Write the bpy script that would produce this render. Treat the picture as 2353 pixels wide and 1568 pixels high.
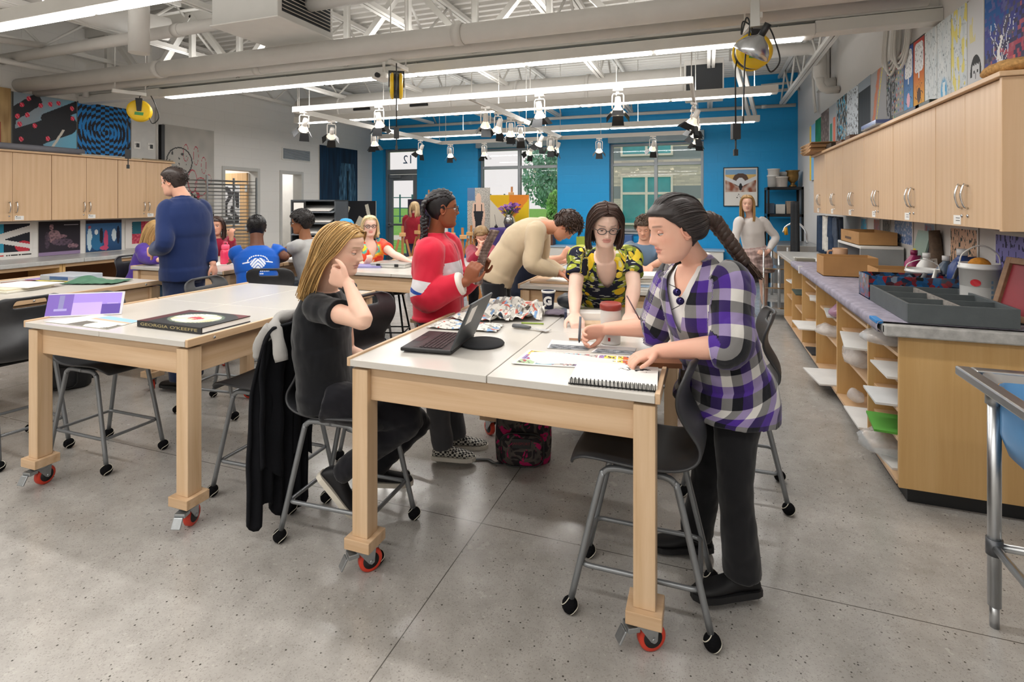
import bpy, math, random, bmesh
import numpy as np
from mathutils import Vector, Matrix, Euler, noise
from mathutils.bvhtree import BVHTree
from mathutils.interpolate import poly_3d_calc
from math import sin, cos, pi, radians, sqrt, atan2, exp
for _o in list(bpy.data.objects): bpy.data.objects.remove(_o)
SC = bpy.context.scene
COL = SC.collection
# ---------------------------------------------------------------- camera
cam = bpy.data.objects.new('camera', bpy.data.cameras.new('camera'))
COL.objects.link(cam)
cam.location = (0, 0, 1.58); cam.rotation_euler = (radians(90), 0, radians(20.0))
cam.data.sensor_width = 36.0; cam.data.lens = 1232 / 2353 * 36.0; cam.data.shift_y = -(784 - 466) / 2353
cam.data.clip_start = 0.05; cam.data.clip_end = 300
SC.camera = cam
# ---------------------------------------------------------------- sky, exposure
SC.view_settings.view_transform = 'Standard'; SC.view_settings.look = 'None'
SC.view_settings.gamma = 1.0; SC.view_settings.use_curve_mapping = False
SC.view_settings.exposure = 0.35
W = bpy.data.worlds.new('sky'); SC.world = W; W.use_nodes = True
_bg = W.node_tree.nodes['Background']; _bg.inputs[0].default_value = (0.93, 0.86, 0.83, 1); _bg.inputs[1].default_value = 0.80
try:
    SC.cycles.max_bounces = 8; SC.cycles.diffuse_bounces = 4; SC.cycles.glossy_bounces = 4; SC.cycles.transmission_bounces = 6
    SC.cycles.transparent_max_bounces = 8; SC.cycles.sample_clamp_indirect = 4.0; SC.cycles.caustics_reflective = False; SC.cycles.caustics_refractive = False
except Exception: pass
LIGHT_ROWS = [-2.3, 0.1, 2.5, 4.9, 7.25, 9.65]     # rows of linear fixtures, along X; first two unseen, added for even light
LX0, LX1, LZ = -6.44, 0.75, 2.91
def area_light(name, loc, sx, sy, power, color=(1, .975, .94), up=False):
    l = bpy.data.lights.new(name, 'AREA'); l.shape = 'RECTANGLE'; l.size = sx; l.size_y = sy; l.energy = power; l.color = color
    o = bpy.data.objects.new(name, l); COL.objects.link(o); o.location = loc
    if up: o.rotation_euler = (pi, 0, 0)
    return o
for _y in LIGHT_ROWS:
    area_light('fixture_light', ((LX0 + LX1) / 2, _y, LZ - .012), LX1 - LX0, .09, 62)
    area_light('ceiling_fill_light', ((LX0 + LX1) / 2, _y, LZ + .11 + (.16 if abs(_y - 4.9) < .01 else 0)), LX1 - LX0, .07, 38, up=True)  # up-facing fill added above each row to brighten the ceiling
# ---------------------------------------------------------------- materials
def srgb(h):
    if isinstance(h, str):
        h = h.lstrip('#'); c = [int(h[i:i + 2], 16) / 255 for i in (0, 2, 4)]
    else: c = [x / 255 for x in h]
    return tuple((x / 12.92 if x <= .04045 else ((x + .055) / 1.055) ** 2.4) for x in c)
_M = {}
class NT:
    def __init__(s, name):
        s.m = bpy.data.materials.new(name); s.m.use_nodes = True; s.t = s.m.node_tree
        s.b = s.t.nodes['Principled BSDF']
    def n(s, typ, **kw):
        x = s.t.nodes.new('ShaderNode' + typ)
        for k, v in kw.items():
            if k.startswith('i_'):
                key = k[2:]; key = int(key) if key.isdigit() else key.replace('_', ' ')
                x.inputs[key].default_value = v
            else: setattr(x, k, v)
        return x
    def l(s, a, b): s.t.links.new(a, b)
    def coord(s, kind='Object', scale=(1, 1, 1), rot=(0, 0, 0)):
        tc = s.n('TexCoord'); mp = s.n('Mapping'); mp.inputs['Scale'].default_value = scale; mp.inputs['Rotation'].default_value = rot
        s.l(tc.outputs[kind], mp.inputs[0]); return mp.outputs[0]
    def ramp(s, fac, stops):
        r = s.n('ValToRGB'); e = r.color_ramp.elements
        while len(e) < len(stops): e.new(0.5)
        for el, (p, c) in zip(e, stops): el.position = p; el.color = (*c, 1)
        s.l(fac, r.inputs[0]); return r.outputs[0]
    def noise(s, vec, scale, detail=3, rough=.55, dist=0):
        x = s.n('TexNoise'); x.inputs['Scale'].default_value = scale; x.inputs['Detail'].default_value = detail
        x.inputs['Roughness'].default_value = rough; x.inputs['Distortion'].default_value = dist
        s.l(vec, x.inputs['Vector']); return x.outputs[0]
    def bump(s, h, strength=.2, dist=.01):
        b = s.n('Bump'); b.inputs['Strength'].default_value = strength; b.inputs['Distance'].default_value = dist
        s.l(h, b.inputs['Height']); s.l(b.outputs[0], s.b.inputs['Normal'])
    def mix(s, fac, a, b, typ='MIX'):
        x = s.n('Mix'); x.data_type = 'RGBA'; x.blend_type = typ
        for v, k in ((fac, 0), (a, 6), (b, 7)):
            if hasattr(v, 'is_output'): s.l(v, x.inputs[k])
            else: x.inputs[k].default_value = v if k == 0 else (*v, 1)
        return x.outputs[2]
    def col(s, c):
        if hasattr(c, 'is_output'): s.l(c, s.b.inputs['Base Color'])
        else: s.b.inputs['Base Color'].default_value = (*c, 1)
    def pr(s, rough=.5, metal=0, spec=.5, **kw):
        s.b.inputs['Roughness'].default_value = rough; s.b.inputs['Metallic'].default_value = metal
        s.b.inputs['Specular IOR Level'].default_value = spec
        for k, v in kw.items(): s.b.inputs[k.replace('_', ' ')].default_value = v
def M(name, color='#888888', rough=.5, metal=0, spec=.5, var=.06, vscale=6, bump=0, bscale=60, emit=0, alpha=1, trans=0):
    """plain painted / plastic / metal surface with faint mottling"""
    if name in _M: return _M[name]
    t = NT(name); c = srgb(color) if not (isinstance(color, tuple) and max(color) <= 1) else color
    v = t.coord(); n = t.noise(v, vscale, 4)
    lo = tuple(x * (1 - var) for x in c); hi = tuple(min(1, x * (1 + var)) for x in c)
    t.col(t.ramp(n, [(.3, lo), (.7, hi)])); t.pr(rough, metal, spec)
    if bump: t.bump(t.noise(v, bscale, 4), bump, .004)
    if emit:
        t.b.inputs['Emission Color'].default_value = (*c, 1); t.b.inputs['Emission Strength'].default_value = emit
    if alpha < 1: t.b.inputs['Alpha'].default_value = alpha
    if trans: t.b.inputs['Transmission Weight'].default_value = trans
    _M[name] = t.m; return t.m
def wood(name, c1, c2, axis=2, scale=1.0, rough=.38, streak=.35, c3=None):
    """straight-grained veneer, grain along axis"""
    if name in _M: return _M[name]
    t = NT(name); s = [26 * scale] * 3; s[axis] = 1.3 * scale
    v = t.coord('Object', s); a = t.noise(v, 1.0, 4, .6, 1.8)
    s2 = [90 * scale] * 3; s2[axis] = 2.5 * scale
    b = t.noise(t.coord('Object', s2), 1.0, 3, .6)
    s3 = [9 * scale] * 3; s3[axis] = .9 * scale; wv = t.n('TexWave'); wv.wave_type = 'RINGS'; wv.rings_direction = 'XYZ'[axis]; wv.inputs['Scale'].default_value = 1.1; wv.inputs['Distortion'].default_value = 5; wv.inputs['Detail'].default_value = 2; wv.inputs['Detail Scale'].default_value = .8; t.l(t.coord('Object', s3), wv.inputs[0])
    m = t.mix(streak, t.mix(.22, a, wv.outputs[1]), b)
    stops = [(.3, srgb(c1)), (.68, srgb(c2))]
    if c3: stops = [(.22, srgb(c3)), (.4, srgb(c1)), (.7, srgb(c2))]
    t.col(t.ramp(m, stops)); t.pr(rough, 0, .4); t.bump(b, .05, .002)
    _M[name] = t.m; return t.m
def colmat(name, rough=.7, bump=.0, bscale=300, spec=.3, metal=0, sheen=0, sss=0):
    """surface whose own colours are carried by the 'Col' attribute (print, dyed cloth, skin)"""
    if name in _M: return _M[name]
    t = NT(name); a = t.n('Attribute', attribute_name='Col'); t.col(a.outputs['Color']); t.pr(rough, metal, spec)
    if bump: t.bump(t.noise(t.coord(), bscale, 2), bump, .003)
    if sheen: t.b.inputs['Sheen Weight'].default_value = sheen
    if sss:
        t.b.inputs['Subsurface Weight'].default_value = sss; t.b.inputs['Subsurface Radius'].default_value = (.012, .005, .003); t.b.inputs['Subsurface Scale'].default_value = .6
    _M[name] = t.m; return t.m
# ---------------------------------------------------------------- mesh building
def V(*a): return Vector(a if len(a) > 1 else a[0])
class MB:
    def __init__(s): s.v = []; s.f = []; s.mi = []; s.sm = []; s.c = []; s.cur = 0; s.smooth = False; s.color = None; s.M = None
    def add(s, vs, fs, smooth=None, color=None):
        b = len(s.v)
        if s.M is not None: vs = [s.M @ Vector(p) for p in vs]
        s.v += [tuple(p) for p in vs]; sm = s.smooth if smooth is None else smooth; c = color or s.color
        for f in fs: s.f.append([b + i for i in f]); s.mi.append(s.cur); s.sm.append(sm); s.c.append(c)
        return s
    def box(s, a, b, color=None):
        x0, y0, z0 = a; x1, y1, z1 = b
        if x0 > x1: x0, x1 = x1, x0
        if y0 > y1: y0, y1 = y1, y0
        if z0 > z1: z0, z1 = z1, z0
        return s.add([(x0, y0, z0), (x1, y0, z0), (x1, y1, z0), (x0, y1, z0), (x0, y0, z1), (x1, y0, z1), (x1, y1, z1), (x0, y1, z1)],
                     [(0, 3, 2, 1), (4, 5, 6, 7), (0, 1, 5, 4), (1, 2, 6, 5), (2, 3, 7, 6), (3, 0, 4, 7)], False, color)
    def obox(s, c, size, rot=(0, 0, 0), color=None):
        R = Euler(rot).to_matrix(); c = Vector(c); h = Vector(size) / 2; vs = []
        for z in (-1, 1):
            for x, y in ((-1, -1), (1, -1), (1, 1), (-1, 1)): vs.append(c + R @ Vector((x * h.x, y * h.y, z * h.z)))
        return s.add(vs, [(0, 3, 2, 1), (4, 5, 6, 7), (0, 1, 5, 4), (1, 2, 6, 5), (2, 3, 7, 6), (3, 0, 4, 7)], False, color)
    def beam(s, p0, p1, w, h, up=(0, 0, 1), color=None):
        p0 = Vector(p0); p1 = Vector(p1); d = (p1 - p0).normalized(); u = Vector(up)
        r = d.cross(u)
        if r.length < 1e-4: r = d.cross(Vector((1, 0, 0)))
        r.normalize(); u = r.cross(d).normalized(); vs = []
        for p in (p0, p1):
            for a, b in ((-1, -1), (1, -1), (1, 1), (-1, 1)): vs.append(p + r * a * w / 2 + u * b * h / 2)
        return s.add(vs, [(0, 3, 2, 1), (4, 5, 6, 7), (0, 1, 5, 4), (1, 2, 6, 5), (2, 3, 7, 6), (3, 0, 4, 7)], False, color)
    def tube(s, path, r, n=10, closed=False, caps=True, color=None, flat=1.0, up=None, smooth=True):
        P = [Vector(p) for p in path]; k = len(P); rs = r if hasattr(r, '__len__') else [r] * k
        vs = []; pr = None
        for i in range(k):
            a = P[(i - 1) % k] if (closed or i > 0) else P[i]; b = P[(i + 1) % k] if (closed or i < k - 1) else P[i]
            d = (b - a)
            if d.length < 1e-9: d = Vector((0, 0, 1))
            d.normalize()
            if pr is None:
                q = Vector(up) if up else (Vector((0, 0, 1)) if abs(d.z) < .9 else Vector((1, 0, 0)))
                u = (q - d * q.dot(d)).normalized()
            else:
                u = pr - d * pr.dot(d)
                u = u.normalized() if u.length > 1e-6 else pr
            pr = u; w = d.cross(u)
            ra = rs[i] if not hasattr(rs[i], '__len__') else rs[i][0]; rb = rs[i] * flat if not hasattr(rs[i], '__len__') else rs[i][1]
            for j in range(n):
                t = 2 * pi * j / n; vs.append(P[i] + w * (cos(t) * ra) + u * (sin(t) * rb))
        fs = []
        for i in range(k if closed else k - 1):
            for j in range(n):
                i2 = (i + 1) % k; j2 = (j + 1) % n
                fs.append((i * n + j, i * n + j2, i2 * n + j2, i2 * n + j))
        s.add(vs, fs, smooth, color)
        if caps and not closed:
            b = len(s.v) - k * n
            s.f.append([b + j for j in reversed(range(n))]); s.f.append([b + (k - 1) * n + j for j in range(n)])
            for _ in (0, 1): s.mi.append(s.cur); s.sm.append(False); s.c.append(color or s.color)
        return s
    def cyl(s, p0, p1, r0, r1=None, n=16, caps=True, color=None): return s.tube([p0, p1], [r0, r0 if r1 is None else r1], n, False, caps, color)
    def rings(s, R, closed_u=True, cap0=True, cap1=True, smooth=True, color=None):
        n = len(R[0]); vs = [p for r in R for p in r]; fs = []
        for i in range(len(R) - 1):
            for j in range(n if closed_u else n - 1):
                j2 = (j + 1) % n; fs.append((i * n + j, i * n + j2, (i + 1) * n + j2, (i + 1) * n + j))
        if cap0: fs.append(tuple(reversed(range(n))))
        if cap1: fs.append(tuple((len(R) - 1) * n + j for j in range(n)))
        return s.add(vs, fs, smooth, color)
    def lathe(s, prof, n=20, c=(0, 0, 0), cap0=True, cap1=True, color=None, axis='z', smooth=True):
        R = []
        for r, z in prof:
            ring = []
            for j in range(n):
                t = 2 * pi * j / n; x, y = cos(t) * r, sin(t) * r
                p = (x, y, z) if axis == 'z' else ((z, x, y) if axis == 'x' else (y, z, x))
                ring.append((p[0] + c[0], p[1] + c[1], p[2] + c[2]))
            R.append(ring)
        return s.rings(R, True, cap0, cap1, smooth, color)
    def ball(s, c, r, n=12, m=8, color=None):
        r = r if hasattr(r, '__len__') else (r, r, r); vs = [(c[0], c[1], c[2] - r[2])]
        for i in range(1, m):
            p = -pi / 2 + pi * i / m
            for j in range(n):
                t = 2 * pi * j / n; vs.append((c[0] + r[0] * cos(p) * cos(t), c[1] + r[1] * cos(p) * sin(t), c[2] + r[2] * sin(p)))
        vs.append((c[0], c[1], c[2] + r[2])); fs = []
        for j in range(n): fs.append((0, 1 + (j + 1) % n, 1 + j))
        for i in range(m - 2):
            for j in range(n): a = 1 + i * n; fs.append((a + j, a + (j + 1) % n, a + n + (j + 1) % n, a + n + j))
        a = 1 + (m - 2) * n; t = len(vs) - 1
        for j in range(n): fs.append((a + j, a + (j + 1) % n, t))
        return s.add(vs, fs, True, color)
    def prism(s, poly, z0, z1, color=None, plane='xy'):
        n = len(poly)
        def P(p, z): return {'xy': (p[0], p[1], z), 'xz': (p[0], z, p[1]), 'yz': (z, p[0], p[1])}[plane]
        vs = [P(p, z0) for p in poly] + [P(p, z1) for p in poly]
        fs = [tuple(reversed(range(n))), tuple(range(n, 2 * n))] + [(i, (i + 1) % n, n + (i + 1) % n, n + i) for i in range(n)]
        return s.add(vs, fs, False, color)
    def quad(s, a, b, c, d, color=None): return s.add([a, b, c, d], [(0, 1, 2, 3)], False, color)
    def grid(s, f, nu, nv, smooth=True, color=None):
        vs = [f(i / nu, j / nv) for i in range(nu + 1) for j in range(nv + 1)]
        fs = [(i * (nv + 1) + j, (i + 1) * (nv + 1) + j, (i + 1) * (nv + 1) + j + 1, i * (nv + 1) + j + 1) for i in range(nu) for j in range(nv)]
        return s.add(vs, fs, smooth, color)
    def mesh(s, name, mats):
        me = bpy.data.meshes.new(name); me.from_pydata(s.v, [], s.f); me.validate(clean_customdata=False)
        for m in (mats if isinstance(mats, (list, tuple)) else [mats]): me.materials.append(m)
        if len(me.polygons) == len(s.f):
            me.polygons.foreach_set('material_index', s.mi); me.polygons.foreach_set('use_smooth', s.sm)
            if any(c is not None for c in s.c):
                at = me.color_attributes.new('Col', 'FLOAT_COLOR', 'CORNER'); buf = []
                for f, c in zip(s.f, s.c):
                    c = c or (.5, .5, .5); buf += [c[0], c[1], c[2], 1.0] * len(f)
                at.data.foreach_set('color', buf)
        bm = bmesh.new(); bm.from_mesh(me); bmesh.ops.recalc_face_normals(bm, faces=bm.faces); bm.to_mesh(me); bm.free()
        return me
    def build(s, name, mats, parent=None, bevel=0, solid=0, sub=0, loc=None, rot=None, seg=2):
        o = bpy.data.objects.new(name, s.mesh(name, mats)); COL.objects.link(o)
        if parent is not None: o.parent = parent
        if loc: o.location = loc
        if rot: o.rotation_euler = rot
        if solid: md = o.modifiers.new('solidify', 'SOLIDIFY'); md.thickness = solid; md.offset = 0
        if sub: md = o.modifiers.new('subdivision', 'SUBSURF'); md.levels = sub; md.render_levels = sub
        if bevel: md = o.modifiers.new('bevel', 'BEVEL'); md.width = bevel; md.segments = seg; md.limit_method = 'ANGLE'; md.angle_limit = radians(40)
        return o
def tag(o, label=None, cat=None, group=None, kind=None):
    if label: o['label'] = label
    if cat: o['category'] = cat
    if group: o['group'] = group
    if kind: o['kind'] = kind
    return o
def thing(name, label, cat, loc=(0, 0, 0), rotz=0, group=None):
    o = bpy.data.objects.new(name, None); COL.objects.link(o); o.empty_display_size = .1
    o.location = loc; o.rotation_euler = (0, 0, rotz); return tag(o, label, cat, group)
def struct(o): o['kind'] = 'structure'; return o
def kids(o): return [c for c in bpy.data.objects if c.parent is o]
_KC = {}
def dup(root, loc, rotz=0, label=None, group=None):
    def cp(o, p):
        c = o.copy(); COL.objects.link(c); c.parent = p
        for ch in _KC.setdefault(o.name, kids(o)): cp(ch, c)
        return c
    r = cp(root, None); r.location = loc; r.rotation_euler = (0, 0, rotz)
    if label: r['label'] = label
    if group: r['group'] = group
    return r
def arc(c, r, a0, a1, n, plane='xz'):
    out = []
    for i in range(n + 1):
        a = a0 + (a1 - a0) * i / n; x, y = c[0] + r * cos(a), c[1] + r * sin(a); out.append((x, y))
    return out
def bez(pts, n=10):
    """smooth Catmull-Rom curve through pts"""
    P = [Vector(p) for p in pts]; out = []
    for i in range(len(P) - 1):
        a = P[i - 1] if i > 0 else P[i] * 2 - P[i + 1]; b = P[i]; c = P[i + 1]; d = P[i + 2] if i + 2 < len(P) else P[i + 1] * 2 - P[i]
        for j in range(n):
            t = j / n; out.append(.5 * ((2 * b) + (c - a) * t + (2 * a - 5 * b + 4 * c - d) * t * t + (3 * b - a - 3 * c + d) * t ** 3))
    out.append(P[-1]); return out
def round_poly(w, h, r, n=5):
    out = []
    for cx, cy, a in ((w / 2 - r, h / 2 - r, 0), (-w / 2 + r, h / 2 - r, pi / 2), (-w / 2 + r, -h / 2 + r, pi), (w / 2 - r, -h / 2 + r, 1.5 * pi)):
        for i in range(n + 1): t = a + pi / 2 * i / n; out.append((cx + r * cos(t), cy + r * sin(t)))
    return out
random.seed(7)
PRINT = colmat('printed_sheet', rough=.55, spec=.35)
PAPERC = colmat('paper_stock', rough=.75, spec=.2)
# ================================================================ SETTING
XL, XR, YB, YF, ZC = -8.05, 1.65, 11.65, -3.6, 4.10
def floor_mat():
    t = NT('polished_concrete'); v = t.coord()
    big = t.noise(v, .9, 4, .6); mid = t.noise(v, 7, 5, .65)
    base = t.ramp(t.mix(.45, big, mid), [(.32, srgb('#908c87')), (.5, srgb('#a7a39e')), (.68, srgb('#b9b6b1'))])
    vo = t.n('TexVoronoi'); vo.inputs['Scale'].default_value = 95; t.l(v, vo.inputs['Vector'])
    dark = t.ramp(vo.outputs['Color'], [(.10, (1, 1, 1)), (.18, (0, 0, 0))])
    near = t.ramp(vo.outputs['Distance'], [(.28, (1, 1, 1)), (.42, (0, 0, 0))])
    m1 = t.mix(1.0, dark, near, 'MULTIPLY')
    c = t.mix(m1, base, srgb('#4a4743'))
    vo2 = t.n('TexVoronoi'); vo2.inputs['Scale'].default_value = 140; t.l(v, vo2.inputs['Vector'])
    li = t.ramp(vo2.outputs['Color'], [(.84, (0, 0, 0)), (.96, (.3, .3, .3))])
    c = t.mix(li, c, srgb('#c9c4bb'))
    vo3 = t.n('TexVoronoi'); vo3.inputs['Scale'].default_value = 260; t.l(v, vo3.inputs['Vector'])
    fi = t.ramp(vo3.outputs['Color'], [(.1, (.45, .45, .45)), (.3, (0, 0, 0))])
    c = t.mix(fi, c, srgb('#6d6862'))
    # saw-cut control joints
    sx = t.n('SeparateXYZ'); t.l(v, sx.inputs[0]); joint = None
    for axis, pos in ((0, -1.045), (0, -5.6), (0, 3.5), (1, 2.43), (1, 7.0), (1, -2.1)):
        a = t.n('Math', operation='SUBTRACT'); t.l(sx.outputs[axis], a.inputs[0]); a.inputs[1].default_value = pos
        b = t.n('Math', operation='ABSOLUTE'); t.l(a.outputs[0], b.inputs[0])
        l = t.n('Math', operation='LESS_THAN'); t.l(b.outputs[0], l.inputs[0]); l.inputs[1].default_value = .0022
        if joint is None: joint = l.outputs[0]
        else:
            mx = t.n('Math', operation='MAXIMUM'); t.l(joint, mx.inputs[0]); t.l(l.outputs[0], mx.inputs[1]); joint = mx.outputs[0]
    c = t.mix(joint, c, srgb('#55524e')); t.col(c)
    r = t.ramp(t.noise(v, 3.2, 4), [(.3, (.13, .13, .13)), (.7, (.30, .30, .30))]); t.l(r, t.b.inputs['Roughness'])
    t.b.inputs['Specular IOR Level'].default_value = .55; t.bump(joint, -.3, .004)
    return t.m
def block_mat(name, color, rough=.6, axis='y', bw=.4, bh=.2, strength=.12, var=.02):
    t = NT(name); c = srgb(color)
    v = t.coord('Object', (1, 1, 1), (radians(90), 0, 0) if axis == 'x' else (radians(90), 0, radians(90)))
    if axis == 'x':      # wall lies in XZ
        sp = t.n('SeparateXYZ'); t.l(t.coord(), sp.inputs[0]); cb = t.n('CombineXYZ'); t.l(sp.outputs[0], cb.inputs[0]); t.l(sp.outputs[2], cb.inputs[1])
    else:
        sp = t.n('SeparateXYZ'); t.l(t.coord(), sp.inputs[0]); cb = t.n('CombineXYZ'); t.l(sp.outputs[1], cb.inputs[0]); t.l(sp.outputs[2], cb.inputs[1])
    br = t.n('TexBrick'); br.inputs['Scale'].default_value = 1; br.inputs['Brick Width'].default_value = bw; br.inputs['Row Height'].default_value = bh
    br.inputs['Mortar Size'].default_value = .006; br.inputs['Mortar Smooth'].default_value = .4
    lo = tuple(x * (1 - var) for x in c); br.inputs['Color1'].default_value = (*c, 1); br.inputs['Color2'].default_value = (*lo, 1); br.inputs['Mortar'].default_value = (*(x * .94 for x in c), 1)
    t.l(cb.outputs[0], br.inputs['Vector']); t.col(br.outputs['Color']); t.pr(rough, 0, .4)
    iv = t.n('Math', operation='SUBTRACT'); iv.inputs[0].default_value = 1; t.l(br.outputs['Fac'], iv.inputs[1]); t.bump(iv.outputs[0], strength, .006)
    return t.m
def glass_mat(name='window_glass', tint=(.97, .99, 1), refl=.05):
    t = NT(name); t.t.nodes.remove(t.b); tr = t.n('BsdfTransparent'); tr.inputs[0].default_value = (*tint, 1)
    gl = t.n('BsdfGlossy'); gl.inputs['Roughness'].default_value = .02; mx = t.n('MixShader')
    fr = t.n('Fresnel'); fr.inputs[0].default_value = 1.35; t.l(fr.outputs[0], mx.inputs[0]); t.l(tr.outputs[0], mx.inputs[1]); t.l(gl.outputs[0], mx.inputs[2])
    t.l(mx.outputs[0], t.t.nodes['Material Output'].inputs[0]); return t.m
GLASS = glass_mat()
WALLG = block_mat('painted_block_grey', '#dddbd7', axis='y')
BLUE = block_mat('painted_block_blue', '#1296d4', .42, axis='x', strength=.14, var=.02)
BLUE2 = M('painted_blue_reveal', '#0f86bb', .4, var=.02)
WHITE = M('white_paint_steel', '#d9d7d2', .45, var=.03); CEILP = M('ceiling_paint', '#cfcdc8', .6, var=.04, vscale=1.5)
ALU = M('grey_aluminium', '#8f9498', .4, .6, var=.03); BLACKP = M('black_plastic', '#17181a', .45, var=.1); BLACKM = M('black_metal', '#1b1c1e', .35, .4)
GALV = M('galvanised_steel', '#a9adb0', .35, .9, var=.08, vscale=40); CHROME = M('chrome', '#d8d9da', .12, 1, var=.02); STEEL = M('brushed_steel', '#c3c5c7', .32, 1, var=.06)
JOINTG = M('frame_paint_grey', '#b9b8b4', .45, var=.02)
struct(MB().box((XL - 3, YF - .2, -.2), (XR + .4, YB + .3, 0)).build('floor', floor_mat()))
# left wall with two door openings
D1 = (7.20, 7.93, 2.17); D2 = (8.56, 9.10, 2.17)
m = MB(); E_ = .03
for y0, y1 in ((YF, D1[0] - E_), (D1[1] + E_, D2[0] - E_), (D2[1] + E_, YB)): m.box((XL - .2, y0, 0), (XL, y1, ZC + .3))
for d in (D1, D2): m.box((XL - .2, d[0] - E_, d[2] + E_), (XL, d[1] + E_, ZC + .3))
struct(m.build('wall_left', WALLG))
struct(MB().box((XR, YF, 0), (XR + .2, YB + .3, ZC + .3)).build('wall_right', M('painted_wall_grey', '#d0cdca', .6, var=.03, vscale=1.2)))
struct(MB().box((XL - .2, YF - .2, 0), (XR + .2, YF, ZC + .3)).build('wall_front', WALLG))
# back wall, openings: glazed door, two windows
OP = [(-7.72, -6.74, 0, 2.93), (-5.10, -3.155, .95, 2.86), (-1.995, -.066, .95, 2.86)]
m = MB(); xs = [XL - .2] + [q for o in OP for q in o[:2]] + [XR + .2]
for i in range(0, len(xs), 2): m.box((xs[i], YB, 0), (xs[i + 1], YB + .3, ZC + .3))
for o in OP:
    m.box((o[0], YB, o[3]), (o[1], YB + .3, ZC + .3))
    if o[2] > 0: m.box((o[0], YB, 0), (o[1], YB + .3, o[2]))
struct(m.build('wall_back', BLUE))
# ribbed roof deck
m = MB(); pr = []; y = YF - .3
while y < YB + .4: pr += [(y, ZC), (y + .06, ZC), (y + .085, ZC + .055), (y + .145, ZC + .055), (y + .17, ZC)]; y += .17
m.rings([[(x, a, b) for a, b in pr] for x in (XL - .4, XR + .4)], False, False, False, False)
o = m.build('ceiling', CEILP); struct(o)
m = MB().box((XL - 3.2, YF - .4, ZC + .25), (XR + .6, YB + .3, ZC + .4)); struct(m.build('ceiling_roof', CEILP))
# windows
def window(n, o, yf):
    x0, x1, z0, z1 = o; f = .055; m = MB(); xm = (x0 + x1) / 2; zm = 2.41; y0, y1 = yf, yf + .1
    for a, b in (((x0, y0, z0), (x0 + f, y1, z1)), ((x1 - f, y0, z0), (x1, y1, z1)), ((x0 + f, y0 + .002, z1 - f), (x1 - f, y1 - .002, z1)), ((x0 + f, y0 + .002, z0), (x1 - f, y1 - .002, z0 + f)),
                 ((xm - .035, y0 + .001, z0 + f), (xm + .035, y1 - .001, z1 - f)), ((x0 + f, y0 + .003, zm - .035), (xm - .035, y1 - .003, zm + .035)), ((xm + .035, y0 + .003, zm - .035), (x1 - f, y1 - .003, zm + .035))): m.box(a, b)
    w = m.build('window_%d' % n, ALU, bevel=.004); struct(w)
    for a, b in ((x0 + f, xm - .035), (xm + .035, x1 - f)):
        for c, d in ((z0 + f, zm - .035), (zm + .035, z1 - f)): MB().box((a, yf + .045, c), (b, yf + .055, d)).build('pane', GLASS, w)
    MB().box((x0 - .02, YB - .05, z0 - .04), (x1 + .02, YB + .25, z0)).build('window_sill', M('grey_stone_sill', '#9fa09f', .3), w, bevel=.004)
    MB().box((x0 - .01, YB - .12, z1), (x1 + .01, YB - .005, z1 + .2)).build('shade_box', M('shade_box_grey', '#9fb0bb', .5), w, bevel=.01)
window(1, OP[1], YB + .17); window(2, OP[2], YB + .17)
# glazed exit door with transom and room number (read from outside, so mirrored in here)
x0, x1, _, z1 = OP[0]; yf = YB + .12; m = MB(); f = .06
for a, b in (((x0, yf, 0), (x0 + f, yf + .12, z1)), ((x1 - f, yf, 0), (x1, yf + .12, z1)), ((x0 + f, yf + .002, z1 - f), (x1 - f, yf + .118, z1)), ((x0 + f, yf + .002, 2.30), (x1 - f, yf + .118, 2.42))): m.box(a, b)
dr = m.build('door_1', ALU, bevel=.004); struct(dr)
MB().box((x0 + f, yf + .05, 2.42), (x1 - f, yf + .06, z1 - f)).build('transom_pane', GLASS, dr)
m = MB(); a0, a1 = x0 + f + .005, x1 - f - .005
for a, b in (((a0, yf + .02, .02), (a0 + .13, yf + .07, 2.29)), ((a1 - .13, yf + .02, .02), (a1, yf + .07, 2.29)), ((a0 + .13, yf + .022, 2.14), (a1 - .13, yf + .068, 2.29)), ((a0 + .13, yf + .022, .02), (a1 - .13, yf + .068, .30))): m.box(a, b)
lf = m.build('door_leaf', ALU, dr, bevel=.004)
MB().box((a0 + .13, yf + .04, .30), (a1 - .13, yf + .05, 2.14)).build('pane', GLASS, lf)
MB().box((a0 + .04, yf - .05, 1.0), (a1 - .04, yf - .02, 1.05)).box((a0 + .03, yf - .05, .98), (a0 + .09, yf + .02, 1.07)).box((a1 - .09, yf - .05, .98), (a1 - .03, yf + .02, 1.07)).build('push_bar', STEEL, lf, bevel=.006)
MB().box((a0 + .1, yf - .06, 2.2), (a0 + .4, yf + .02, 2.26)).beam((a0 + .3, yf - .04, 2.27), (a0 + .62, yf - .1, 2.27), .03, .02).build('door_closer', ALU, lf, bevel=.006)
def text_obj(name, body, size, mat, loc, rot, parent=None, sx=1, ext=.001, align='CENTER', bold=0):
    c = bpy.data.curves.new(name, 'FONT'); c.body = body; c.size = size; c.extrude = ext; c.align_x = align; c.align_y = 'CENTER'; c.offset = bold; c.resolution_u = 3
    tmp = bpy.data.objects.new(name + '_tmp', c); COL.objects.link(tmp)
    bpy.context.view_layer.update(); me = bpy.data.meshes.new_from_object(tmp.evaluated_get(bpy.context.evaluated_depsgraph_get()))
    bpy.data.objects.remove(tmp); bpy.data.curves.remove(c); me.materials.clear(); me.materials.append(mat)
    o = bpy.data.objects.new(name, me); COL.objects.link(o); o.location = loc; o.rotation_euler = rot; o.scale = (sx, 1, 1)
    if parent is not None: o.parent = parent
    return o
NAVY = M('navy_vinyl', '#23527a', .5)
text_obj('room_number', '12', .3, NAVY, (-7.09, yf + .044, 2.66), (radians(90), 0, pi), dr)
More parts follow.
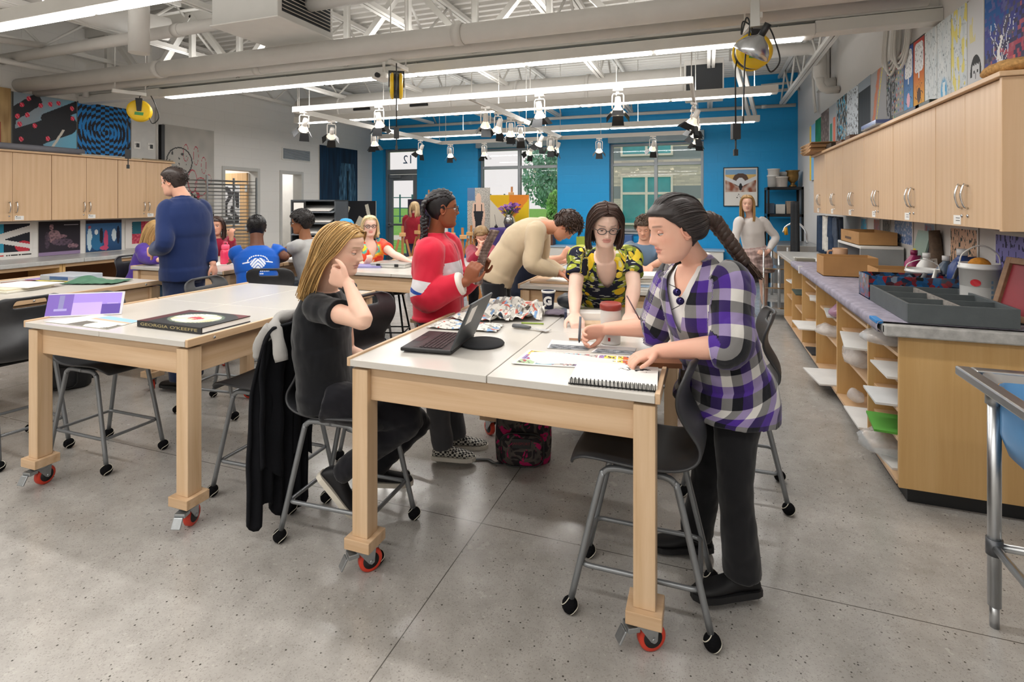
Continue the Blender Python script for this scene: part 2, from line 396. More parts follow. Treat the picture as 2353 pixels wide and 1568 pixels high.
# doors in the left wall
def frame(n, d):
    y0, y1, z = d; m = MB(); f = .06
    m.box((XL - .21, y0 - f, 0), (XL + .02, y0, z + f)).box((XL - .21, y1, 0), (XL + .02, y1 + f, z + f)).box((XL - .208, y0, z), (XL + .018, y1, z + f))
    o = m.build('door_%d' % n, JOINTG, bevel=.004); struct(o); return o
f2 = frame(2, D1); f3 = frame(3, D2)
MAPLED = wood('door_maple', '#c9a172', '#d9b589', 2, .6)
lf = MB().box((XL - 1.12, D1[1] - .045, .01), (XL - .21, D1[1] - .002, 2.15)).build('door_leaf', MAPLED, f2, bevel=.003)
for z in (.35, 1.1, 1.85): MB().box((XL - .24, D1[1] - .06, z - .06), (XL - .19, D1[1] - .04, z + .06)).build('hinge', STEEL, lf)
m = MB()      # rooms beyond the doors
m.box((XL - 2.4, 6.2, 0), (XL - 2.3, 9.9, 2.9)).box((XL - 2.4, 6.1, 0), (XL - .2, 6.2, 2.9)).box((XL - 2.4, 8.20, 0), (XL - .2, 8.30, 2.9)).box((XL - 2.4, 9.8, 0), (XL - .2, 9.9, 2.9)).box((XL - 2.4, 6.1, 2.8), (XL - .2, 9.9, 2.9))
struct(m.build('wall_beyond', M('corridor_paint', '#d8d5d0', .6)))
area_light('corridor_light', (XL - 1.2, 7.2, 2.75), .6, .6, 30); area_light('closet_fill_light', (XL - 1.2, 9.0, 2.75), .4, .4, 22)  # the closet lamp is unseen, added to brighten the dark closet
m = MB().box((XL, YF, 0), (XL + .012, 3.0, .1)).box((XL, 6.0, 0), (XL + .012, D1[0] - .06, .1)).box((XL, D1[1] + .06, 0), (XL + .012, D2[0] - .06, .1)).box((XL, D2[1] + .06, 0), (XL + .012, YB, .1))
struct(m.build('baseboard_left', M('rubber_base', '#2a2b2d', .5)))
struct(MB().box((XL, YB - .012, 0), (OP[0][0], YB, .1)).box((OP[0][1], YB - .012, 0), (XR, YB, .1)).build('baseboard_back', _M['rubber_base']))
# ================================================================ OUTSIDE
t = NT('lawn'); v = t.coord(); t.col(t.ramp(t.noise(v, 2.5, 6, .7), [(.3, srgb('#5f9a3c')), (.7, srgb('#93cc63'))])); t.pr(.9, 0, .1)
tag(MB().box((-90, YB + .35, -.4), (60, 140, -.12)).build('lawn', t.m), 'bright green lawn outside behind the glazed door', 'lawn', kind='stuff')
tag(MB().box((-40, 21, -.13), (2, 24, -.10)).build('footpath', M('pale_concrete_path', '#d9d2c6', .8)), 'pale concrete footpath crossing the lawn outside', 'path')
fn = thing('fence', 'teal open rail fence seen through the glazed door', 'fence', (-30, 40, -.12))
TEAL = M('teal_fence_paint', '#3f7580', .5)
for z in (.5, 1.2, 2.1): MB().box((-14, -.03, z), (16, .03, z + .08)).build('rail', TEAL, fn)
post = MB().box((-.05, -.05, 0), (.05, .05, 2.4)).mesh('post', TEAL)
for i in range(26):
    o = bpy.data.objects.new('post', post); COL.objects.link(o); o.parent = fn; o.location = (-14 + i * 1.2, 0, 0)
def brick_far():
    t = NT('far_brick'); sp = t.n('SeparateXYZ'); t.l(t.coord(), sp.inputs[0]); cb = t.n('CombineXYZ'); t.l(sp.outputs[0], cb.inputs[0]); t.l(sp.outputs[2], cb.inputs[1])
    br = t.n('TexBrick'); br.inputs['Scale'].default_value = 1; br.inputs['Brick Width'].default_value = .4; br.inputs['Row Height'].default_value = .09
    for k, c in (('Color1', '#e0d8ca'), ('Color2', '#b9b5ae'), ('Mortar', '#c5bfb6')): br.inputs[k].default_value = (*srgb(c), 1)
    br.inputs['Mortar Size'].default_value = .01; t.l(cb.outputs[0], br.inputs['Vector'])
    gt = t.ramp(sp.outputs[2], [(0, (0, 0, 0)), (1, (1, 1, 1))]); mm = t.n('Math', operation='MODULO'); t.l(sp.outputs[2], mm.inputs[0]); mm.inputs[1].default_value = 1.9
    lt = t.n('Math', operation='LESS_THAN'); t.l(mm.outputs[0], lt.inputs[0]); lt.inputs[1].default_value = .62
    t.col(t.mix(lt.outputs[0], br.outputs['Color'], srgb('#8a959c'))); t.pr(.85, 0, .2); return t.m
BY = 27.0
bd = thing('school_building', 'banded grey brick building with white framed windows outside the window', 'building', (0, BY, -.12))
m = MB(); wins = [(-4.05, -1.55, 4.0, 6.6), (-4.05, -1.55, .6, 3.05), (3.2, 5.7, .6, 3.05), (3.2, 5.7, 4.0, 6.6)]
m.box((-5.6, 0, 0), (14, 6, 9)); m.build('wall', brick_far(), bd)
MB().box((-5.66, -.06, 3.55), (14, 0, 3.68)).build('stone_band', M('pale_stone', '#d5cfc4', .8), bd)
for a, b, c, d in wins:
    m = MB(); ff = .1
    for p, q in (((a, -.08, c), (a + ff, .02, d)), ((b - ff, -.08, c), (b, .02, d)), ((a + ff, -.078, c), (b - ff, .02, c + ff)), ((a + ff, -.078, d - ff), (b - ff, .02, d)), (((a + b) / 2 - .06, -.076, c + ff), ((a + b) / 2 + .06, .02, d - ff)), ((a + ff, -.074, d - .95), (b - ff, .02, d - .83))): m.box(p, q)
    w = m.build('window', M('white_window_frame', '#e9e4da', .6), bd)
    MB().box((a + ff, -.03, c + ff), (b - ff, -.005, d - ff)).build('pane', M('teal_tinted_glass', '#4ea4ad', .15, var=.25, vscale=.9), w)
def tree(loc, h, r, label, seed, stem=.14):
    random.seed(seed); t = thing('tree', label, 'tree', loc)
    m = MB(); m.tube([(0, 0, 0), (.05, 0, h * .35), (-.05, .1, h * .7), (0, 0, h * .9)], [stem, stem * .8, stem * .5, .03], 8)
    for i in range(9):
        a = random.random() * 6.28; z = h * (.35 + .05 * i); q = r * .7
        m.tube([(0, 0, z), (cos(a) * q * .5, sin(a) * q * .5, z + .35), (cos(a) * q, sin(a) * q, z + .8)], [stem * .4, stem * .25, .02], 6)
    m.build('trunk', M('bark', '#6b5b4b', .9), t)
    vs, fs = [], []; n = 3000
    for i in range(n):
        while 1:
            p = Vector((random.uniform(-1, 1), random.uniform(-1, 1), random.uniform(-1, 1)))
            if p.length < 1 and noise.noise(p * 2.6 + Vector((seed, 0, 0))) > -.12: break
        c = Vector((p.x * r, p.y * r, h * .62 + p.z * h * .42)); q = Euler((random.random() * 6, random.random() * 6, random.random() * 6)).to_matrix()
        b = len(vs); s = .17
        for x, y in ((-1, 0), (0, -.55), (1, 0), (0, .55)): vs.append(c + q @ Vector((x * s, y * s, 0)))
        fs.append((b, b + 1, b + 2, b + 3))
    mm = MB(); mm.add(vs, fs); o = mm.build('foliage', M('leaf_green_%d' % seed, '#93c2b0' if seed == 3 else '#a4d688', .8, var=.35, vscale=1.5), t); o['kind'] = 'stuff'
tree((-11.6, 40, -.12), 6.2, 2.0, 'leafy green tree outside the middle window', 3)
tree((-8.2, 30, -.12), 2.3, .5, 'small pale green young tree in front of the bigger tree outside', 5, .07)
tree((-27, 60, -.12), 2.6, 2.0, 'distant bushy tree low behind the fence outside', 9)
# ================================================================ CEILING STEEL, LIGHTS, DUCTS
def joist(x, label):
    t = thing('roof_joist', label, 'joist', (x, 0, 0), 0, 'open web roof joists'); z0, z1 = 3.46, 4.06
    MB().box((-.05, YF, z1 - .05), (-.008, YB, z1)).box((.008, YF, z1 - .05), (.05, YB, z1)).build('top_chord', CEILP, t)
    MB().box((-.05, YF + .3, z0), (-.008, YB - .25, z0 + .05)).box((.008, YF + .3, z0), (.05, YB - .25, z0 + .05)).build('bottom_chord', CEILP, t)
    y = YF + .35; k = 0; s = .62
    a = MB().cyl((0, 0, z0 + .03), (0, s, z1 - .03), .016, n=8).mesh('web_rod', CEILP); b = MB().cyl((0, 0, z1 - .03), (0, s, z0 + .03), .016, n=8).mesh('web_rod', CEILP)
    while y < YB - .9:
        for q in (a, b):
            o = bpy.data.objects.new('web_rod', q); COL.objects.link(o); o.parent = t; o.location = (0, y, 0); y += s
    return t
j0 = joist(-6.18, 'open web steel roof joist above the light row end, second from the left wall')
for x, l in ((-7.62, 'open web steel roof joist nearest the left wall'), (-4.6, 'open web steel roof joist over the boxed fan unit'), (-3.05, 'open web steel roof joist right of the boxed fan unit'), (-1.5, 'open web steel roof joist over the middle of the room'), (.05, 'open web steel roof joist over the yellow reel with the clamp lamp'), (1.35, 'open web steel roof joist nearest the right wall')): dup(j0, (x, 0, 0), 0, l)
# joist girder across the room above the second light row
g = thing('joist_girder', 'deep painted truss girder spanning the room above the long light row', 'girder', (0, 4.95, 0))
GZ0, GZ1 = 3.04, 3.98
MB().box((XL, -.10, GZ0), (XR, -.015, GZ0 + .012)).box((XL, -.025, GZ0), (XR, -.015, GZ0 + .15)).box((XL, .015, GZ0), (XR, .10, GZ0 + .012)).box((XL, .015, GZ0), (XR, .025, GZ0 + .15)).build('bottom_chord', CEILP, g)
MB().box((XL, -.10, GZ1 - .012), (XR, -.015, GZ1)).box((XL, -.025, GZ1 - .13), (XR, -.015, GZ1)).box((XL, .015, GZ1 - .012), (XR, .10, GZ1)).box((XL, .015, GZ1 - .13), (XR, .025, GZ1)).build('top_chord', CEILP, g)
x = -7.62; P = .775
for i in range(12):
    MB().beam((x, 0, GZ0 + .06), (x, 0, GZ1 - .05), .06, .05).build('web_vertical', CEILP, g)
    if i < 11:
        z = (GZ0 + .06, GZ1 - .05) if i % 2 else (GZ1 - .05, GZ0 + .06)
        MB().beam((x, 0, z[0]), (x + P, 0, z[1]), .075, .06).build('web_diagonal', CEILP, g)
    x += P
DIFF = M('lit_diffuser', (1, .97, .93), .5, emit=7.5)
def light_row(y, label, housing=True):
    t = thing('linear_light', label, 'ceiling light', ((LX0 + LX1) / 2, y, LZ), 0, 'rows of linear ceiling lights'); L = (LX1 - LX0) / 2
    MB().box((-L - .06, -.075, .004), (L + .06, .075, .10)).build('housing', WHITE, t, bevel=.008)
    seg = 2 * L / 6
    d = MB().box((-seg / 2 + .02, -.05, -.006), (seg / 2 - .02, .05, .004)).mesh('diffuser', DIFF)
    for i in range(6):
        o = bpy.data.objects.new('diffuser', d); COL.objects.link(o); o.parent = t; o.location = (-L + seg * (i + .5), 0, 0)
    for i in range(5): MB().cyl((-L + .2 + i * (2 * L - .4) / 4, 0, .1), (-L + .2 + i * (2 * L - .4) / 4, 0, ZC - LZ if abs(y - 4.9) > .1 else .13), .005, n=6).build('hanger_rod', WHITE, t)
    return t
for y, l in zip(LIGHT_ROWS, ('', '', 'lit linear light at the upper left corner, nearest row', 'long lit linear light under the truss girder', 'lit linear light behind the track lights, third row back', 'lit linear light nearest the blue wall')):
    light_row(y, l or ('unseen linear light added just behind the viewer' if y > -1 else 'unseen linear light added farthest behind the viewer'), True)
# extension of the row housing to the walls under the girder
tag(MB().box((LX1 + .06, 4.83, LZ + .02), (XR, 4.97, 3.03)).build('light_raceway', WHITE, bevel=.006), 'white boxed raceway between the long light row and the right wall', 'raceway')
tag(MB().box((XL, 4.83, LZ + .02), (LX0 - .06, 4.97, 3.03)).build('light_raceway', WHITE, bevel=.006), 'white boxed raceway between the long light row and the left wall', 'raceway')
DUCT = M('duct_paint', '#cdcac5', .5, var=.03)
def pipe(name, label, pts, r, cat='pipe', coup=(), mat=None, n=18):
    t = thing(name, label, cat, pts[0]); o = Vector(pts[0]); P = [Vector(p) - o for p in pts]
    MB().tube(P, r, n).build('run', mat or DUCT, t)
    d = (P[1] - P[0]).normalized()
    for c in coup: MB().tube([P[0] + d * c, P[0] + d * (c + .09)], r * 1.12, n).build('coupling', mat or DUCT, t)
    return t
pipe('insulated_pipe', 'thick white insulated pipe crossing the whole ceiling in front', [(XL, 4.18, 3.04), (1.45, 4.18, 3.02), (1.6, 4.18, 3.1), (1.6, 4.18, 3.9)], .085, coup=(2.4, 6.0))
pipe('insulated_pipe', 'slimmer white pipe just under the thick insulated pipe', [(XL, 4.36, 2.98), (1.4, 4.36, 2.96)], .05, coup=(3.6,))
pipe('insulated_pipe', 'white pipe ending at the left side of the boxed fan unit', [(XL, 4.0, 3.32), (-4.24, 4.0, 3.36)], .062, coup=(2.9,))
pipe('insulated_pipe', 'white pipe leaving the right side of the boxed fan unit', [(-3.44, 4.0, 3.40), (1.3, 4.0, 3.46)], .062, coup=(.9, 1.3))
pipe('sprinkler_pipe', 'thin white pipe along the left wall under the deck', [(-7.75, 1.0, 3.25), (-7.75, 4.6, 3.25), (-7.75, 4.75, 3.1), (-7.75, 4.75, 2.98)], .035)
pipe('sprinkler_pipe', 'thin white pipe bending away from the left wall', [(-7.5, 1.0, 3.35), (-7.3, 3.0, 3.3), (-7.2, 4.0, 3.4)], .035)
pipe('large_duct', 'big round duct running away above the left joists', [(-6.7, 1.2, 3.75), (-5.2, 3.4, 3.72), (-4.9, 3.8, 3.7)], .16, 'duct', n=24)
pipe('large_duct', 'round duct along the left side under the deck', [(-7.2, .8, 3.55), (-5.9, 4.5, 3.6)], .13, 'duct', n=24)
pipe('vertical_duct', 'upright white round duct hanging at the left between pipes', [(-5.25, 3.7, 3.05), (-5.25, 3.7, 4.08)], .09, 'duct', n=20)
# spiral supply duct near the back
t = thing('spiral_duct', 'large round supply duct hanging across the back of the room', 'duct', (0, 8.25, 3.32))
m = MB(); m.tube([(-7.3, 0, 0), (-7.25, 0, 0), (-.35, 0, 0), (-.3, 0, 0)], [.16, .245, .245, .245], 28); m.build('duct_run', DUCT, t)
for x in (-6.3, -5.2, -4.05, -2.9, -1.75): MB().tube([(x, 0, 0), (x + .05, 0, 0)], .258, 28).build('duct_band', DUCT, t)
for x in (-5.75, -4.6): MB().obox((x, -.235, -.07), (.34, .03, .06), (-.25, 0, 0)).build('grille', BLACKM, t)
MB().box((-.31, -.26, -.24), (.22, .26, .28)).build('plenum_box', DUCT, t, bevel=.01)
MB().box((-.28, -.27, -.15), (.2, -.255, .2)).build('plenum_grille', M('dark_grille', '#26292c', .6), t)
# boxed fan unit with louvred side
U = (-4.2, -3.45, 3.62, 4.34, 3.18, 3.66)
t = thing('fan_coil_unit', 'boxed ceiling fan unit with a louvred side, top left of centre', 'fan unit', (U[0], U[2], U[4]))
w, d, h = U[1] - U[0], U[3] - U[2], U[5] - U[4]
MB().box((0, 0, 0), (w, d, h)).build('casing', M('unit_enamel', '#c2c1bd', .4, var=.02), t, bevel=.006)
MB().box((w, .05, .06), (w + .004, d - .04, h - .03)).build('louvre_back', M('dark_grille', '#26292c', .6), t)
for i in range(11): MB().obox((w + .012, d / 2, .085 + i * .034), (.03, d - .1, .006), (0, .6, 0)).build('louvre', M('louvre_tan', '#a39c93', .45), t)
MB().box((-.015, -.015, -.012), (w + .015, d + .015, 0)).build('bottom_panel', WHITE, t, bevel=.004)
# track lights
TZ = 2.70; TX0, TX1, TXM, TY0, TY1 = -4.79, -.14, -2.42, 5.28, 9.2
def track(label, a, b):
    t = thing('light_track', label, 'light track', a, 0, 'white lighting tracks'); d = Vector(b) - Vector(a)
    MB().beam((0, 0, .03), d + V(0, 0, .03), .035, .06).build('rail', CEILP, t, bevel=.003)
    u = d.normalized(); k = Vector((-u.y, u.x, 0)) * .012
    for sgn in (-1, 1): MB().beam(k * sgn, d + k * sgn, .008, .012).build('rail_lip', WHITE, t)
    n = max(2, int(d.length / 1.5))
    for i in range(n + 1): p = d * (i / n) * .96 + d * .02; MB().cyl(p + V(0, 0, .06), p + V(0, 0, ZC - TZ), .0045, n=6).build('hanger', WHITE, t)
track('nearest white light track, crossing in front of the big duct', (TX0, TY0, TZ), (TX1, TY0, TZ))
track('far white light track in front of the blue wall', (TX0, TY1, TZ), (TX1, TY1, TZ))
track('left white light track running towards the blue wall', (TX0, TY0, TZ), (TX0, TY1, TZ))
track('middle white light track running towards the blue wall', (TXM, TY0, TZ), (TXM, TY1, TZ))
track('right white light track running towards the blue wall', (TX1, TY0, TZ), (TX1, TY1, TZ))
SPOTW = M('spot_enamel', '#e6e3de', .35, var=.02); REFL = M('warm_reflector', (.95, .80, .62), .25, .6, emit=.7); BULB = M('warm_lit_bulb', (1, .80, .55), .4, emit=9)
def spot(loc, az, tilt, label):
    t = thing('track_spotlight', label, 'spotlight', loc, az, 'track spotlights')
    MB().box((-.05, -.018, -.03), (.05, .018, 0)).cyl((0, 0, -.05), (0, 0, -.03), .012, n=10).build('adapter', SPOTW, t, bevel=.003)
    m = MB(); m.tube([(-.055, 0, -.20), (-.055, 0, -.075), (-.045, 0, -.055), (.045, 0, -.055), (.055, 0, -.075), (.055, 0, -.20)], .007, 8); m.build('yoke', SPOTW, t)
    R = Matrix.Translation((0, 0, -.19)) @ Matrix.Rotation(tilt, 4, 'X')
    m = MB(); m.M = R; m.lathe([(.0, .115), (.028, .11), (.032, .07), (.033, .02), (.028, .015)], 18, cap0=False, cap1=False); h = m.build('lamp_head', SPOTW, t)
    m = MB(); m.M = R; m.lathe([(.028, .02), (.036, .0), (.055, -.035), (.060, -.05)], 18, cap0=False, cap1=False); m.build('reflector_bulb', REFL, h); m = MB(); m.M = R; m.lathe([(.060, -.05), (.050, -.060), (.0, -.064)], 18, cap0=False, cap1=False); m.build('bulb_face', BULB, h)
    for k in range(4):
        m = MB(); m.M = R @ Matrix.Rotation(k * pi / 2, 4, 'Z'); L = .085 if k % 2 else .10
        m.add([(-.05, .062, -.06), (.05, .062, -.06), (.06, .062 + L * .55, -.06 - L * .8), (-.06, .062 + L * .55, -.06 - L * .8)], [(0, 1, 2, 3)])
        m.build('barn_door', BLACKM, t, solid=.003)
    return t
SP = [((-4.62, TY0, TZ), 1.0, .7, 'spotlight nearest the left end of the near track'), ((-3.55, TY0, TZ), .2, .35, 'spotlight on the near track left of centre, below the yellow reel'), ((-1.62, TY0, TZ), -.1, .25, 'spotlight on the near track above the blue wall gap'), ((-.82, TY0, TZ), .15, -.3, 'rightmost spotlight on the near track'),
      ((TX0, 7.0, TZ), .1, .2, 'spotlight on the left track above the dark suit painting'), ((TX0, 8.4, TZ), 1.4, .5, 'spotlight on the left track over the exit door'), ((TX0, 6.0, TZ), .8, .9, 'spotlight on the left track near its front end'),
      ((TXM, 5.75, TZ), .5, .4, 'spotlight on the middle track, nearest one'), ((TXM, 6.15, TZ), 1.0, .5, 'spotlight on the middle track, second nearest'), ((TXM, 6.6, TZ), .4, .3, 'spotlight on the middle track, third nearest'), ((TXM, 7.0, TZ), .3, -.3, 'spotlight on the middle track, fourth nearest'),
      ((TXM, 7.9, TZ), 1.2, .5, 'spotlight on the middle track before the far cluster'), ((TXM, 8.5, TZ), .3, .6, 'glaring spotlight on the middle track near its far end'), ((TXM, 8.9, TZ), 1.7, .4, 'spotlight at the far end of the middle track'),
      ((-4.6, TY1, TZ), .3, .4, 'spotlight on the far track left of the 12 transom edge'), ((-3.9, TY1, TZ), -.2, .2, 'spotlight on the far track over the dark canvas'), ((-3.0, TY1, TZ), .9, .8, 'spotlight on the far track before the middle window'), ((-1.75, TY1, TZ), .2, .5, 'spotlight on the far track between the windows'), ((-.85, TY1, TZ), .4, .6, 'spotlight on the far track before the right window'),
      ((TX1, 6.3, TZ), 1.2, .5, 'spotlight on the right track, nearest one'), ((TX1, 6.8, TZ), .6, .3, 'spotlight on the right track, second nearest'), ((TX1, 7.6, TZ), .8, .4, 'spotlight on the right track, third nearest'), ((TX1, 8.4, TZ), .5, .3, 'spotlight on the right track, farthest one')]
for a in SP: spot(*a)
# hanging power reels
YEL = M('reel_yellow', '#e2b91a', .35, var=.04); CORDM = M('black_cord', '#141414', .5)
def reel(loc, rz, label, strut, cord_len=1.0, lean=0):
    t = thing('cord_reel', label, 'cord reel', loc, rz, 'yellow hanging cord reels'); r = .125
    m = MB(); m.lathe([(.03, -.062), (r * .8, -.06), (r, -.045), (r, -.03), (r * .9, -.026), (r * .9, .026), (r, .03), (r, .045), (r * .8, .06), (.03, .062)], 32, axis='y'); m.build('drum', YEL, t)
    MB().lathe([(r * .93, -.024), (r * .93, .024)], 32, axis='y', cap0=False, cap1=False).build('drum_band', BLACKP, t)
    MB().prism([(-.035, .13), (.035, .13), (.022, -.01), (-.022, -.01)], -.075, -.062, plane='xz').prism([(-.035, .13), (.035, .13), (.022, -.01), (-.022, -.01)], .062, .075, plane='xz').box((-.035, -.075, .128), (.035, .075, .14)).build('bracket', BLACKP, t, bevel=.003)
    MB().prism([(-.045, -.055), (.04, -.06), (.045, -.025), (-.04, -.02)], -.066, -.06, plane='xz').build('label_sticker', M('green_sticker', '#3f8f4a', .5), t)
    MB().tube([(0, 0, .14), (0, 0, .17), (.012, 0, .18), (0, 0, .195), (-.008, 0, .185)], .005, 8).build('hook', BLACKM, t)
    MB().beam((strut[0][0], strut[0][1], .2), (strut[1][0], strut[1][1], .2), .042, .042).build('strut_channel', WHITE, t, bevel=.004)
    MB().cyl((strut[0][0] * .9, strut[0][1] * .9, .2), (strut[0][0] * .9, strut[0][1] * .9, ZC - loc[2]), .006, n=6).cyl((strut[1][0] * .9, strut[1][1] * .9, .2), (strut[1][0] * .9, strut[1][1] * .9, ZC - loc[2]), .006, n=6).build('strut_hanger', WHITE, t)
    MB().tube(bez([(.09, 0, -.07), (.13, 0, -.14), (.19, 0, -.06), (.15, 0, .1), (.11, 0, .19)], 8), .0055, 8).build('feed_cord', CORDM, t)
    m = MB(); m.tube([(-.105, 0, -.06), (-.115, 0, -.12), (-.112, 0, -cord_len)], .0055, 8); c = m.build('drop_cord', CORDM, t)
    MB().box((-.14, -.025, -cord_len - .11), (-.085, .025, -cord_len)).cyl((-.112, 0, -cord_len - .18), (-.112, 0, -cord_len - .11), .006, n=8).box((-.127, -.012, -cord_len - .225), (-.098, .012, -cord_len - .18)).build('outlet_box', BLACKP, c, bevel=.006)
    return t
reel((-6.303, 4.45, 2.665), .85, 'yellow cord reel at the left, in front of the blue and black painting', ((-.25, -.1), (.06, .02)), .46)
reel((-2.798, 4.45, 2.698), -1.01, 'yellow cord reel seen edge on, in the middle of the ceiling', ((-.16, .10), (.12, -.06)), .38)
rl = reel((0.295, 4.1, 2.634), .3, 'yellow cord reel at the right with a clamp lamp in front', ((-.02, -.18), (.02, .2)), .50)
# clamp lamp hanging before the right reel
t = thing('clamp_lamp', 'aluminium dish clamp lamp hanging in front of the right yellow reel', 'lamp', (0.291, 3.8, 2.597))
R = Matrix.Rotation(.55, 4, 'Y') @ Matrix.Rotation(.35, 4, 'X')
m = MB(); m.M = R; m.lathe([(.018, .075), (.03, .06), (.07, .035), (.105, -.01), (.12, -.055), (.117, -.056), (.1, -.012), (.065, .03), (.02, .055)], 28, cap0=False, cap1=False); m.build('dish_shade', M('spun_aluminium', '#b9bbbd', .25, .95, var=.04), t)
m = MB(); m.M = R; m.cyl((0, 0, .06), (0, 0, .15), .022, n=12); m.build('socket', BLACKP, t)
m = MB(); m.prism([(-.03, .12), (.03, .12), (.022, .42), (-.022, .42)], -.02, .01, plane='xz'); m.box((-.045, -.02, .40), (-.03, .01, .5)).box((.03, -.02, .40), (.045, .01, .5)); m.build('spring_clamp', M('clamp_grey', '#b7b6b0', .4), t, bevel=.003)
MB().tube(bez([(-.02, .0, .13), (-.07, .02, .17), (-.08, 0, .08), (-.05, .01, .19), (-.03, .01, .12), (-.06, 0, -.1), (-.07, 0, -.5)], 8), .005, 8).build('lamp_cord', CORDM, t)
# projector under the girder
t = thing('ceiling_projector', 'small white projector beside the middle yellow reel', 'projector', (-3.137, 4.75, 2.874))
MB().box((-.09, -.1, -.03), (.09, .1, .03)).build('casing', WHITE, t, bevel=.02); MB().cyl((0, -.1, 0), (0, -.13, 0), .025, n=14).build('lens', BLACKP, t); MB().cyl((0, 0, .03), (0, 0, .2), .015, n=10).build('mount', WHITE, t)
# pipes on blue wall and right wall
pipe('wall_pipe', 'thin white pipe along the top of the blue wall', [(-7.9, 11.55, 3.46), (1.6, 11.55, 3.46)], .035, coup=(2.6, 8.9))
pipe('wall_pipe', 'short capped white pipe stub high in the right corner', [(.85, 11.4, 3.72), (1.64, 11.4, 3.74)], .03)
pipe('wall_pipe', 'second capped pipe stub above the first in the right corner', [(.98, 11.4, 3.85), (1.64, 11.4, 3.87)], .025)
pipe('elbow_pipe', 'white pipe with two elbows dropping down the right wall', [(.3, 8.4, 3.72), (1.32, 8.4, 3.72), (1.42, 8.4, 3.69), (1.46, 8.4, 3.6), (1.46, 8.4, 3.34), (1.49, 8.4, 3.25), (1.55, 8.4, 3.21), (1.64, 8.4, 3.21)], .085, n=20)
pipe('elbow_pipe', 'lower white elbow pipe entering the right wall', [(1.42, 8.15, 3.25), (1.42, 8.15, 3.17), (1.45, 8.15, 3.11), (1.5, 8.15, 3.08), (1.64, 8.15, 3.08)], .05, n=16)
tag(MB().box((1.5, 8.7, 3.2), (1.64, 8.95, 3.8)).build('pipe_chase', DUCT, bevel=.01), 'boxed white chase behind the elbow pipes', 'pipe chase')
for i, (y, l) in enumerate(((5.5, 'looped cable bundle hanging on the right wall, nearest'), (5.75, 'looped cable bundle hanging on the right wall, second'), (9.6, 'conduit bundle down the right wall near the blue corner'))):
    t = thing('cable_bundle', l, 'cable', (XR - .04, y, 2.7 if i < 2 else 2.95))
    for k in range(3):
        q = k * .05
        MB().tube(bez([(0, q, 1.3), (-.02, q + .05, .8), (-.05, q + .12, .25), (-.03, q + .05, .05 + q), (0, q - .08, .25), (0, q - .12, .7)], 6) if i < 2 else bez([(0, q, 1.1), (-.03, q, .7), (-.02, q - .05, .3), (-.01, q - .1, .05)], 6), .012, 8).build('cable', DUCT, t)
tag(MB().beam((.75, 11.0, 3.2), (.25, 8.2, 4.05), .06, .08).beam((.85, 11.0, 3.2), (.35, 8.2, 4.05), .06, .08).build('diagonal_brace', CEILP), 'pair of slanting white braces before the blue wall at right', 'brace')
# ================================================================ TABLES
MAPLE = wood('maple_x', '#c5a582', '#d6b999', 0, .55, .35, .3, '#b4906d'); MAPLEZ = wood('maple_z', '#c8a985', '#d8bc9c', 2, .55, .35, .3, '#b08d68'); MAPLEY = wood('maple_y', '#c5a582', '#d6b999', 1, .55, .35, .3, '#b4906d')
TOPW = M('white_laminate', '#c8c4bd', .2, var=.02, vscale=2, spec=.5); LAMEDGE = M('laminate_edge', '#c4c0b8', .4)
TOPG = M('worn_grey_laminate', '#b9b5ae', .3, var=.05, vscale=3)
RED = M('red_urethane', '#d8412b', .4); HUB = M('caster_hub', '#1d1d1f', .5)
def caster(t, x, y, rz, brake=True):
    def T(m): m.M = Matrix.Translation((x, y, 0)) @ Matrix.Rotation(rz, 4, 'Z'); return m
    w = T(MB()).lathe([(.030, -.014), (.045, -.016), (.05, -.011), (.05, .011), (.045, .016), (.030, .014)], 28, (.022, 0, .05), axis='y').build('caster_wheel', RED, t)
    T(MB()).lathe([(.006, -.018), (.034, -.017), (.034, .017), (.006, .018)], 22, (.022, 0, .05), axis='y').build('wheel_hub', HUB, w)
    m = T(MB()); m.box((-.045, -.04, .113), (.045, .04, .12)); m.lathe([(.032, .1), (.034, .113)], 18)
    for s in (-1, 1): m.prism([(-.035, .104), (.04, .104), (.034, .045), (.022, .038), (.010, .045)], s * .022, s * .026, plane='xz')
    m.cyl((.022, -.03, .05), (.022, .03, .05), .008, n=10); m.build('caster_fork', GALV, t)
    if brake: T(MB()).box((-.075, -.026, .085), (-.03, .026, .105)).obox((-.092, 0, .07), (.008, .045, .05), (0, .5, 0)).build('brake_pedal', GALV, t, bevel=.003)
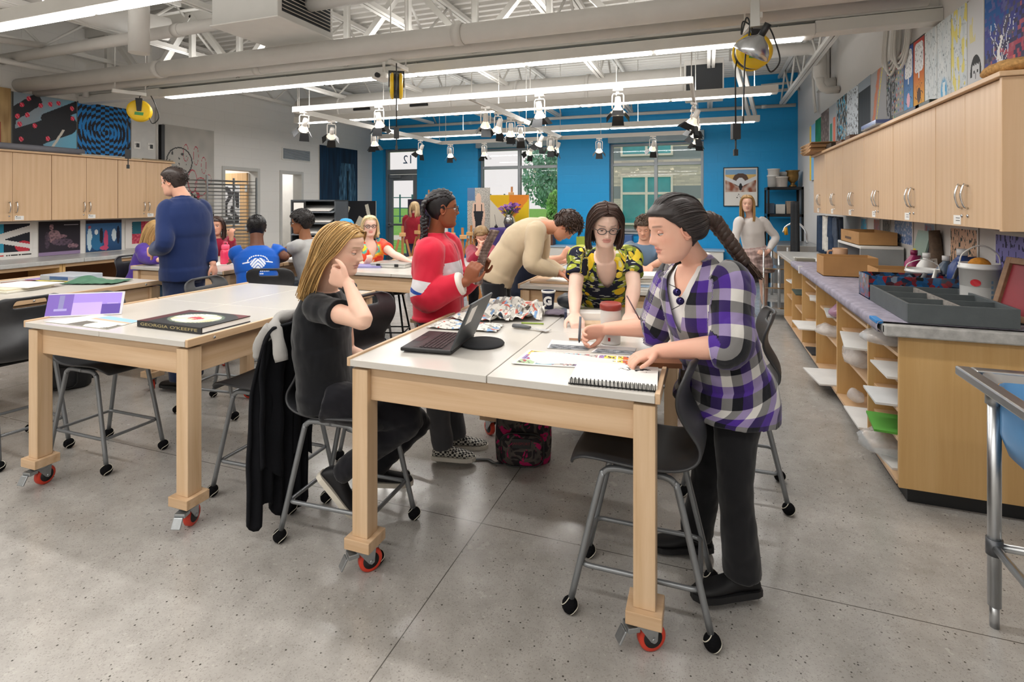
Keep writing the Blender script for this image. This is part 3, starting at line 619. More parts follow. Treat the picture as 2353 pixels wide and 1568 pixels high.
def make_table(label, cx, cy, w=1.28, d=1.54, H=.92, rz=(.4, 2.2, -.6, 1.2), top=None):
    t = thing('art_table', label, 'table', (cx, cy, 0), 0, 'four-station art tables'); hx, hy = w / 2, d / 2; top = top or TOPW
    panel = MB().box((.002, .0015, H - .028), (hx - .018, hy - .001, H)).mesh('top_panel', [top])
    for sx, sy in ((1, 1), (-1, 1), (1, -1), (-1, -1)):
        o = MB().box((min(.002 * sx, (hx - .018) * sx), min(.0015 * sy, (hy - .001) * sy), H - .028), (max(.002 * sx, (hx - .018) * sx), max(.0015 * sy, (hy - .001) * sy), H)).build('top_panel', top, t, bevel=.0015, seg=1)
        s = MB().box((sx * (hx - .018), sy * .006, H - .03), (sx * hx, sy * (hy - .003), H + .008)).build('pencil_ledge', MAPLEY, o, bevel=.003)
        for k in (.16, .62): MB().lathe([(.007, 0), (.007, .003), (.004, .005)], 10, (sx * hx, sy * k, H - .012), axis='x').build('bolt', STEEL, s) if sx > 0 else MB().lathe([(.007, 0), (.007, -.003), (.004, -.005)], 10, (sx * hx, sy * k, H - .012), axis='x').build('bolt', STEEL, s)
    L = .076; ix, iy = hx - .055, hy - .055
    for sy in (-1, 1): MB().box((-ix + L / 2, sy * iy - .012, H - .175), (ix - L / 2, sy * iy + .012, H - .042)).build('apron', MAPLE, t, bevel=.002)
    for sx in (-1, 1): MB().box((sx * ix - .012, -iy + L / 2, H - .175), (sx * ix + .012, iy - L / 2, H - .042)).build('apron', MAPLEY, t, bevel=.002)
    MB().box((-ix, -iy, H - .042), (ix, iy, H - .031)).build('support_board', M('table_under', '#8d755a', .6), t)
    k = 0
    for sx, sy in ((-1, -1), (1, -1), (-1, 1), (1, 1)):
        MB().box((sx * ix - L / 2, sy * iy - L / 2, .168), (sx * ix + L / 2, sy * iy + L / 2, H - .042)).build('leg', MAPLEZ, t, bevel=.003)
        MB().box((sx * ix - .062, sy * iy - .062, .121), (sx * ix + .062, sy * iy + .062, .168)).build('leg_foot', MAPLE, t, bevel=.003)
        caster(t, sx * ix, sy * iy, rz[k], sy < 0); k += 1
    return t
make_table('white-topped art table in the foreground with laptop and sketchbook', -.79, 2.655, rz=(.9, .55, 2.5, 1.2))
make_table('white-topped art table at left holding a big art book', -2.935, 2.63, 1.24, rz=(1.7, 1.9, .4, 2.0))
make_table('art table at the far left piled with open papers', -4.97, 2.49, top=TOPG, rz=(1, 2, .5, 2.6))
make_table('art table behind, where the beige shirt leans', -.79, 4.83)
make_table('art table with a clear-lidded case, left of the red jacket', -2.75, 5.05)
make_table('art table where the blue T-shirt sits, near the storage doors', -4.97, 4.63, top=TOPG)
# ================================================================ STOOL CHAIRS
def shell_mat():
    t = NT('charcoal_polymer'); v = t.coord(); t.col(t.ramp(t.noise(v, 9, 4), [(.3, srgb('#2b2c2e')), (.7, srgb('#37383b'))])); t.pr(.42, 0, .5); t.bump(t.noise(v, 420, 2), .12, .002); return t.m
SHELL = shell_mat(); TUBE = M('grey_tube', '#85888b', .38, .55, var=.05)
FELT = M('black_felt', '#121214', .95, var=.3, vscale=200, bump=.6, bscale=400, spec=.1); SEAM = M('seam_white', '#cfc9ba', .8)
PROF = [(.265, .570), (.257, .588), (.23, .602), (.16, .612), (.06, .606), (-.04, .600), (-.115, .602), (-.175, .615), (-.216, .646), (-.234, .69), (-.224, .735), (-.198, .78), (-.176, .825), (-.170, .87), (-.179, .915), (-.194, .95), (-.207, .98), (-.216, 1.0)]
HALF = [.16, .185, .20, .215, .218, .213, .206, .198, .188, .180, .178, .184, .195, .206, .212, .206, .18, .12]
def make_chair():
    t = thing('stool_chair', '', 'chair', (0, 0, 0)); m = MB(); nv = 20; R = []; ku = 2
    P = bez([(x, 0, z) for x, z in PROF], ku); hw = [p.x for p in bez([(h, 0, i) for i, h in enumerate(HALF)], ku)]; n = len(P)
    vs = []
    for i, (p, h) in enumerate(zip(P, hw)):
        s = i / (n - 1)
        for j in range(nv + 1):
            v = -1 + 2 * j / nv; q = v * v
            if s < .45: vs.append((p.x - .012 * q * (1 if s < .12 else 0), v * h, p.z + .018 * q * min(1, s / .15)))
            else: k = min(1, (s - .45) / .15); vs.append((p.x + .035 * q * k, v * h, p.z + .018 * q * (1 - k)))
    fs = []
    for i in range(n - 1):
        s = (i + .5) / (n - 1)
        for j in range(nv):
            v = -1 + 2 * (j + .5) / nv
            if .865 < s < .94 and abs(v) < .36: continue
            fs.append((i * (nv + 1) + j, (i + 1) * (nv + 1) + j, (i + 1) * (nv + 1) + j + 1, i * (nv + 1) + j + 1))
    m.add(vs, fs, True); m.build('seat_shell', SHELL, t, solid=.013, sub=1)
    MB().box((-.1, -.13, .575), (.1, .13, .59)).build('seat_mount', BLACKP, t, bevel=.004)
    for sx in (-1, 1):
        for sy in (-1, 1):
            pts = bez([(0, sy * .145, .572), (sx * .09, sy * .148, .573), (sx * .128, sy * .150, .555), (sx * .148, sy * .152, .50), (sx * .255, sy * .172, .045)], 5)
            MB().tube(pts, .0125, 10).build('leg', TUBE, t)
            c = (sx * .257, sy * .173, .031); b = MB().ball(c, .031, 14, 10).build('tennis_ball', FELT, t)
            pts = []
            for k in range(36):
                a = 2 * pi * k / 36; x = cos(a) + .35 * cos(3 * a) * .6; y = sin(a) - .35 * sin(3 * a) * .6; z = 1.25 * .62 * sin(2 * a); q = Vector((x, z, y)).normalized() * .0313
                pts.append((c[0] + q.x, c[1] + q.y, c[2] + q.z))
            MB().tube(pts, .0018, 5, True).build('seam', SEAM, b)
    P2 = []
    for cx, cy, a in ((.20, .135, 0), (-.20, .135, pi / 2), (-.20, -.135, pi), (.20, -.135, 1.5 * pi)):
        for i in range(5): q = a + pi / 2 * i / 4; P2.append((cx * .93 + .03 * cos(q), cy + .026 * sin(q), .192))
    MB().tube(P2, .0095, 8, True).build('footrest_ring', TUBE, t)
    return t
CH = [((-.24, 2.19, 0), pi, 'charcoal stool chair in front of the plaid shirt, at the near table'),
      ((-1.62, 2.16, 0), .05, 'charcoal stool chair the blonde in black sits on'),
      ((-3.53, 2.29, 0), 0, 'charcoal stool chair pushed under the left table from its far side'),
      ((-4.14, 2.13, 0), pi - .12, 'charcoal stool chair cut by the left picture edge'),
      ((-2.25, 2.34, 0), pi + .03, 'empty charcoal stool chair just left of the draped jacket'),
      ((-3.50, 3.12, 0), .1, 'charcoal stool chair at the back corner of the left table'),
      ((.13, 3.2, 0), pi, 'charcoal stool chair behind the plaid shirt, right of the near table'),
      ((-1.84, 2.86, 0), -.15, 'charcoal stool chair behind the blonde in black'),
      ((-3.73, 3.9, 0), 2.0, 'charcoal stool chair behind the blue T-shirt'),
      ((-5.85, 4.17, 0), .24, 'charcoal stool chair under the purple hoodie'),
      ((-3.8, 4.51, 0), pi + .24, 'charcoal stool chair under the grey T-shirt with backpack'),
      ((-3.58, 5.09, 0), -.53, 'charcoal stool chair at the tie-dye shirt'),
      ((-.62, 5.88, 0), -1.54, 'charcoal stool chair at the back table under the grey-blue shirt'),
      ((-5.86, 5.15, 0), -.81, 'charcoal stool chair under the maroon hoodie'),
      ((-1.73, 5.11, 0), 0, 'charcoal stool chair hidden behind the beige top'), ((-4.17, 5.46, 0), -.6, 'charcoal stool chair under the blue cap')]
c0 = make_chair(); c0.location = CH[0][0]; c0.rotation_euler.z = CH[0][1]; c0['label'] = CH[0][2]; c0['group'] = 'charcoal stool chairs'
for l, r, s in CH[1:]: dup(c0, l, r, s)
# black drafting stools by the middle table
def draft_stool(loc, rz, label):
    t = thing('drafting_stool', label, 'stool', loc, rz, 'black drafting stools'); BK = M('black_tube', '#17181a', .4, .3)
    MB().lathe([(.0, .60), (.15, .60), (.17, .61), (.17, .625), (.15, .635), (0, .637)], 24, cap0=False, cap1=False).build('seat', BLACKP, t)
    for k in range(4):
        a = pi / 4 + k * pi / 2; p = (cos(a) * .2, sin(a) * .2)
        MB().tube([(p[0] * .5, p[1] * .5, .60), (p[0] * 1.15, p[1] * 1.15, .04)], .011, 8).build('leg', BK, t)
        MB().ball((p[0] * 1.16, p[1] * 1.16, .034), .034, 12, 8).build('tennis_ball', FELT, t)
    MB().tube([(cos(pi / 4 + k * pi / 2) * .2, sin(pi / 4 + k * pi / 2) * .2, .2) for k in range(4)], .008, 8, True).build('footrest_ring', BK, t)
draft_stool((-3.2, 5.037, -0.0), .3, 'black drafting stool under the middle table, left of the red jacket')
draft_stool((-2.62, 6.1, 0), .1, 'black drafting stool behind the middle table near the easels')
# ================================================================ CABINETS
CAB = wood('cabinet_maple', '#cba883', '#d7b795', 2, .5, .35, .25); CABY = wood('cabinet_maple_y', '#c8a57f', '#d5b491', 1, .5, .35, .25); DARKIN = M('cabinet_shadow_gap', '#4b3a29', .8)
LAMW = wood('cubby_laminate', '#c79f66', '#d3ad76', 2, .7, .4, .3); CARD = M('white_card', '#e8e6e2', .6, var=.01); INK = M('ink_line', '#555555', .8)
def upper(name, label, x, face, y0, y1, z0, z1, dep, group):
    """wall cabinet; face = +1 opens towards +X, -1 towards -X; x = front plane"""
    t = thing(name, label, 'cabinet', (x, y0, z0), 0, group); w = y1 - y0; h = z1 - z0
    MB().box((-face * dep, 0, 0), (-face * .022, w, h)).build('body', CABY, t, bevel=.002)
    for k in (0, 1):
        a, b = (0.002 + k * w / 2, w / 2 - .0015 + k * w / 2)
        d = MB().box((-face * .021, a, .002), (0, b, h - .002)).build('door', CAB, t, bevel=.0015, seg=1)
        yh = w / 2 + (.035 if k else -.035); pts = [(0, yh, .19), (face * .018, yh, .20)] + [(face * (.018 + .014 * sin(pi * i / 8)), yh, .20 - .12 * i / 8) for i in range(1, 8)] + [(face * .018, yh, .08), (0, yh, .07)]
        pts = [(p[0], p[1], p[2] + .03) for p in pts]
        MB().tube(pts, (.0055), 8).build('handle', CHROME, d)
        MB().lathe([(.009, 0), (.009, face * .004), (.006, face * .006)], 12, (0, yh, .06), axis='x').build('lock', CHROME, d)
    c = MB().box((0, w / 2 + .02 if face > 0 else w / 2 + .05, .012), (face * .0015, w / 2 + .11 if face > 0 else w / 2 + .14, .062)).build('label_card', CARD, t)
    for i in range(2): MB().box((face * .0015, w / 2 + .03 + (.03 if face < 0 else 0), .045 - i * .014), (face * .002, w / 2 + .08 + (.03 if face < 0 else 0), .049 - i * .014)).build('card_text', INK, c)
names = ['nearest', 'second', 'third', 'fourth', 'fifth', 'farthest']
for i in range(6): upper('wall_cabinet', '%s maple wall cabinet on the right wall, two doors with arched handles' % names[i], 1.30, -1, 3.14 + i * .79, 3.14 + (i + 1) * .79 - .004, 1.449, 2.165, .345, 'right wall cabinets')
tag(MB().box((1.27, 3.10, 2.166), (1.645, 7.90, 2.19)).build('cabinet_top_board', CABY, bevel=.003), 'continuous maple top board along the right wall cabinets', 'cabinet top')
tag(MB().box((1.285, 3.115, 1.445), (1.645, 3.137, 2.165)).build('cabinet_end_panel', CAB, bevel=.002), 'maple end panel closing the near end of the right wall cabinets', 'cabinet panel')
for i, n in enumerate(('left edge', 'middle', 'far')): upper('wall_cabinet', '%s maple wall cabinet on the left wall with arched handles' % n, -7.72, 1, 3.54 + i * .803, 3.54 + (i + 1) * .803 - .004, 1.36, 2.18, .33, 'left wall cabinets')
tag(MB().box((-8.045, 3.5, 2.181), (-7.69, 5.98, 2.205)).build('cabinet_top_board', CABY, bevel=.003), 'continuous maple top board along the left wall cabinets', 'cabinet top')
# right counter: open cubby units under a worktop
BY_ = [3.36, 3.93, 4.78, 5.62, 6.40, 7.12, 7.80]; CXF = .945
cn = ['nearest', 'second', 'third', 'fourth', 'fifth', 'farthest']
SH = [[.28, .44, .60, .74], [.40, .60, .76], [.42, .62], [.34, .62, .74], [.36, .55], [.38, .58]]
for i in range(6):
    a, b = BY_[i], BY_[i + 1] - .003; t = thing('cubby_unit', '%s open maple cubby unit under the right counter' % cn[i], 'shelf unit', (CXF, a, 0), 0, 'open cubbies under the right counter'); w = b - a
    MB().box((.02, 0, .085), (.62, .02, .893)).build('side_panel', LAMW, t, bevel=.001, seg=1); MB().box((0, w - .02, .085), (.62, w, .893)).build('side_panel', LAMW, t, bevel=.001, seg=1)
    MB().box((.60, .02, .085), (.62, w - .02, .893)).build('back_panel', LAMW, t)
    MB().box((0, .02, .085), (.60, w - .02, .105)).build('bottom_board', CABY, t)
    for z in SH[i]: MB().box((.03, .021, z), (.59, w - .021, z + .019)).build('shelf', CABY, t, bevel=.001, seg=1)
tag(MB().box((CXF, 3.335, .085), (1.645, 3.357, .893)).build('counter_end_panel', LAMW, bevel=.002), 'wide maple panel closing the near end of the right counter', 'cabinet panel')
tag(MB().box((CXF + .05, 3.38, 0), (1.6, 7.78, .084)).build('toe_kick', M('black_toe_kick', '#1c1d1f', .45)), 'black toe kick under the right counter', 'toe kick')
CTOP = M('grey_stone_laminate', '#b3b3b1', .3, var=.08, vscale=30)
t = thing('counter', 'long grey worktop along the right wall, taped at its near end', 'counter', (.87, 3.30, .895))
MB().box((0, 0, 0), (.775, 4.55, .045)).build('slab', CTOP, t, bevel=.006)
MB().box((.0, -.012, -.012), (.775, 0.03, .049)).build('taped_edge', M('grimy_tape', '#aaa9a6', .6, var=.2, vscale=25, bump=.3), t, bevel=.008)
MB().box((.735, .03, .045), (.775, 4.55, .12)).build('backsplash', CTOP, t)
PURC = M('purple_grey_cloth', '#8f8a99', .8, var=.25, vscale=14, bump=.5, bscale=90)
t = thing('table_cover', 'purple-grey painted cover stretched over the near half of the right counter', 'cover', (.86, 3.34, .945))
m = MB()
def cov(u, v):
    y = u * 3.15; n = noise.noise(V(y * 7, v * 5, 1)) * .003
    pts = [(.012, -.055), (-.008, -.05), (-.012, -.02), (-.006, .0), (.012, .006), (.25, .004), (.5, .004), (.66, .004)]; k = v * 7; i = min(6, int(k)); f = k - i
    return (pts[i][0] * (1 - f) + pts[i + 1][0] * f - abs(n), y, pts[i][1] * (1 - f) + pts[i + 1][1] * f + abs(n))
m.grid(cov, 70, 14); m.build('cover_sheet', PURC, t)
MB().box((-.016, 2.55, -.06), (.02, 2.60, .012)).build('tape_strip', M('tape_white', '#c4c1c4', .6), t, bevel=.004); MB().box((-.014, .01, -.01), (.02, .14, .0085)).build('blue_tape', M('blue_tape', '#2f7fc0', .6), t, bevel=.003)
# left counter with open shelves
t = thing('counter', 'grey worktop along the left wall under the art posters', 'counter', (-8.045, 2.6, .835))
MB().box((0, 0, 0), (.68, 1.9, .05)).build('slab', CTOP, t, bevel=.006); MB().box((0, 1.903, 0), (.68, 3.4, .05)).build('slab', CTOP, t, bevel=.006)
for i, (a, b, l) in enumerate(((2.62, 4.28, 'open brown shelf unit under the left counter, left one'), (4.285, 5.98, 'open brown shelf unit under the left counter, right one'))):
    t = thing('base_shelf', l, 'shelf unit', (-8.04, a, 0), 0, 'open shelves under the left counter'); w = b - a
    MB().box((0, 0, 0), (.63, .03, .83)).build('side_panel', LAMW, t); MB().box((0, w - .03, 0), (.63, w, .83)).build('side_panel', LAMW, t); MB().box((0, .03, .0), (.02, w - .03, .83)).build('back_panel', M('brown_shelf_back', '#6d4a30', .6), t)
    for z in (.08, .42): MB().box((.02, .03, z), (.6, w - .03, z + .02)).build('shelf', LAMW, t)
    MB().box((.58, .03, .79), (.63, w - .03, .83)).build('rail', CABY, t)
# stainless sink
t = thing('utility_sink', 'stainless utility sink on round legs at the right picture edge', 'sink', (.93, 1.55, 0))
m = MB(); w, d, z = .68, 1.07, .93; e = .05
m.box((0, 0, z - .035), (e, d, z)).box((w - e, 0, z - .035), (w, d, z)).box((e, 0, z - .035), (w - e, e, z)).box((e, d - e, z - .035), (w - e, d, z)); m.build('rim', STEEL, t, bevel=.006)
m = MB(); R = []
for zz, k in ((z - .03, 0), (z - .20, .0), (z - .27, .02), (z - .31, .06), (z - .33, .12)):
    R.append([(w / 2 + (w / 2 - e - .03 - k) * a[0], d / 2 + (d / 2 - e - .03 - k) * a[1], zz) for a in [(p[0] * 2, p[1] * 2) for p in round_poly(1, 1, .12, 5)]])
m.rings(R, True, False, True); m.build('bowl', M('blue_film_steel', '#5a92c4', .3, .2, var=.08), t, solid=.004)
m = MB(); m.rings([[(w / 2 + (w / 2 - a) * p[0] * 2, d / 2 + (d / 2 - a) * p[1] * 2, zz) for p in round_poly(1, 1, .1, 4)] for a, zz in ((e - .005, z - .004), (e + .03, z - .03))], True, False, False); m.build('inner_lip', STEEL, t)
for sx, sy in ((.075, d - .13), (w - .075, d - .13), (.075, .1), (w - .075, .1)):
    l = MB().cyl((sx, sy, .08), (sx, sy, z - .06), .021, n=18).build('leg', STEEL, t); MB().cyl((sx, sy, 0), (sx, sy, .085), .015, n=14).build('adjustable_foot', STEEL, l); MB().cyl((sx, sy, z - .1), (sx, sy, z - .035), .028, n=18).build('leg_socket', STEEL, l)
    MB().cyl((sx, sy, .27), (sx, sy, .33), .026, n=18).build('rail_clamp', M('clamp_cast', '#5f6164', .4, .6), l)
MB().cyl((.075, d - .13, .30), (w - .075, d - .13, .30), .015, n=14).build('cross_rail', STEEL, t); MB().cyl((.075, .1, .30), (.075, d - .13, .30), .015, n=14).build('cross_rail', STEEL, t)
# ================================================================ ARTWORK
def hx(h): return srgb(h)
def mixh(a, b, t): t = max(0, min(1, t)); return tuple(x + (y - x) * t for x, y in zip(a, b))
def nz(u, v, s=4, o=0): return noise.noise(V(u * s + o, v * s - o, o * .7))
def art(name, label, cat, loc, rz, w, h, fn, nx=56, th=.012, lean=0, group=None, edge='#bdb6aa', frame=None, mat=None):
    """flat sheet or board: x right, z up, front faces local -Y; fn(u,v) gives the printed colour"""
    m = MB(); ny = max(6, int(nx * h / w)); m.box((0, 0, 0), (w, th, h), hx(edge))
    for i in range(nx):
        for j in range(ny):
            u, v = (i + .5) / nx, (j + .5) / ny; x0, x1, z0, z1 = w * i / nx, w * (i + 1) / nx, h * j / ny, h * (j + 1) / ny
            m.quad((x0, -.0006, z0), (x1, -.0006, z0), (x1, -.0006, z1), (x0, -.0006, z1), fn(u, v))
    o = m.build(name, mat or PRINT); o.location = loc; o.rotation_euler = (lean, 0, rz); tag(o, label, cat, group)
    if frame:
        f = MB(); b = .015
        f.box((-b, -.01, -b), (0, th, h + b)).box((w, -.01, -b), (w + b, th, h + b)).box((0, -.01, -b), (w, th, 0)).box((0, -.01, h), (w, th, h + b)); f.build('frame', frame, o)
    return o
RZR, RZL = -pi / 2, pi / 2
def onright(name, label, cat, y0, y1, z0, z1, fn, x=1.60, lean=0, **k): return art(name, label, cat, (x, y1, z0), RZR, y1 - y0, z1 - z0, fn, lean=lean, **k)
def onleft(name, label, cat, y0, y1, z0, z1, fn, x=-8.03, lean=0, **k): return art(name, label, cat, (x, y0, z0), RZL, y1 - y0, z1 - z0, fn, lean=lean, **k)
def f_yb(u, v): return hx('#7fb4dc') if u > .3 else hx('#e8c23a')
def f_green(u, v): return mixh(hx('#0f7a4a'), hx('#0a5a3a'), nz(u, v, 9) + .4)
def f_brown(u, v): return mixh(hx('#5d4a42'), hx('#b9aaa0'), nz(u, v, 22, 3) * 1.4 + .15 - v * .3)
def f_go(u, v): return hx('#2f8a72') if .12 < u < .4 and .15 < v < .8 else hx('#e87a5a') if .55 < u < .85 and .2 < v < .85 else hx('#a9adb2')
def f_coll(u, v): q = nz(u, v, 14, 2); return hx('#1d2024') if q < -.1 else hx('#2f9fc8') if q > .28 else hx('#b7b2a8') if q > .08 else hx('#77706a')
def f_dots(u, v): return hx('#2a2c30') if nz(u, v, 26, 5) > .36 - .2 * (1 - v) else hx('#c8d0d8')
def f_dark(u, v): return hx('#d8d23a') if v < .06 and (.2 < u < .35 or .55 < u < .7) else mixh(hx('#12161e'), hx('#49515c'), nz(u, 0, 30, 1) + .1 - v * .5) if v < .85 else hx('#8d97a2')
def f_rainbow(u, v): d = u - v * .55 - .22; return hx('#e8d23a') if abs(d) < .02 else hx('#c87a5a') if abs(d + .2) < .1 + .06 * nz(u, v, 9) else mixh(hx('#8f9094'), hx('#a7a6a8'), v)
def f_tree(u, v):
    g = ((u * 9) % 1, (v * 15) % 1); c = mixh(hx('#8a8b90'), hx('#9a9b9e'), v)
    if u > .35 or v > .6:
        if .25 < g[0] < .75 and .25 < g[1] < .75: c = [hx('#d84a3a'), hx('#e8c83a'), hx('#3a6ab8'), hx('#7a4a3a'), hx('#3a9a6a')][int(u * 9 * 3 + int(v * 15) * 7) % 5]
    d = abs(u - .28 + .05 * nz(0, v, 5)); r = sqrt((u - .3) ** 2 + ((v - .55) * .9) ** 2)
    if d < .05 * (1.2 - v) and v < .6 or (r < .33 and nz(u, v, 20, 4) > .05): c = hx('#1c1d20')
    return c
def f_bub(col1, col2, fl):
    def f(u, v):
        if u < .03 or u > .97 or v > .985: return hx('#241a20')
        c = mixh(hx(col2), hx(col1), v * 1.3)
        if .12 < u < .9 and .62 < v < .95 and ((u - .5) / .42) ** 4 + ((v - .785) / .17) ** 4 < 1: return hx('#1c1c20') if nz(u, v, 30, 6) > .38 else hx('#e3e4e6')
        if abs(u - .5) < .06 and .55 < v < .64: return hx('#e3e4e6')
        r = sqrt((u - .5) ** 2 + ((v - .36) * 2.0) ** 2)
        if r < .17: return hx(fl)
        if r < .36 and abs(sin(atan2(v - .36, u - .5) * 7 + r * 9)) < .16: return hx('#2a1a1c')
        if abs(u - .35 - v * .4) < .018 and v < .34: return hx('#1c2a1c')
        return c
    return f
def f_scr(o, blue=False, yel=False):
    def f(u, v):
        c = mixh(hx('#c3ccd0'), hx('#d8dcdd'), nz(u, v, 6, o) + .5); q = nz(u, v, 24, o)
        if q > .42: c = hx('#7d8a90')
        if yel and nz(u, v, 7, 9) > .18: c = mixh(hx('#e3d35a'), c, .15)
        if blue:
            r = sqrt(((u - .5) * .8) ** 2 + ((v - .28) * 1.6) ** 2)
            if r < .24: c = mixh(hx('#1d9ad0'), c, (r - .12) / .12)
            if abs(u - .5 + .1 * nz(0, v, 9)) < .10 and abs(v - .27) < .10: c = hx('#d9e3e8')
        return c
    return f
def f_face(u, v):
    c = hx('#cdced0') if not (nz(u, v, 5, 2) > .2 and v > .6 and u < .5) else hx('#d8cf9a'); x, y = (u - .52) / .3, (v - .30) / .155
    if x * x + y * y < 1.25 and y > -.1 and (y > .55 + .15 * nz(u, v, 18) or abs(x) > .75): return hx('#1a1a1c')
    if (abs(abs(x) - .33) < .14 and abs(y - .15) < .08) or (abs(x) < .22 and abs(y + .55) < .05) or (abs(x) < .05 and -.3 < y < .1): return hx('#2a2a2c')
    if v < .14 and abs(abs(u - .52) - (.14 - v) * 2.2 - .1) < .02: return hx('#3a3a3c')
    return c
def f_fire(u, v):
    i, j = int(u * 34 + .5 * (int(v * 30) % 2)), int(v * 30); k = noise.cell(V(i * 1.7, j * 2.3, 1)); d = u * .75 + (1 - v) * .75 + .18 * (k - .5) + .12 * nz(u, v, 3)
    st = [(.25, '#10559a'), (.5, '#3a3f8c'), (.68, '#2c2450'), (.85, '#a02a4a'), (1.0, '#d8402a'), (1.15, '#f08a2a'), (1.4, '#f6cf4a')]; c = st[-1][1]
    for t, cc in st:
        if d < t: c = cc; break
    c = mixh(hx(c), (1, 1, 1), .12 * (k - .3)) if k > .3 else hx(c)
    x = u - .20
    if v < .12 + .05 * sin(u * 9): c = hx('#1f4a30')
    if abs(x - .02 * sin(v * 30)) < .028 * (1.2 - v * 1.4) and v < .5: c = hx('#e6e4e4')
    for b in (-.9, -.45, .45, .9, 1.4):
        if .2 < v < .62 and abs(x - b * (v - .2) ** .8 * .28 - .012 * sin(v * 40 + b * 5)) < .0035 + .004 * max(0, .45 - v): c = hx('#dfe3ea')
    return c
ZT = 2.19; X0 = 1.615
for y0, y1, z1, nm, fn, nx in ((9.66, 10.15, 2.85, 'narrow yellow and pale blue painting farthest back on the right wall', f_yb, 20), (9.2, 9.64, 2.88, 'dark green painting high on the right wall', f_green, 24), (8.64, 9.19, 2.92, 'brown scratchy painting high on the right wall', f_brown, 30), (8.15, 8.63, 2.92, 'grey painting with green and orange blocks', f_go, 24), (7.61, 8.14, 2.93, 'collage painting of black, white and blue scraps', f_coll, 40),
    (7.08, 7.6, 2.93, 'white painting with dripping black dots', f_dots, 44), (6.59, 7.07, 2.93, 'dark rainy window painting with yellow dashes', f_dark, 40), (6.06, 6.58, 2.92, 'grey painting with a slanting yellow line', f_rainbow, 44), (5.58, 6.05, 2.92, 'grey painting of a black tree and coloured squares', f_tree, 54), (5.345, 5.575, 2.92, 'blue comic panel with a speech bubble and pink flower', f_bub('#123a8c', '#6fb4e0', '#e8b4c4'), 40), (5.095, 5.34, 2.92, 'orange comic panel with a speech bubble and black creature', f_bub('#b8301c', '#f4c23a', '#4a3028'), 40),
    (4.855, 5.09, 2.91, 'pale scribbled panel next to the orange comic panel', f_scr(1), 34), (4.61, 4.85, 2.91, 'pale panel with a white hand in a blue glow', f_scr(4, True), 44), (4.36, 4.605, 2.91, 'pale panel with yellow blots', f_scr(7, False, True), 40), (4.13, 4.355, 2.90, 'white panel with an ink portrait of spiky hair', f_face, 60), (3.2, 4.12, 2.93, 'painting of a white tree before a mosaic of blue to fiery tiles', f_fire, 110)):
    low = 1.95 if y0 > 9.3 else ZT
    if y0 > 7.95: low = 1.7 if y0 < 9.3 else 1.95
    onright('painting', nm, 'painting', y0, y1, low + (.002 if low == ZT else 0), z1, fn, X0, nx=nx, group='paintings along the top of the right wall')
# left wall art
def f_swirl(u, v):
    c = mixh(hx('#8b98a2'), hx('#6fb2cf'), (u - v * .5) * 1.3 + .2 * nz(u, v, 5))
    if u < .02: return hx('#333333')
    for ax_, ay, bx, by, r in ((-.1, .52, .34, .90, .10), (1.1, .96, .52, .62, .095), (-.1, .10, .82, .56, .19), (-.05, .25, .0, .6, .07), (-.1, .0, .4, .05, .12)):
        dx, dy = bx - ax_, by - ay; t = max(0, min(1, ((u - ax_) * dx + (v - ay) * dy) / (dx * dx + dy * dy))); d = sqrt((u - ax_ - t * dx) ** 2 + (v - ay - t * dy) ** 2)
        if d < r: c = hx('#23242a')
    if (u - .1) ** 2 / .02 + ((v - .42) * .75) ** 2 / .02 < 1: pass
    for px, py in ((.24, .92), (.14, .80), (.08, .60), (.22, .64), (.11, .47), (.33, .47), (.13, .22), (.53, .27), (.31, .05), (.42, .83), (.57, .88), (.70, .92), (.92, .86), (.93, .68), (.22, .05)):
        if ((u - px) / .034) ** 2 + ((v - py) / .042) ** 2 < 1: c = hx('#d02c48') if (u + v * .7) % .05 > .012 else hx('#f08a96')
    if abs(u - .60 - (v - .12) * .55) < .022 and .1 < v < .46: c = hx('#cfc9bd')
    return c
def f_op(u, v):
    x, y = u - .52, (v - .5) * .95; s = int((u + .003) * 12); r = sqrt(x * x * (1.0 if abs(x) < .1 else .75) + y * y) + .011 * atan2(y, x) / pi * 3; return hx('#1f7fc8') if (int(r / .047) + s) % 2 else hx('#15131f')
onleft('painting', 'black, grey and pale blue swirl painting with red dots', 'painting', 4.09, 4.81, 2.21, 2.95, f_swirl, nx=90, group='paintings above the left cabinets')
onleft('painting', 'blue and black concentric op art painting', 'painting', 4.82, 5.53, 2.21, 2.96, f_op, nx=110, group='paintings above the left cabinets')
onleft('painting', 'tan wooden board with a red shape at the left picture edge', 'painting', 3.5, 4.08, 2.21, 2.98, lambda u, v: hx('#8e1f24') if u > .55 and u < .82 and v < .45 and abs(u - .7) < .13 else mixh(hx('#b89a6a'), hx('#8d6f45'), nz(u * 6, v, 3) + .4), nx=40, group='paintings above the left cabinets')
tag(MB().box((-8.045, 5.54, 2.21), (-8.02, 5.95, 2.80)).build('wall_panel', M('pale_panel', '#c5c4c1', .5)), 'pale grey panel with outlets right of the op art painting', 'wall panel')
for y, l in ((5.62, 'white outlet plate with a dial, left one on the pale panel'), (5.83, 'white outlet plate with a plugged cord, right one on the pale panel')):
    t = thing('outlet_plate', l, 'outlet', (-8.02, y, 2.44)); MB().box((0, -.05, -.055), (.006, .05, .055)).build('plate', WHITE, t, bevel=.002); MB().box((.006, -.012, -.03), (.012, .03, .03)).cyl((.006, -.028, .015), (.009, -.028, .015), .006, n=8).build('socket', BLACKP, t)
tag(MB().cyl((-8.02, 5.93, 2.21), (-8.02, 5.93, 3.05), .017, n=12).build('conduit', DUCT), 'white conduit rising from the pale outlet panel', 'conduit')
tag(MB().box((-8.04, 5.975, 2.21), (-7.98, 6.03, 2.80)).build('black_bar', BLACKP), 'narrow black upright bar beside the drawing board', 'bar')
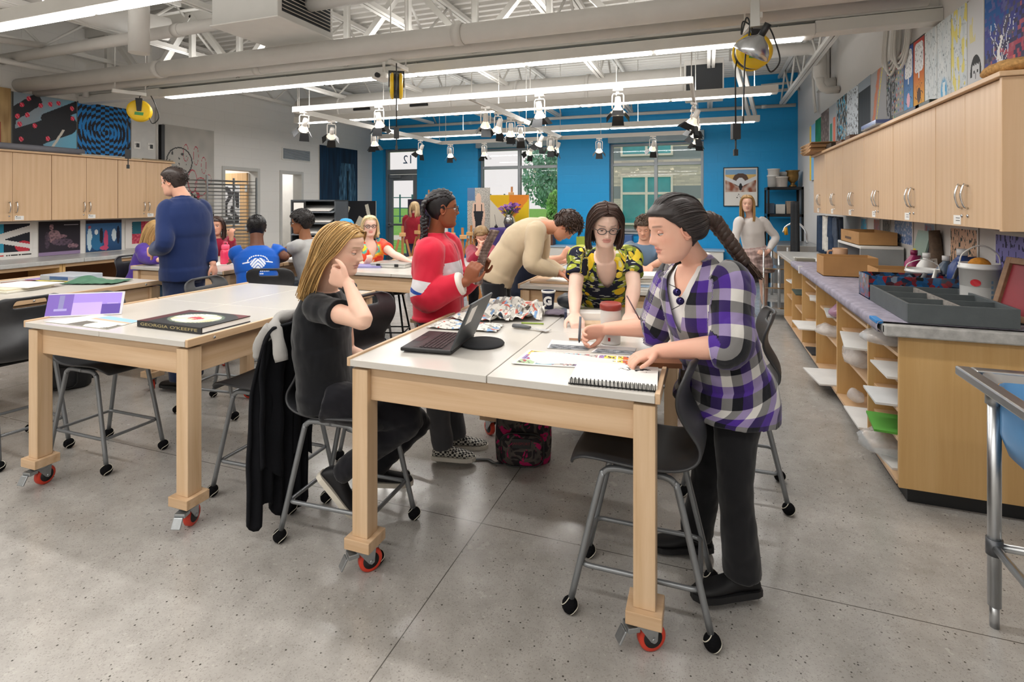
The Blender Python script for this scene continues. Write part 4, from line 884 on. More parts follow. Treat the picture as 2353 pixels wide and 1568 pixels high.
def f_draw(u, v):
    c = mixh(hx('#b5b1aa'), hx('#a7a49e'), nz(u, v, 6) + .4); x, y = (u - .30) / .24, (v - .62) / .15; r = sqrt(x * x + y * y)
    if abs(r - 1) < .045: return hx('#3a3a3a')
    if r < 1 and nz(u, v, 22, 3) > .42: return hx('#444444')
    for cx, cy, rx, ry in ((.42, .72, .05, .09), (.62, .70, .05, .10), (.78, .60, .05, .09), (.88, .44, .06, .06), (.55, .42, .09, .12), (.72, .36, .12, .10), (.40, .35, .08, .1)):
        if abs(sqrt(((u - cx) / rx) ** 2 + ((v - cy) / ry) ** 2) - 1) < .055 + .03 * nz(u, v, 12): return hx('#a8414c')
    if v < .30 and abs(v - (.52 - u * .48)) < .028 and nz(u, v, 30, 4) > -.1: return hx('#2c2c2e')
    if v < .3 and abs(u - .62 - .05 * sin(v * 30)) < .03 and v > .03: return hx('#a8414c')
    return c
onleft('drawing_board', 'grey board with ink face and red sketches, left of the doors', 'drawing', 6.04, 6.96, 1.30, 2.82, f_draw, x=-8.025, nx=90, th=.02)
def f_p1(u, v):
    if v < .2: return hx('#333333') if abs(v - .11) < .018 and u > .45 and nz(u, 0, 60) > -.2 else hx('#c04a4a') if abs(v - .10) < .016 and u < .42 and nz(u, 0, 60) > -.2 else hx('#dcd9d5')
    if u > .95 or v > .97: return hx('#dcd9d5')
    if abs(v - .66 - .35 * (u - .5)) < .09 or abs(v - .55 + .3 * (u - .2)) < .06: return hx('#d5d3d0')
    if (u - .82) ** 2 / .03 + (v - .33) ** 2 / .025 < 1: return hx('#b83240')
    return hx('#2f8fae') if .27 < u < .42 else hx('#191c26')
def f_p2(u, v):
    c = mixh(hx('#2c2430'), hx('#1d1a22'), v)
    if v < .1: c = hx('#8d7a9a')
    for cx, cy, rx, ry, col in ((.30, .83, .05, .09, '#a07a80'), (.36, .55, .16, .2, '#94747a'), (.55, .38, .26, .10, '#5a4858'), (.82, .25, .14, .07, '#8a6a74'), (.2, .45, .06, .25, '#4a3c4a'), (.55, .55, .12, .05, '#8a6a74')):
        if ((u - cx) / rx) ** 2 + ((v - cy) / ry) ** 2 < 1: c = mixh(hx(col), c, .25 + nz(u, v, 18))
    return hx('#b8b2bc') if .6 < u < .95 and abs(v - .89) < .008 else c
def f_p3(u, v):
    if v > .9: return hx('#2c2230')
    c = mixh(hx('#1c3f66'), hx('#3f6fa0'), v)
    for cx, cy, rx, ry, col in ((.1, .4, .07, .36, '#b9cdd6'), (.30, .3, .16, .26, '#2a6a94'), (.42, .5, .05, .25, '#1d1c2a'), (.55, .35, .06, .33, '#c0486a'), (.5, .1, .12, .07, '#c0486a'), (.78, .5, .07, .2, '#c4d2d8'), (.9, .5, .05, .3, '#182038'), (.28, .62, .05, .08, '#d8dde0'), (.1, .78, .04, .05, '#a04a5a')):
        if ((u - cx) / rx) ** 2 + ((v - cy) / ry) ** 2 < 1: c = hx(col)
    return c
def f_p4(u, v): return hx('#dedad6') if u < .2 or v < .15 or v > .93 else (hx('#2d6a7c') if v > .5 and u < .5 else mixh(hx('#b0304a'), hx('#d86a7a'), nz(u, v, 14) + .3)) if not (u < .22 and nz(0, v, 30) > 0) else hx('#c07a7a')
for y0, y1, z0, z1, f, l in ((3.80, 4.305, .885, 1.335, f_p1, 'art poster with white abstract limbs on black, leftmost above the left counter'), (4.375, 4.86, .89, 1.335, f_p2, 'dark poster of a reclining bronze figure'), (4.93, 5.41, .895, 1.335, f_p3, 'blue poster of dressed-up people'), (5.465, 5.93, .90, 1.325, f_p4, 'pink and teal poster with white border behind the purple hoodie')): onleft('poster', l, 'poster', y0, y1, z0, z1, f, -8.04, nx=64, th=.003, group='posters above the left counter')
def f_suit(u, v):
    c = mixh(hx('#0d1c30'), hx('#1d4566'), .35 + .5 * nz(u * 8, v, 3) - .2 * v); x = u - .72
    if .1 < v < .82 and abs(x) < .24 - .12 * max(0, v - .62) * 3: c = mixh(c, hx('#6fa0c0'), .18 + .35 * nz(u * 10, v * 3, 4) + (.3 if abs(abs(x) - .06 - (.75 - v) * .1) < .015 else 0))
    if abs(x) < .025 and .25 < v < .72: c = hx('#0b1420')
    return c
onleft('painting', 'tall dark blue painting of an empty suit by the blue corner', 'painting', 9.66, 11.02, .95, 2.86, f_suit, nx=70)
# wall vent
t = thing('wall_vent', 'white louvred vent above the second storage door', 'vent', (-8.05, 8.56, 2.45)); MB().box((0, 0, 0), (.02, .81, .25)).build('vent_frame', WHITE, t, bevel=.004)
MB().box((.02, .02, .02), (.021, .79, .23)).build('vent_gap_shade', M('vent_shade_grey', '#6a7278', .6), t)  # dark sheet standing in for the shade between the louvres
for i in range(9): MB().obox((.022, .405, .035 + i * .0225), (.012, .74, .004), (0, .6, 0)).build('louvre', M('louvre_white', '#c5cbd0', .4), t)
# poster on the door leaf
art('poster', 'black and white photo poster on the wooden door leaf', 'poster', (XL - 1.0, D1[1] - .047, 1.15), 0, .62, .78, lambda u, v: hx('#d6d6d6') if u < .04 or u > .96 or v < .05 or v > .95 else (hx('#26262a') if nz(u, v, 6, 3) > -.02 else hx('#b0b0b2')), nx=36, th=.002)
def f_blk(u, v):
    c = hx('#1b1d22')
    v = (v - .35) / .65
    for cx, cy, a, w, h in ((.12, .68, .4, .05, .09), (.26, .76, -.4, .035, .13), (.55, .5, -.5, .07, .17), (.80, .78, .25, .045, .15)):
        x, y = (u - cx) * cos(a) + (v - cy) * sin(a), -(u - cx) * sin(a) + (v - cy) * cos(a)
        if abs(x) < w and abs(y) < h: c = hx('#cfcabb')
    return c
art('canvas', 'black canvas with pasted cream paper strips, left of the exit door', 'canvas', ((-7.984, 10.2, 0.24)[0], 10.2, 0), .15, .95, 1.62, f_blk, nx=95, th=.03)
# back wall art
def f_skull(u, v):
    if v < .36: return hx('#3a3a3a') if abs(u - .45) < .07 and abs(v - .26 - .05 * sin(u * 60)) < .008 else hx('#dcd9d4')
    if v > .95 or u < .04 or u > .96: return hx('#dcd9d4')
    c = hx('#7fa8cc') if v > .82 else hx('#d9b774') if v > .66 else mixh(hx('#8a4a30'), hx('#d8cfc4'), nz(u, v, 7) + .3)
    if ((u - .5) / .24) ** 2 + ((v - .68) / .18) ** 2 < 1: c = hx('#5a4438')
    if ((u - .5) / .13) ** 2 + ((v - .62) / .12) ** 2 < 1 or abs(v - .55 - abs(u - .5) * .4) < .05: c = hx('#d6d8da')
    if ((u - .5) / .05) ** 2 + ((v - .5) / .09) ** 2 < 1: c = hx('#1c1c20')
    return c
art('framed_poster', 'framed desert abstract poster on the blue wall at right', 'poster', (.323, YB - .02, 1.52), 0, .61, .755, f_skull, nx=56, th=.015, frame=BLACKM)
art('canvas', 'large dark purple canvas on an easel near the exit door', 'canvas', (-6.369, 10.6, 0.407), .05, .98, 1.25, lambda u, v: mixh(hx('#1d1a2c'), hx('#6a3a78'), (.5 if abs(u - .2 - v * .3) < .03 else 0) + .2 * nz(u, v, 4)) if u < .93 else hx('#d8d6d2'), nx=40, th=.03)
def f_dress(u, v):
    c = hx('#b9b5ae') if nz(u * 3, v * 8, 12) > -.1 else hx('#8f8c88')
    if v > .86 and u < .35: c = hx('#5a7aa0')
    x = u - .5; v = (v - .27) / .73
    if ((x) / .13) ** 2 + ((v - .83) / .09) ** 2 < 1 or (v > .40 and v < .78 and abs(x) < .30 - abs(v - .6) * .3): c = hx('#d9b8a4')
    w = .20 - .09 * exp(-((v - .45) / .12) ** 2) + max(0, .35 - v) * .35
    if v < .66 and abs(x) < w + .02 or (.6 < v < .76 and abs(abs(x) - .15) < .02): c = hx('#20242c')
    return c
art('painting', 'tall newspaper collage of a headless figure in a black dress', 'painting', ((-4.565, 9.9, 0.487)[0], 9.9, 0), -.05, .50, 1.88, f_dress, nx=50, th=.02)
def f_yel(u, v):
    if ((u - .45) / .22) ** 2 + ((v - .35) / .3) ** 2 < 1 and u > .45: return hx('#d8d2b8')
    if v > .55 + abs(u - .4) * .9: return hx('#e0861e') if u > .5 else hx('#e3b81e')
    return hx('#e88a2a') if u > .5 and v > .42 + (u - .5) * 1.0 else hx('#e6c41e') if u > .52 or v < .32 else hx('#d5d0c4')
YC = (-3.988, 9.7, 0.78)
art('canvas', 'bright yellow and orange geometric canvas behind the flowers', 'canvas', (-3.988, 9.7, 0.78), 0, .80, .95, f_yel, nx=50, th=.03)
# ================================================================ THINGS ON THE TABLES
def flat(name, label, cat, corners, fn, nx=30, th=.002, curl=0, group=None, ny=None, mat=None, back='#d8d5cf'):
    """a printed sheet lying in the quad corners (near-left, near-right, far-right, far-left), with thickness"""
    a, b, c, d = [Vector(p) for p in corners]; o0 = (a + b + c + d) / 4; m = MB(); ny = ny or max(4, int(nx * (d - a).length / (b - a).length))
    def P(u, v):
        p = a.lerp(b, u).lerp(d.lerp(c, u), v) - o0; p.z += th + curl * (max(0, .22 - u) ** 2 * 12 + max(0, v - .85) ** 2 * 6 + .12 * (noise.noise(V(u * 5, v * 4, 3)) + .6)); return p
    for i in range(nx):
        for j in range(ny):
            u0, u1, v0, v1 = i / nx, (i + 1) / nx, j / ny, (j + 1) / ny; m.quad(P(u0, v0), P(u1, v0), P(u1, v1), P(u0, v1), fn((i + .5) / nx, (j + .5) / ny))
    bm_ = len(m.v); ed = [P(i / 12, 0) for i in range(13)] + [P(1, i / 12) for i in range(1, 13)] + [P(1 - i / 12, 1) for i in range(1, 13)] + [P(0, 1 - i / 12) for i in range(1, 12)]; n = len(ed)
    m.add(ed + [p - V(0, 0, th) for p in ed], [(i, (i + 1) % n, n + (i + 1) % n, n + i) for i in range(n)] + [tuple(range(2 * n - 1, n - 1, -1))], False, hx(back))
    o = m.build(name, mat or PAPERC); o.location = o0; return tag(o, label, cat, group)
ZT_ = .9215
def f_comic(u, v):
    if v < .06 or v > .96 or u < .02: return hx('#d6d4cf')
    i, j = int(u * 7), int(v * 3); fu, fv = u * 7 % 1, v * 3 % 1
    if fu < .06 or fv < .1: return hx('#dcdad6')
    c = [hx('#a9c09a'), hx('#c9b9b4'), hx('#9c86b8'), hx('#86aebc'), hx('#dcc658'), hx('#b8a6c4'), hx('#b9b4ae')][(i * 3 + j * 2) % 7]
    if .62 < u < .80: c = hx('#e6cf5a') if u < .76 else hx('#cf6a3a')
    q = nz(u * 3, v, 16, 2); return hx('#5a5058') if q > .3 else hx('#a85a60') if q < -.34 else c
flat('comic_page', 'coloured comic newspaper page under the spiral sketchbook', 'newspaper', [(-.75, 2.05, ZT_), (-.18, 2.16, ZT_), (-.21, 2.335, ZT_), (-.745, 2.265, ZT_)], f_comic, 76, .001, .006)
def f_clip(u, v): return hx('#d2d2d2') if u < .06 or v > .55 and nz(0, v * 8, 6) > 0 and u > .5 else mixh(hx('#55595e'), hx('#a5a8ac'), nz(u, v, 8) + .3) if v < .5 else hx('#c9cacb')
flat('photo_clipping', 'grey photo clipping above the comic page', 'clipping', [(-.68, 2.33, ZT_), (-.50, 2.36, ZT_), (-.50, 2.50, ZT_), (-.70, 2.48, ZT_)], f_clip, 24, .001, .002)
flat('photo_clipping', 'grey clipping with red pencil beside the painting hand', 'clipping', [(-.48, 2.33, ZT_), (-.30, 2.36, ZT_), (-.30, 2.47, ZT_), (-.46, 2.47, ZT_)], f_clip, 24, .001, .002)
# sketchbook
t = thing('sketchbook', 'white spiral sketchbook with a small ink drawing, nearest on the table', 'sketchbook', (-.325, 2.025, ZT_), .07)
MB().box((-.158, -.112, 0), (.158, .115, .003)).build('back_cover', M('sketch_cover', '#2b2b2d', .6), t); MB().box((-.155, -.108, .003), (.155, .113, .019)).build('page_block', CARD, t)
m = MB()
def f_ink(u, v): r = sqrt(((u - .72) / .2) ** 2 + ((v - .75) / .13) ** 2); return hx('#3c3c3e') if r < 1 and nz(u, v, 20, 2) > .12 + r * .15 else hx('#e6e5e1')
for i in range(70):
    for j in range(50): m.quad((-.155 + .31 * i / 70, -.108 + .221 * j / 50, .0194), (-.155 + .31 * (i + 1) / 70, -.108 + .221 * j / 50, .0194), (-.155 + .31 * (i + 1) / 70, -.108 + .221 * (j + 1) / 50, .0194), (-.155 + .31 * i / 70, -.108 + .221 * (j + 1) / 50, .0194), f_ink((i + .5) / 70, (j + .5) / 50))
m.build('drawing_page', PAPERC, t)
m = MB(); P = []
for k in range(22 * 10): a = k / 10 * 2 * pi; P.append((-.148 + .296 * k / 220, -.108 + .0125 * cos(a), .0105 + .0125 * sin(a)))
m.tube(P, .0012, 6); m.build('spiral_binding', BLACKM, t)
for k in range(22): MB().tube([(-.148 + k * .0141 + q, -.108 + .0125 * cos(a), .0105 + .0125 * sin(a)) for q in (0,) for a in [i * pi / 6 for i in range(12)]], .0016, 6, True).build('binding_ring', BLACKM, t) if k % 1 == 0 else None
# laptop
t = thing('laptop', 'black laptop open towards the blonde on the near table', 'laptop', (-1.165, 2.225, ZT_), .10)
MB().box((-.125, -.16, .004), (.115, .16, .021)).build('base', BLACKP, t, bevel=.006)
key = MB().box((-.0065, -.007, 0), (.0065, .007, .003)).mesh('key', M('keycap', '#33272a', .5)); kb = MB().box((-.07, -.14, .0208), (.07, .14, .0216)).build('keyboard_bed', M('keyboard_bed', '#2a1d20', .5), t)
for i in range(6):
    for j in range(15): o = bpy.data.objects.new('key', key); COL.objects.link(o); o.parent = kb; o.location = (.058 - i * .0185 if i else .058, -.132 + j * .0188, .0214)
MB().box((-.117, -.045, .0208), (-.077, .045, .0215)).build('touchpad', M('touchpad', '#242426', .3), t)
L = MB(); L.M = Matrix.Translation((.112, 0, .02)) @ Matrix.Rotation(.42, 4, 'Y'); L.box((-.004, -.16, 0), (.006, .16, .225)); lid = L.build('lid', M('laptop_lid', '#3b3f42', .45), t, bevel=.004)
L = MB(); L.M = Matrix.Translation((.112, 0, .02)) @ Matrix.Rotation(.42, 4, 'Y'); L.box((-.0052, -.148, .014), (-.0041, .148, .212)); L.build('screen', M('dark_screen', '#15171a', .12), lid)
L = MB(); L.M = Matrix.Translation((.112, 0, .02)) @ Matrix.Rotation(.42, 4, 'Y'); L.box((.006, -.13, .12), (.0068, -.05, .2)); L.build('sticker', CARD, lid)
tag(MB().lathe([(.01, 0), (.10, 0), (.105, .005), (.1, .011), (.01, .012)], 28).build('laptop_sleeve', M('sleeve_black', '#232427', .9), loc=(-.985, 2.30, ZT_)), 'flat black pouch under the open laptop lid', 'pouch')
# bucket cup, cartons
t = thing('paint_bucket', 'tall white plastic tub with a red-brown lid', 'tub', (-.425, 2.52, ZT_)); MB().lathe([(.0, 0), (.043, 0), (.045, .005), (.047, .16), (.047, .163)], 28).build('tub_body', M('tub_plastic', '#d2d0cc', .4), t)
MB().lathe([(.047, .158), (.051, .160), (.051, .182), (.046, .19), (.04, .184), (.0, .182)], 28, cap0=False).build('lid', M('redbrown_lid', '#8a3027', .45, var=.15, vscale=30), t); MB().box((-.004, -.0485, .02), (.006, -.044, .035)).build('paint_drip', M('drip_red', '#a02a22', .5), t)
t = thing('white_carton', 'long white carton behind the white tub', 'box', (-0.621, 2.948, 0.921), .25); MB().box((-.13, -.05, 0), (.13, .05, .055)).build('carton', CARD, t, bevel=.002); MB().box((-.133, -.052, .0), (-.118, .052, .057)).build('end_band', M('navy_band', '#26304a', .5), t)
tag(MB().box((-.11, -.04, 0), (.11, .04, .018)).build('wooden_tray', MAPLEY, loc=(-0.555, 2.859, 0.921), rot=(0, 0, .3)), 'small wooden tray in front of the white carton', 'tray')
t = thing('paper_cup', 'navy paper cup with a white block letter at the far table edge', 'cup', (-.93, 3.22, ZT_)); MB().lathe([(0, 0), (.032, 0), (.041, .105), (.0435, .107), (.041, .11), (.038, .106), (.03, .01)], 26).build('cup_wall', M('navy_cup', '#1d2344', .5), t); MB().lathe([(.0405, .098), (.0445, .1), (.0445, .112), (.039, .112)], 26, cap0=False, cap1=False).build('rim', CARD, t)
text_obj('block_letter', 'G', .07, CARD, (.006, -.0385, .05), (radians(95), 0, .15), t, 1, .0008, bold=.004)
# newspapers, crumpled
def f_news(o): return lambda u, v: hx('#c0675a') if nz(u, v, 9, o) > .42 else hx('#7f9dc0') if nz(u, v, 7, o + 3) > .36 else hx('#9a9894') if nz(u * 2, v * 9, 9, o) > .12 else hx('#d3d0c9')
def crumple(name, label, corners, amp, o, nx=34):
    a, b, c, d = [Vector(p) for p in corners]; o0 = (a + b + c + d) / 4; m = MB(); f = f_news(o)
    def P(u, v):
        p = a.lerp(b, u).lerp(d.lerp(c, u), v) - o0; r = abs(noise.noise(V(u * 3.2, v * 2.6, o))) + .5 * abs(noise.noise(V(u * 7, v * 6, o + 4))); p.z += .004 + amp * r; p.x += .02 * noise.noise(V(u * 4, v * 4, o + 9)); return p
    for i in range(nx):
        for j in range(nx // 2): m.add([P(i / nx, j * 2 / nx), P((i + 1) / nx, j * 2 / nx), P((i + 1) / nx, (j + 1) * 2 / nx), P(i / nx, (j + 1) * 2 / nx)], [(0, 1, 2, 3)], False, f(i / nx, j * 2 / nx))
    ob = m.build(name, PAPERC, solid=.001); ob.location = o0; tag(ob, label, 'newspaper', 'crumpled newspapers')
crumple('newspaper', 'crumpled newspaper sheet at the far left of the near table', [(-1.36, 2.66, ZT_), (-1.02, 2.75, ZT_), (-1.0, 3.25, ZT_), (-1.37, 3.2, ZT_)], .07, 1)
crumple('newspaper', 'crumpled newspaper sheet beside the navy cup', [(-1.12, 2.72, ZT_), (-.86, 2.85, ZT_), (-.92, 3.14, ZT_), (-1.2, 3.05, ZT_)], .09, 5)
crumple('newspaper', 'flat pale newspaper sheet behind the laptop', [(-1.38, 2.48, ZT_), (-1.0, 2.52, ZT_), (-1.02, 2.68, ZT_), (-1.38, 2.64, ZT_)], .02, 8)
tag(MB().grid(lambda u, v: ((u - .5) * .2, (v - .5) * .13, .012 + .03 * abs(noise.noise(V(u * 4, v * 4, 2))) * (1 - (2 * u - 1) ** 2)), 16, 12).build('cloth_rag', M('mauve_rag', '#6d6370', .9), loc=(-.80, 3.05, ZT_), solid=.004), 'dull mauve rag beside the black bag', 'rag')
m = MB().ball((0, 0, .05), (.085, .07, .05), 20, 14); m.v = [(x * (1 + .15 * noise.noise(V(x * 20, y * 20, z * 20))), y, max(0, z * (1 + .2 * noise.noise(V(x * 25, y * 25, 3))))) for x, y, z in m.v]; tag(m.build('plastic_bag', M('black_bag', '#2a2d33', .35), loc=(-.80, 3.26, ZT_)), 'crumpled black bag at the far edge by the lemon shirt', 'bag')
t = thing('putty_knife', 'putty knife with a grey handle lying in the middle of the table', 'putty knife', (-.90, 2.645, ZT_), -.13); MB().tube([(-.06, 0, .012), (-.02, 0, .014), (.04, 0, .011)], [(.014, .010), (.016, .011), (.012, .008)], 12).build('handle', M('handle_grey', '#5a5c5e', .5), t); MB().prism([(.04, -.008), (.06, -.006), (.14, -.03), (.15, .02), (.06, .006), (.04, .008)], .008, .0095).build('blade', STEEL, t)
tag(MB().cyl((0, 0, .004), (.12, .02, .004), .004, n=8).build('pencil', M('green_pencil', '#8fa83a', .5), loc=(-.95, 2.76, ZT_)), 'green pencil behind the putty knife', 'pencil')
t = thing('marker', 'grey marker held in the painting hand', 'marker', (-0.554, 2.427, 0.934)); a = Vector((-0.554, 2.427, 0.934)); b = Vector((-0.544, 2.409, 1.059)) - a; MB().cyl(b * .12, b, .0065, .0055, 12).build('barrel', M('marker_grey', '#6a6f78', .4), t); MB().cyl((0, 0, 0), b * .12, .002, .0055, 10).build('tip', BLACKP, t)
tag(MB().cyl((-0.246, 2.422, 1.001), (-0.341, 2.451, 1.16), .003, n=8).build('paint_brush', M('brush_brown', '#4a2a30', .5)), 'thin dark paint brush slanting beside the plaid sleeve', 'brush')
tag(MB().box((-.09, -.045, 0), (.09, .045, .02)).build('wood_block', M('brown_block', '#8a5a3c', .6), loc=(-0.191, 2.251, 0.921), rot=(0, 0, .25)), 'flat brown block under the plaid shirt hand', 'block')
flat('paper_scrap', 'small brown paper scrap under the marker tip', 'paper', [(-.62, 2.50, ZT_), (-.54, 2.51, ZT_), (-.55, 2.55, ZT_), (-.63, 2.54, ZT_)], lambda u, v: hx('#8a6248'), 6)
# magazine in the red jacket's hands
t = thing('magazine', 'glossy magazine held up by the red jacket', 'magazine', (-1.289, 2.957, 1.099)); o0 = Vector((-1.289, 2.957, 1.099)); A, B, C2, D2_ = [Vector(p) - o0 for p in ((-1.252, 2.822, 1.107), (-1.33, 3.092, 1.078), (-1.227, 3.129, 1.4), (-1.167, 2.853, 1.425))]
MB().grid(lambda u, v: A.lerp(B, u).lerp(D2_.lerp(C2, u), v) + CRV * (.02 * sin(u * pi) - .03 * sin(v * pi)), 10, 14).build('page_block', M('magazine_cover', '#6d5048', .35, var=.5, vscale=22), t, solid=.006) if False else None
m = MB()
for i in range(14):
    for j in range(18):
        def Q(u, v): return A.lerp(B, u).lerp(D2_.lerp(C2, u), v) + V(.94, .34, 0) * (.02 * sin(u * pi) - .025 * sin(v * pi))
        m.add([Q(i / 14, j / 18), Q((i + 1) / 14, j / 18), Q((i + 1) / 14, (j + 1) / 18), Q(i / 14, (j + 1) / 18)], [(0, 1, 2, 3)], True, mixh(hx('#5d4640'), hx('#b09a92'), nz(i / 14, j / 18, 5) + (.5 if j > 14 else .1)))
m.build('open_pages', PRINT, t, solid=.006)
# ---- second table
t = thing('art_book', 'big dark art book with a flower cover on the left table', 'book', (-2.61, 2.145, ZT_), -.02); MB().box((-.235, -.15, 0), (.235, .15, .004)).build('back_cover', M('book_black', '#17171a', .35), t); MB().box((-.228, -.143, .004), (.232, .147, .028)).build('page_block', CARD, t)
MB().box((-.235, -.153, 0), (.235, -.147, .032)).build('spine', _M['book_black'], t)
m = MB()
def f_cov(u, v):
    x, y = (u - .52) / .36, (v - .5) / .36; r = sqrt(x * x + y * y); 
    if u < .14: return hx('#4a1a20')
    if r < 1.0: return hx('#b03a48') if r < .3 and nz(u, v, 9) > -.1 else mixh(hx('#e3dcc4'), hx('#d0a070'), nz(u, v, 6) + .2) if r < .88 else hx('#5a6a5a')
    return hx('#5d1f26') if r > 1.45 and v > .6 else hx('#1a1a1e')
for i in range(60):
    for j in range(38): m.quad((-.235 + .47 * i / 60, -.15 + .3 * j / 38, .0), (-.235 + .47 * (i + 1) / 60, -.15 + .3 * j / 38, .0), (-.235 + .47 * (i + 1) / 60, -.15 + .3 * (j + 1) / 38, .0), (-.235 + .47 * i / 60, -.15 + .3 * (j + 1) / 38, .0), f_cov((i + .5) / 60, (j + .5) / 38))
m.box((-.235, -.15, -.004), (.235, .15, -.0005), hx('#17171a')); m.build('front_cover', PRINT, t, loc=(0, 0, .0325))
text_obj('spine_title', "GEORGIA O'KEEFFE", .021, M('gilt', '#a99a6a', .4), (0, -.1535, .016), (radians(90), 0, 0), t, 2.3, .0004)
def f_pur(u, v):
    if u > .97 or v > .96 or v < .03: return hx('#d0cfd6')
    if u < .33: return hx('#a9a0d8') if .1 < u < .27 and abs(v - .3) < .05 else hx('#8a86b8') if .15 < u < .22 and .35 < v < .9 else hx('#7b62b8')
    return hx('#bfa8e6') if u < .72 and v < .55 else hx('#5f4aa0') if v < .5 else hx('#a48be0') if v > .5 + .05 * nz(u * 5, v, 5) else hx('#b8a2e4')
art('painted_sheet', 'purple painted sheet propped at the corner of the left table', 'painting', (-3.56, 1.965, ZT_ + .002), .60, .385, .135, f_pur, nx=60, th=.003, lean=-.35, edge='#c9c6cc')
def f_land(u, v): return hx('#8fb4dc') if v > .72 and u > .25 else hx('#c9a68f') if v > .6 and u > .25 else hx('#e3dfcb') if ((u - .75) / .2) ** 2 + ((v - .25) / .3) ** 2 < 1 or (u < .45 and v > .45) else hx('#6a665f') if v < .45 and u > .35 else hx('#d9d5c6')
flat('painted_sheet', 'landscape painting with cream shapes flat on the left table', 'painting', [(-3.45, 1.90, ZT_), (-2.93, 1.90, ZT_), (-2.96, 2.09, ZT_), (-3.36, 2.13, ZT_)], f_land, 50, .002)
# ---- far left table: papers
random.seed(3)
for i, (x, y, w, d, r, c, l, th) in enumerate(((-4.98, 2.52, .42, .3, .1, '#d6d1c2', 'cream folder at the bottom of the paper pile', .012), (-5.0, 2.56, .44, .3, -.05, '#cfc7b0', 'tan folder in the paper pile', .012), (-4.95, 2.6, .4, .28, .2, '#dedbd4', 'white sheet with a yellow patch on the paper pile', .006), (-5.1, 2.78, .3, .2, .3, '#a8303a', 'red card in the paper pile', .004), (-5.25, 2.75, .3, .2, -.2, '#6a2a30', 'maroon card in the paper pile', .004), (-5.15, 2.92, .34, .16, .15, '#e3cf6a', 'yellow strip of paper in the pile', .004), (-5.32, 2.98, .28, .2, .1, '#8d7ab0', 'lilac card behind the pile', .004))): tag(MB().box((-w / 2, -d / 2, 0), (w / 2, d / 2, th)).build('paper_sheet', M('paper_' + c.strip('#'), c, .7), loc=(x, y, ZT_ + (i * .012 if i < 3 else .002)), rot=(0, 0, r)), l, 'paper', 'papers on the far left table')
t = thing('clear_case', 'clear plastic case with a blue label on the far left table', 'case', (-5.12, 3.03, ZT_), .1); MB().box((-.19, -.12, 0), (.19, .12, .05)).build('case', M('frosted_plastic', '#b9c2cc', .25, alpha=.75), t, bevel=.006); MB().box((-.08, -.1215, .012), (.12, -.12, .04)).build('label', M('blue_label', '#4a6a9a', .5), t)
m = MB().grid(lambda u, v: ((u - .5) * .42, (v - .5) * .24, .01 + .05 * max(0, sin(u * 5.2)) * (1 - abs(2 * v - 1)) + .01 * noise.noise(V(u * 6, v * 6, 1))), 22, 14); tag(m.build('painted_sheet', M('green_paint', '#3f6a52', .6, var=.25, vscale=14), loc=(-4.72, 2.98, ZT_), rot=(0, 0, .35), solid=.003), 'curled green painted sheet on the far left table', 'painting')
# ---- blue-shirt table, middle table, back table
t = thing('water_bottle', 'translucent pink water bottle beside the blue T-shirt', 'bottle', (-4.858, 4.355, 0.921)); MB().lathe([(0, 0), (.045, .0), (.05, .01), (.05, .12), (.043, .15), (.03, .165)], 24).build('bottle_body', M('pink_plastic', '#e2365f', .2), t); MB().lathe([(.036, .16), (.04, .165), (.04, .20), (.03, .21), (0, .211)], 20).tube([(-.03, 0, .2), (-.025, 0, .235), (.025, 0, .235), (.03, 0, .2)], .006, 8).build('cap', M('pink_cap', '#f0567a', .4), t)
t = thing('paint_jar', 'pale green glass jar next to the pink bottle', 'jar', (-5.087, 4.315, 0.921)); MB().lathe([(0, 0), (.06, 0), (.062, .12), (.05, .14)], 22).build('jar_body', M('green_glass', '#7d927a', .2), t); MB().lathe([(.052, .14), (.055, .145), (.055, .165), (0, .168)], 22).build('lid', CARD, t)
t = thing('paper_tray', 'flat white tray with papers beside the grey T-shirt', 'tray', (-4.317, 4.871, 0.921), .2); MB().box((-.22, -.16, 0), (.22, .16, .035)).build('tray_body', M('tray_grey', '#b8b4b0', .5), t, bevel=.004); MB().box((-.2, -.14, .035), (.2, .14, .045)).build('paper', CARD, t)
flat('paper_sheet', 'white sheet under the maroon hoodie\'s hands', 'paper', [(-5.3, 4.2, ZT_), (-4.85, 4.1, ZT_), (-4.75, 4.4, ZT_), (-5.2, 4.5, ZT_)], lambda u, v: hx('#dcdad6'), 6)
flat('paper_sheet', 'white sheet in front of the blue T-shirt', 'paper', [(-4.75, 4.55, ZT_), (-4.5, 4.5, ZT_), (-4.45, 4.8, ZT_), (-4.7, 4.85, ZT_)], lambda u, v: hx('#dcdad6'), 6)
t = thing('storage_case', 'clear-lidded storage case on the middle table', 'case', (-3.051, 4.803, 0.921), .1); MB().box((-.19, -.14, 0), (.19, .14, .028)).build('case_base', M('case_white', '#c9c7c2', .4), t, bevel=.006); MB().box((-.195, -.145, .028), (.195, .145, .045)).build('clear_lid', M('case_lid', '#b5b5b0', .2, alpha=.85), t, bevel=.006)
for x in (-.1, .1): MB().box((x - .02, -.152, .012), (x + .02, -.145, .04)).build('latch', BLACKP, t)
tag(MB().box((-.15, -.11, 0), (.15, .11, .018)).build('notebook', M('violet_notebook', '#8d88b8', .5), loc=(-3.27, 4.683, 0.921), rot=(0, 0, .3)), 'violet notebook in front of the tie-dye shirt', 'notebook')
tag(MB().box((-.3, -.22, 0), (.3, .22, .014)).build('drawing_board_flat', MAPLE, loc=(-1.08, 4.42, ZT_), rot=(0, 0, .05)), 'wooden drawing board under the beige top\'s hands', 'board')
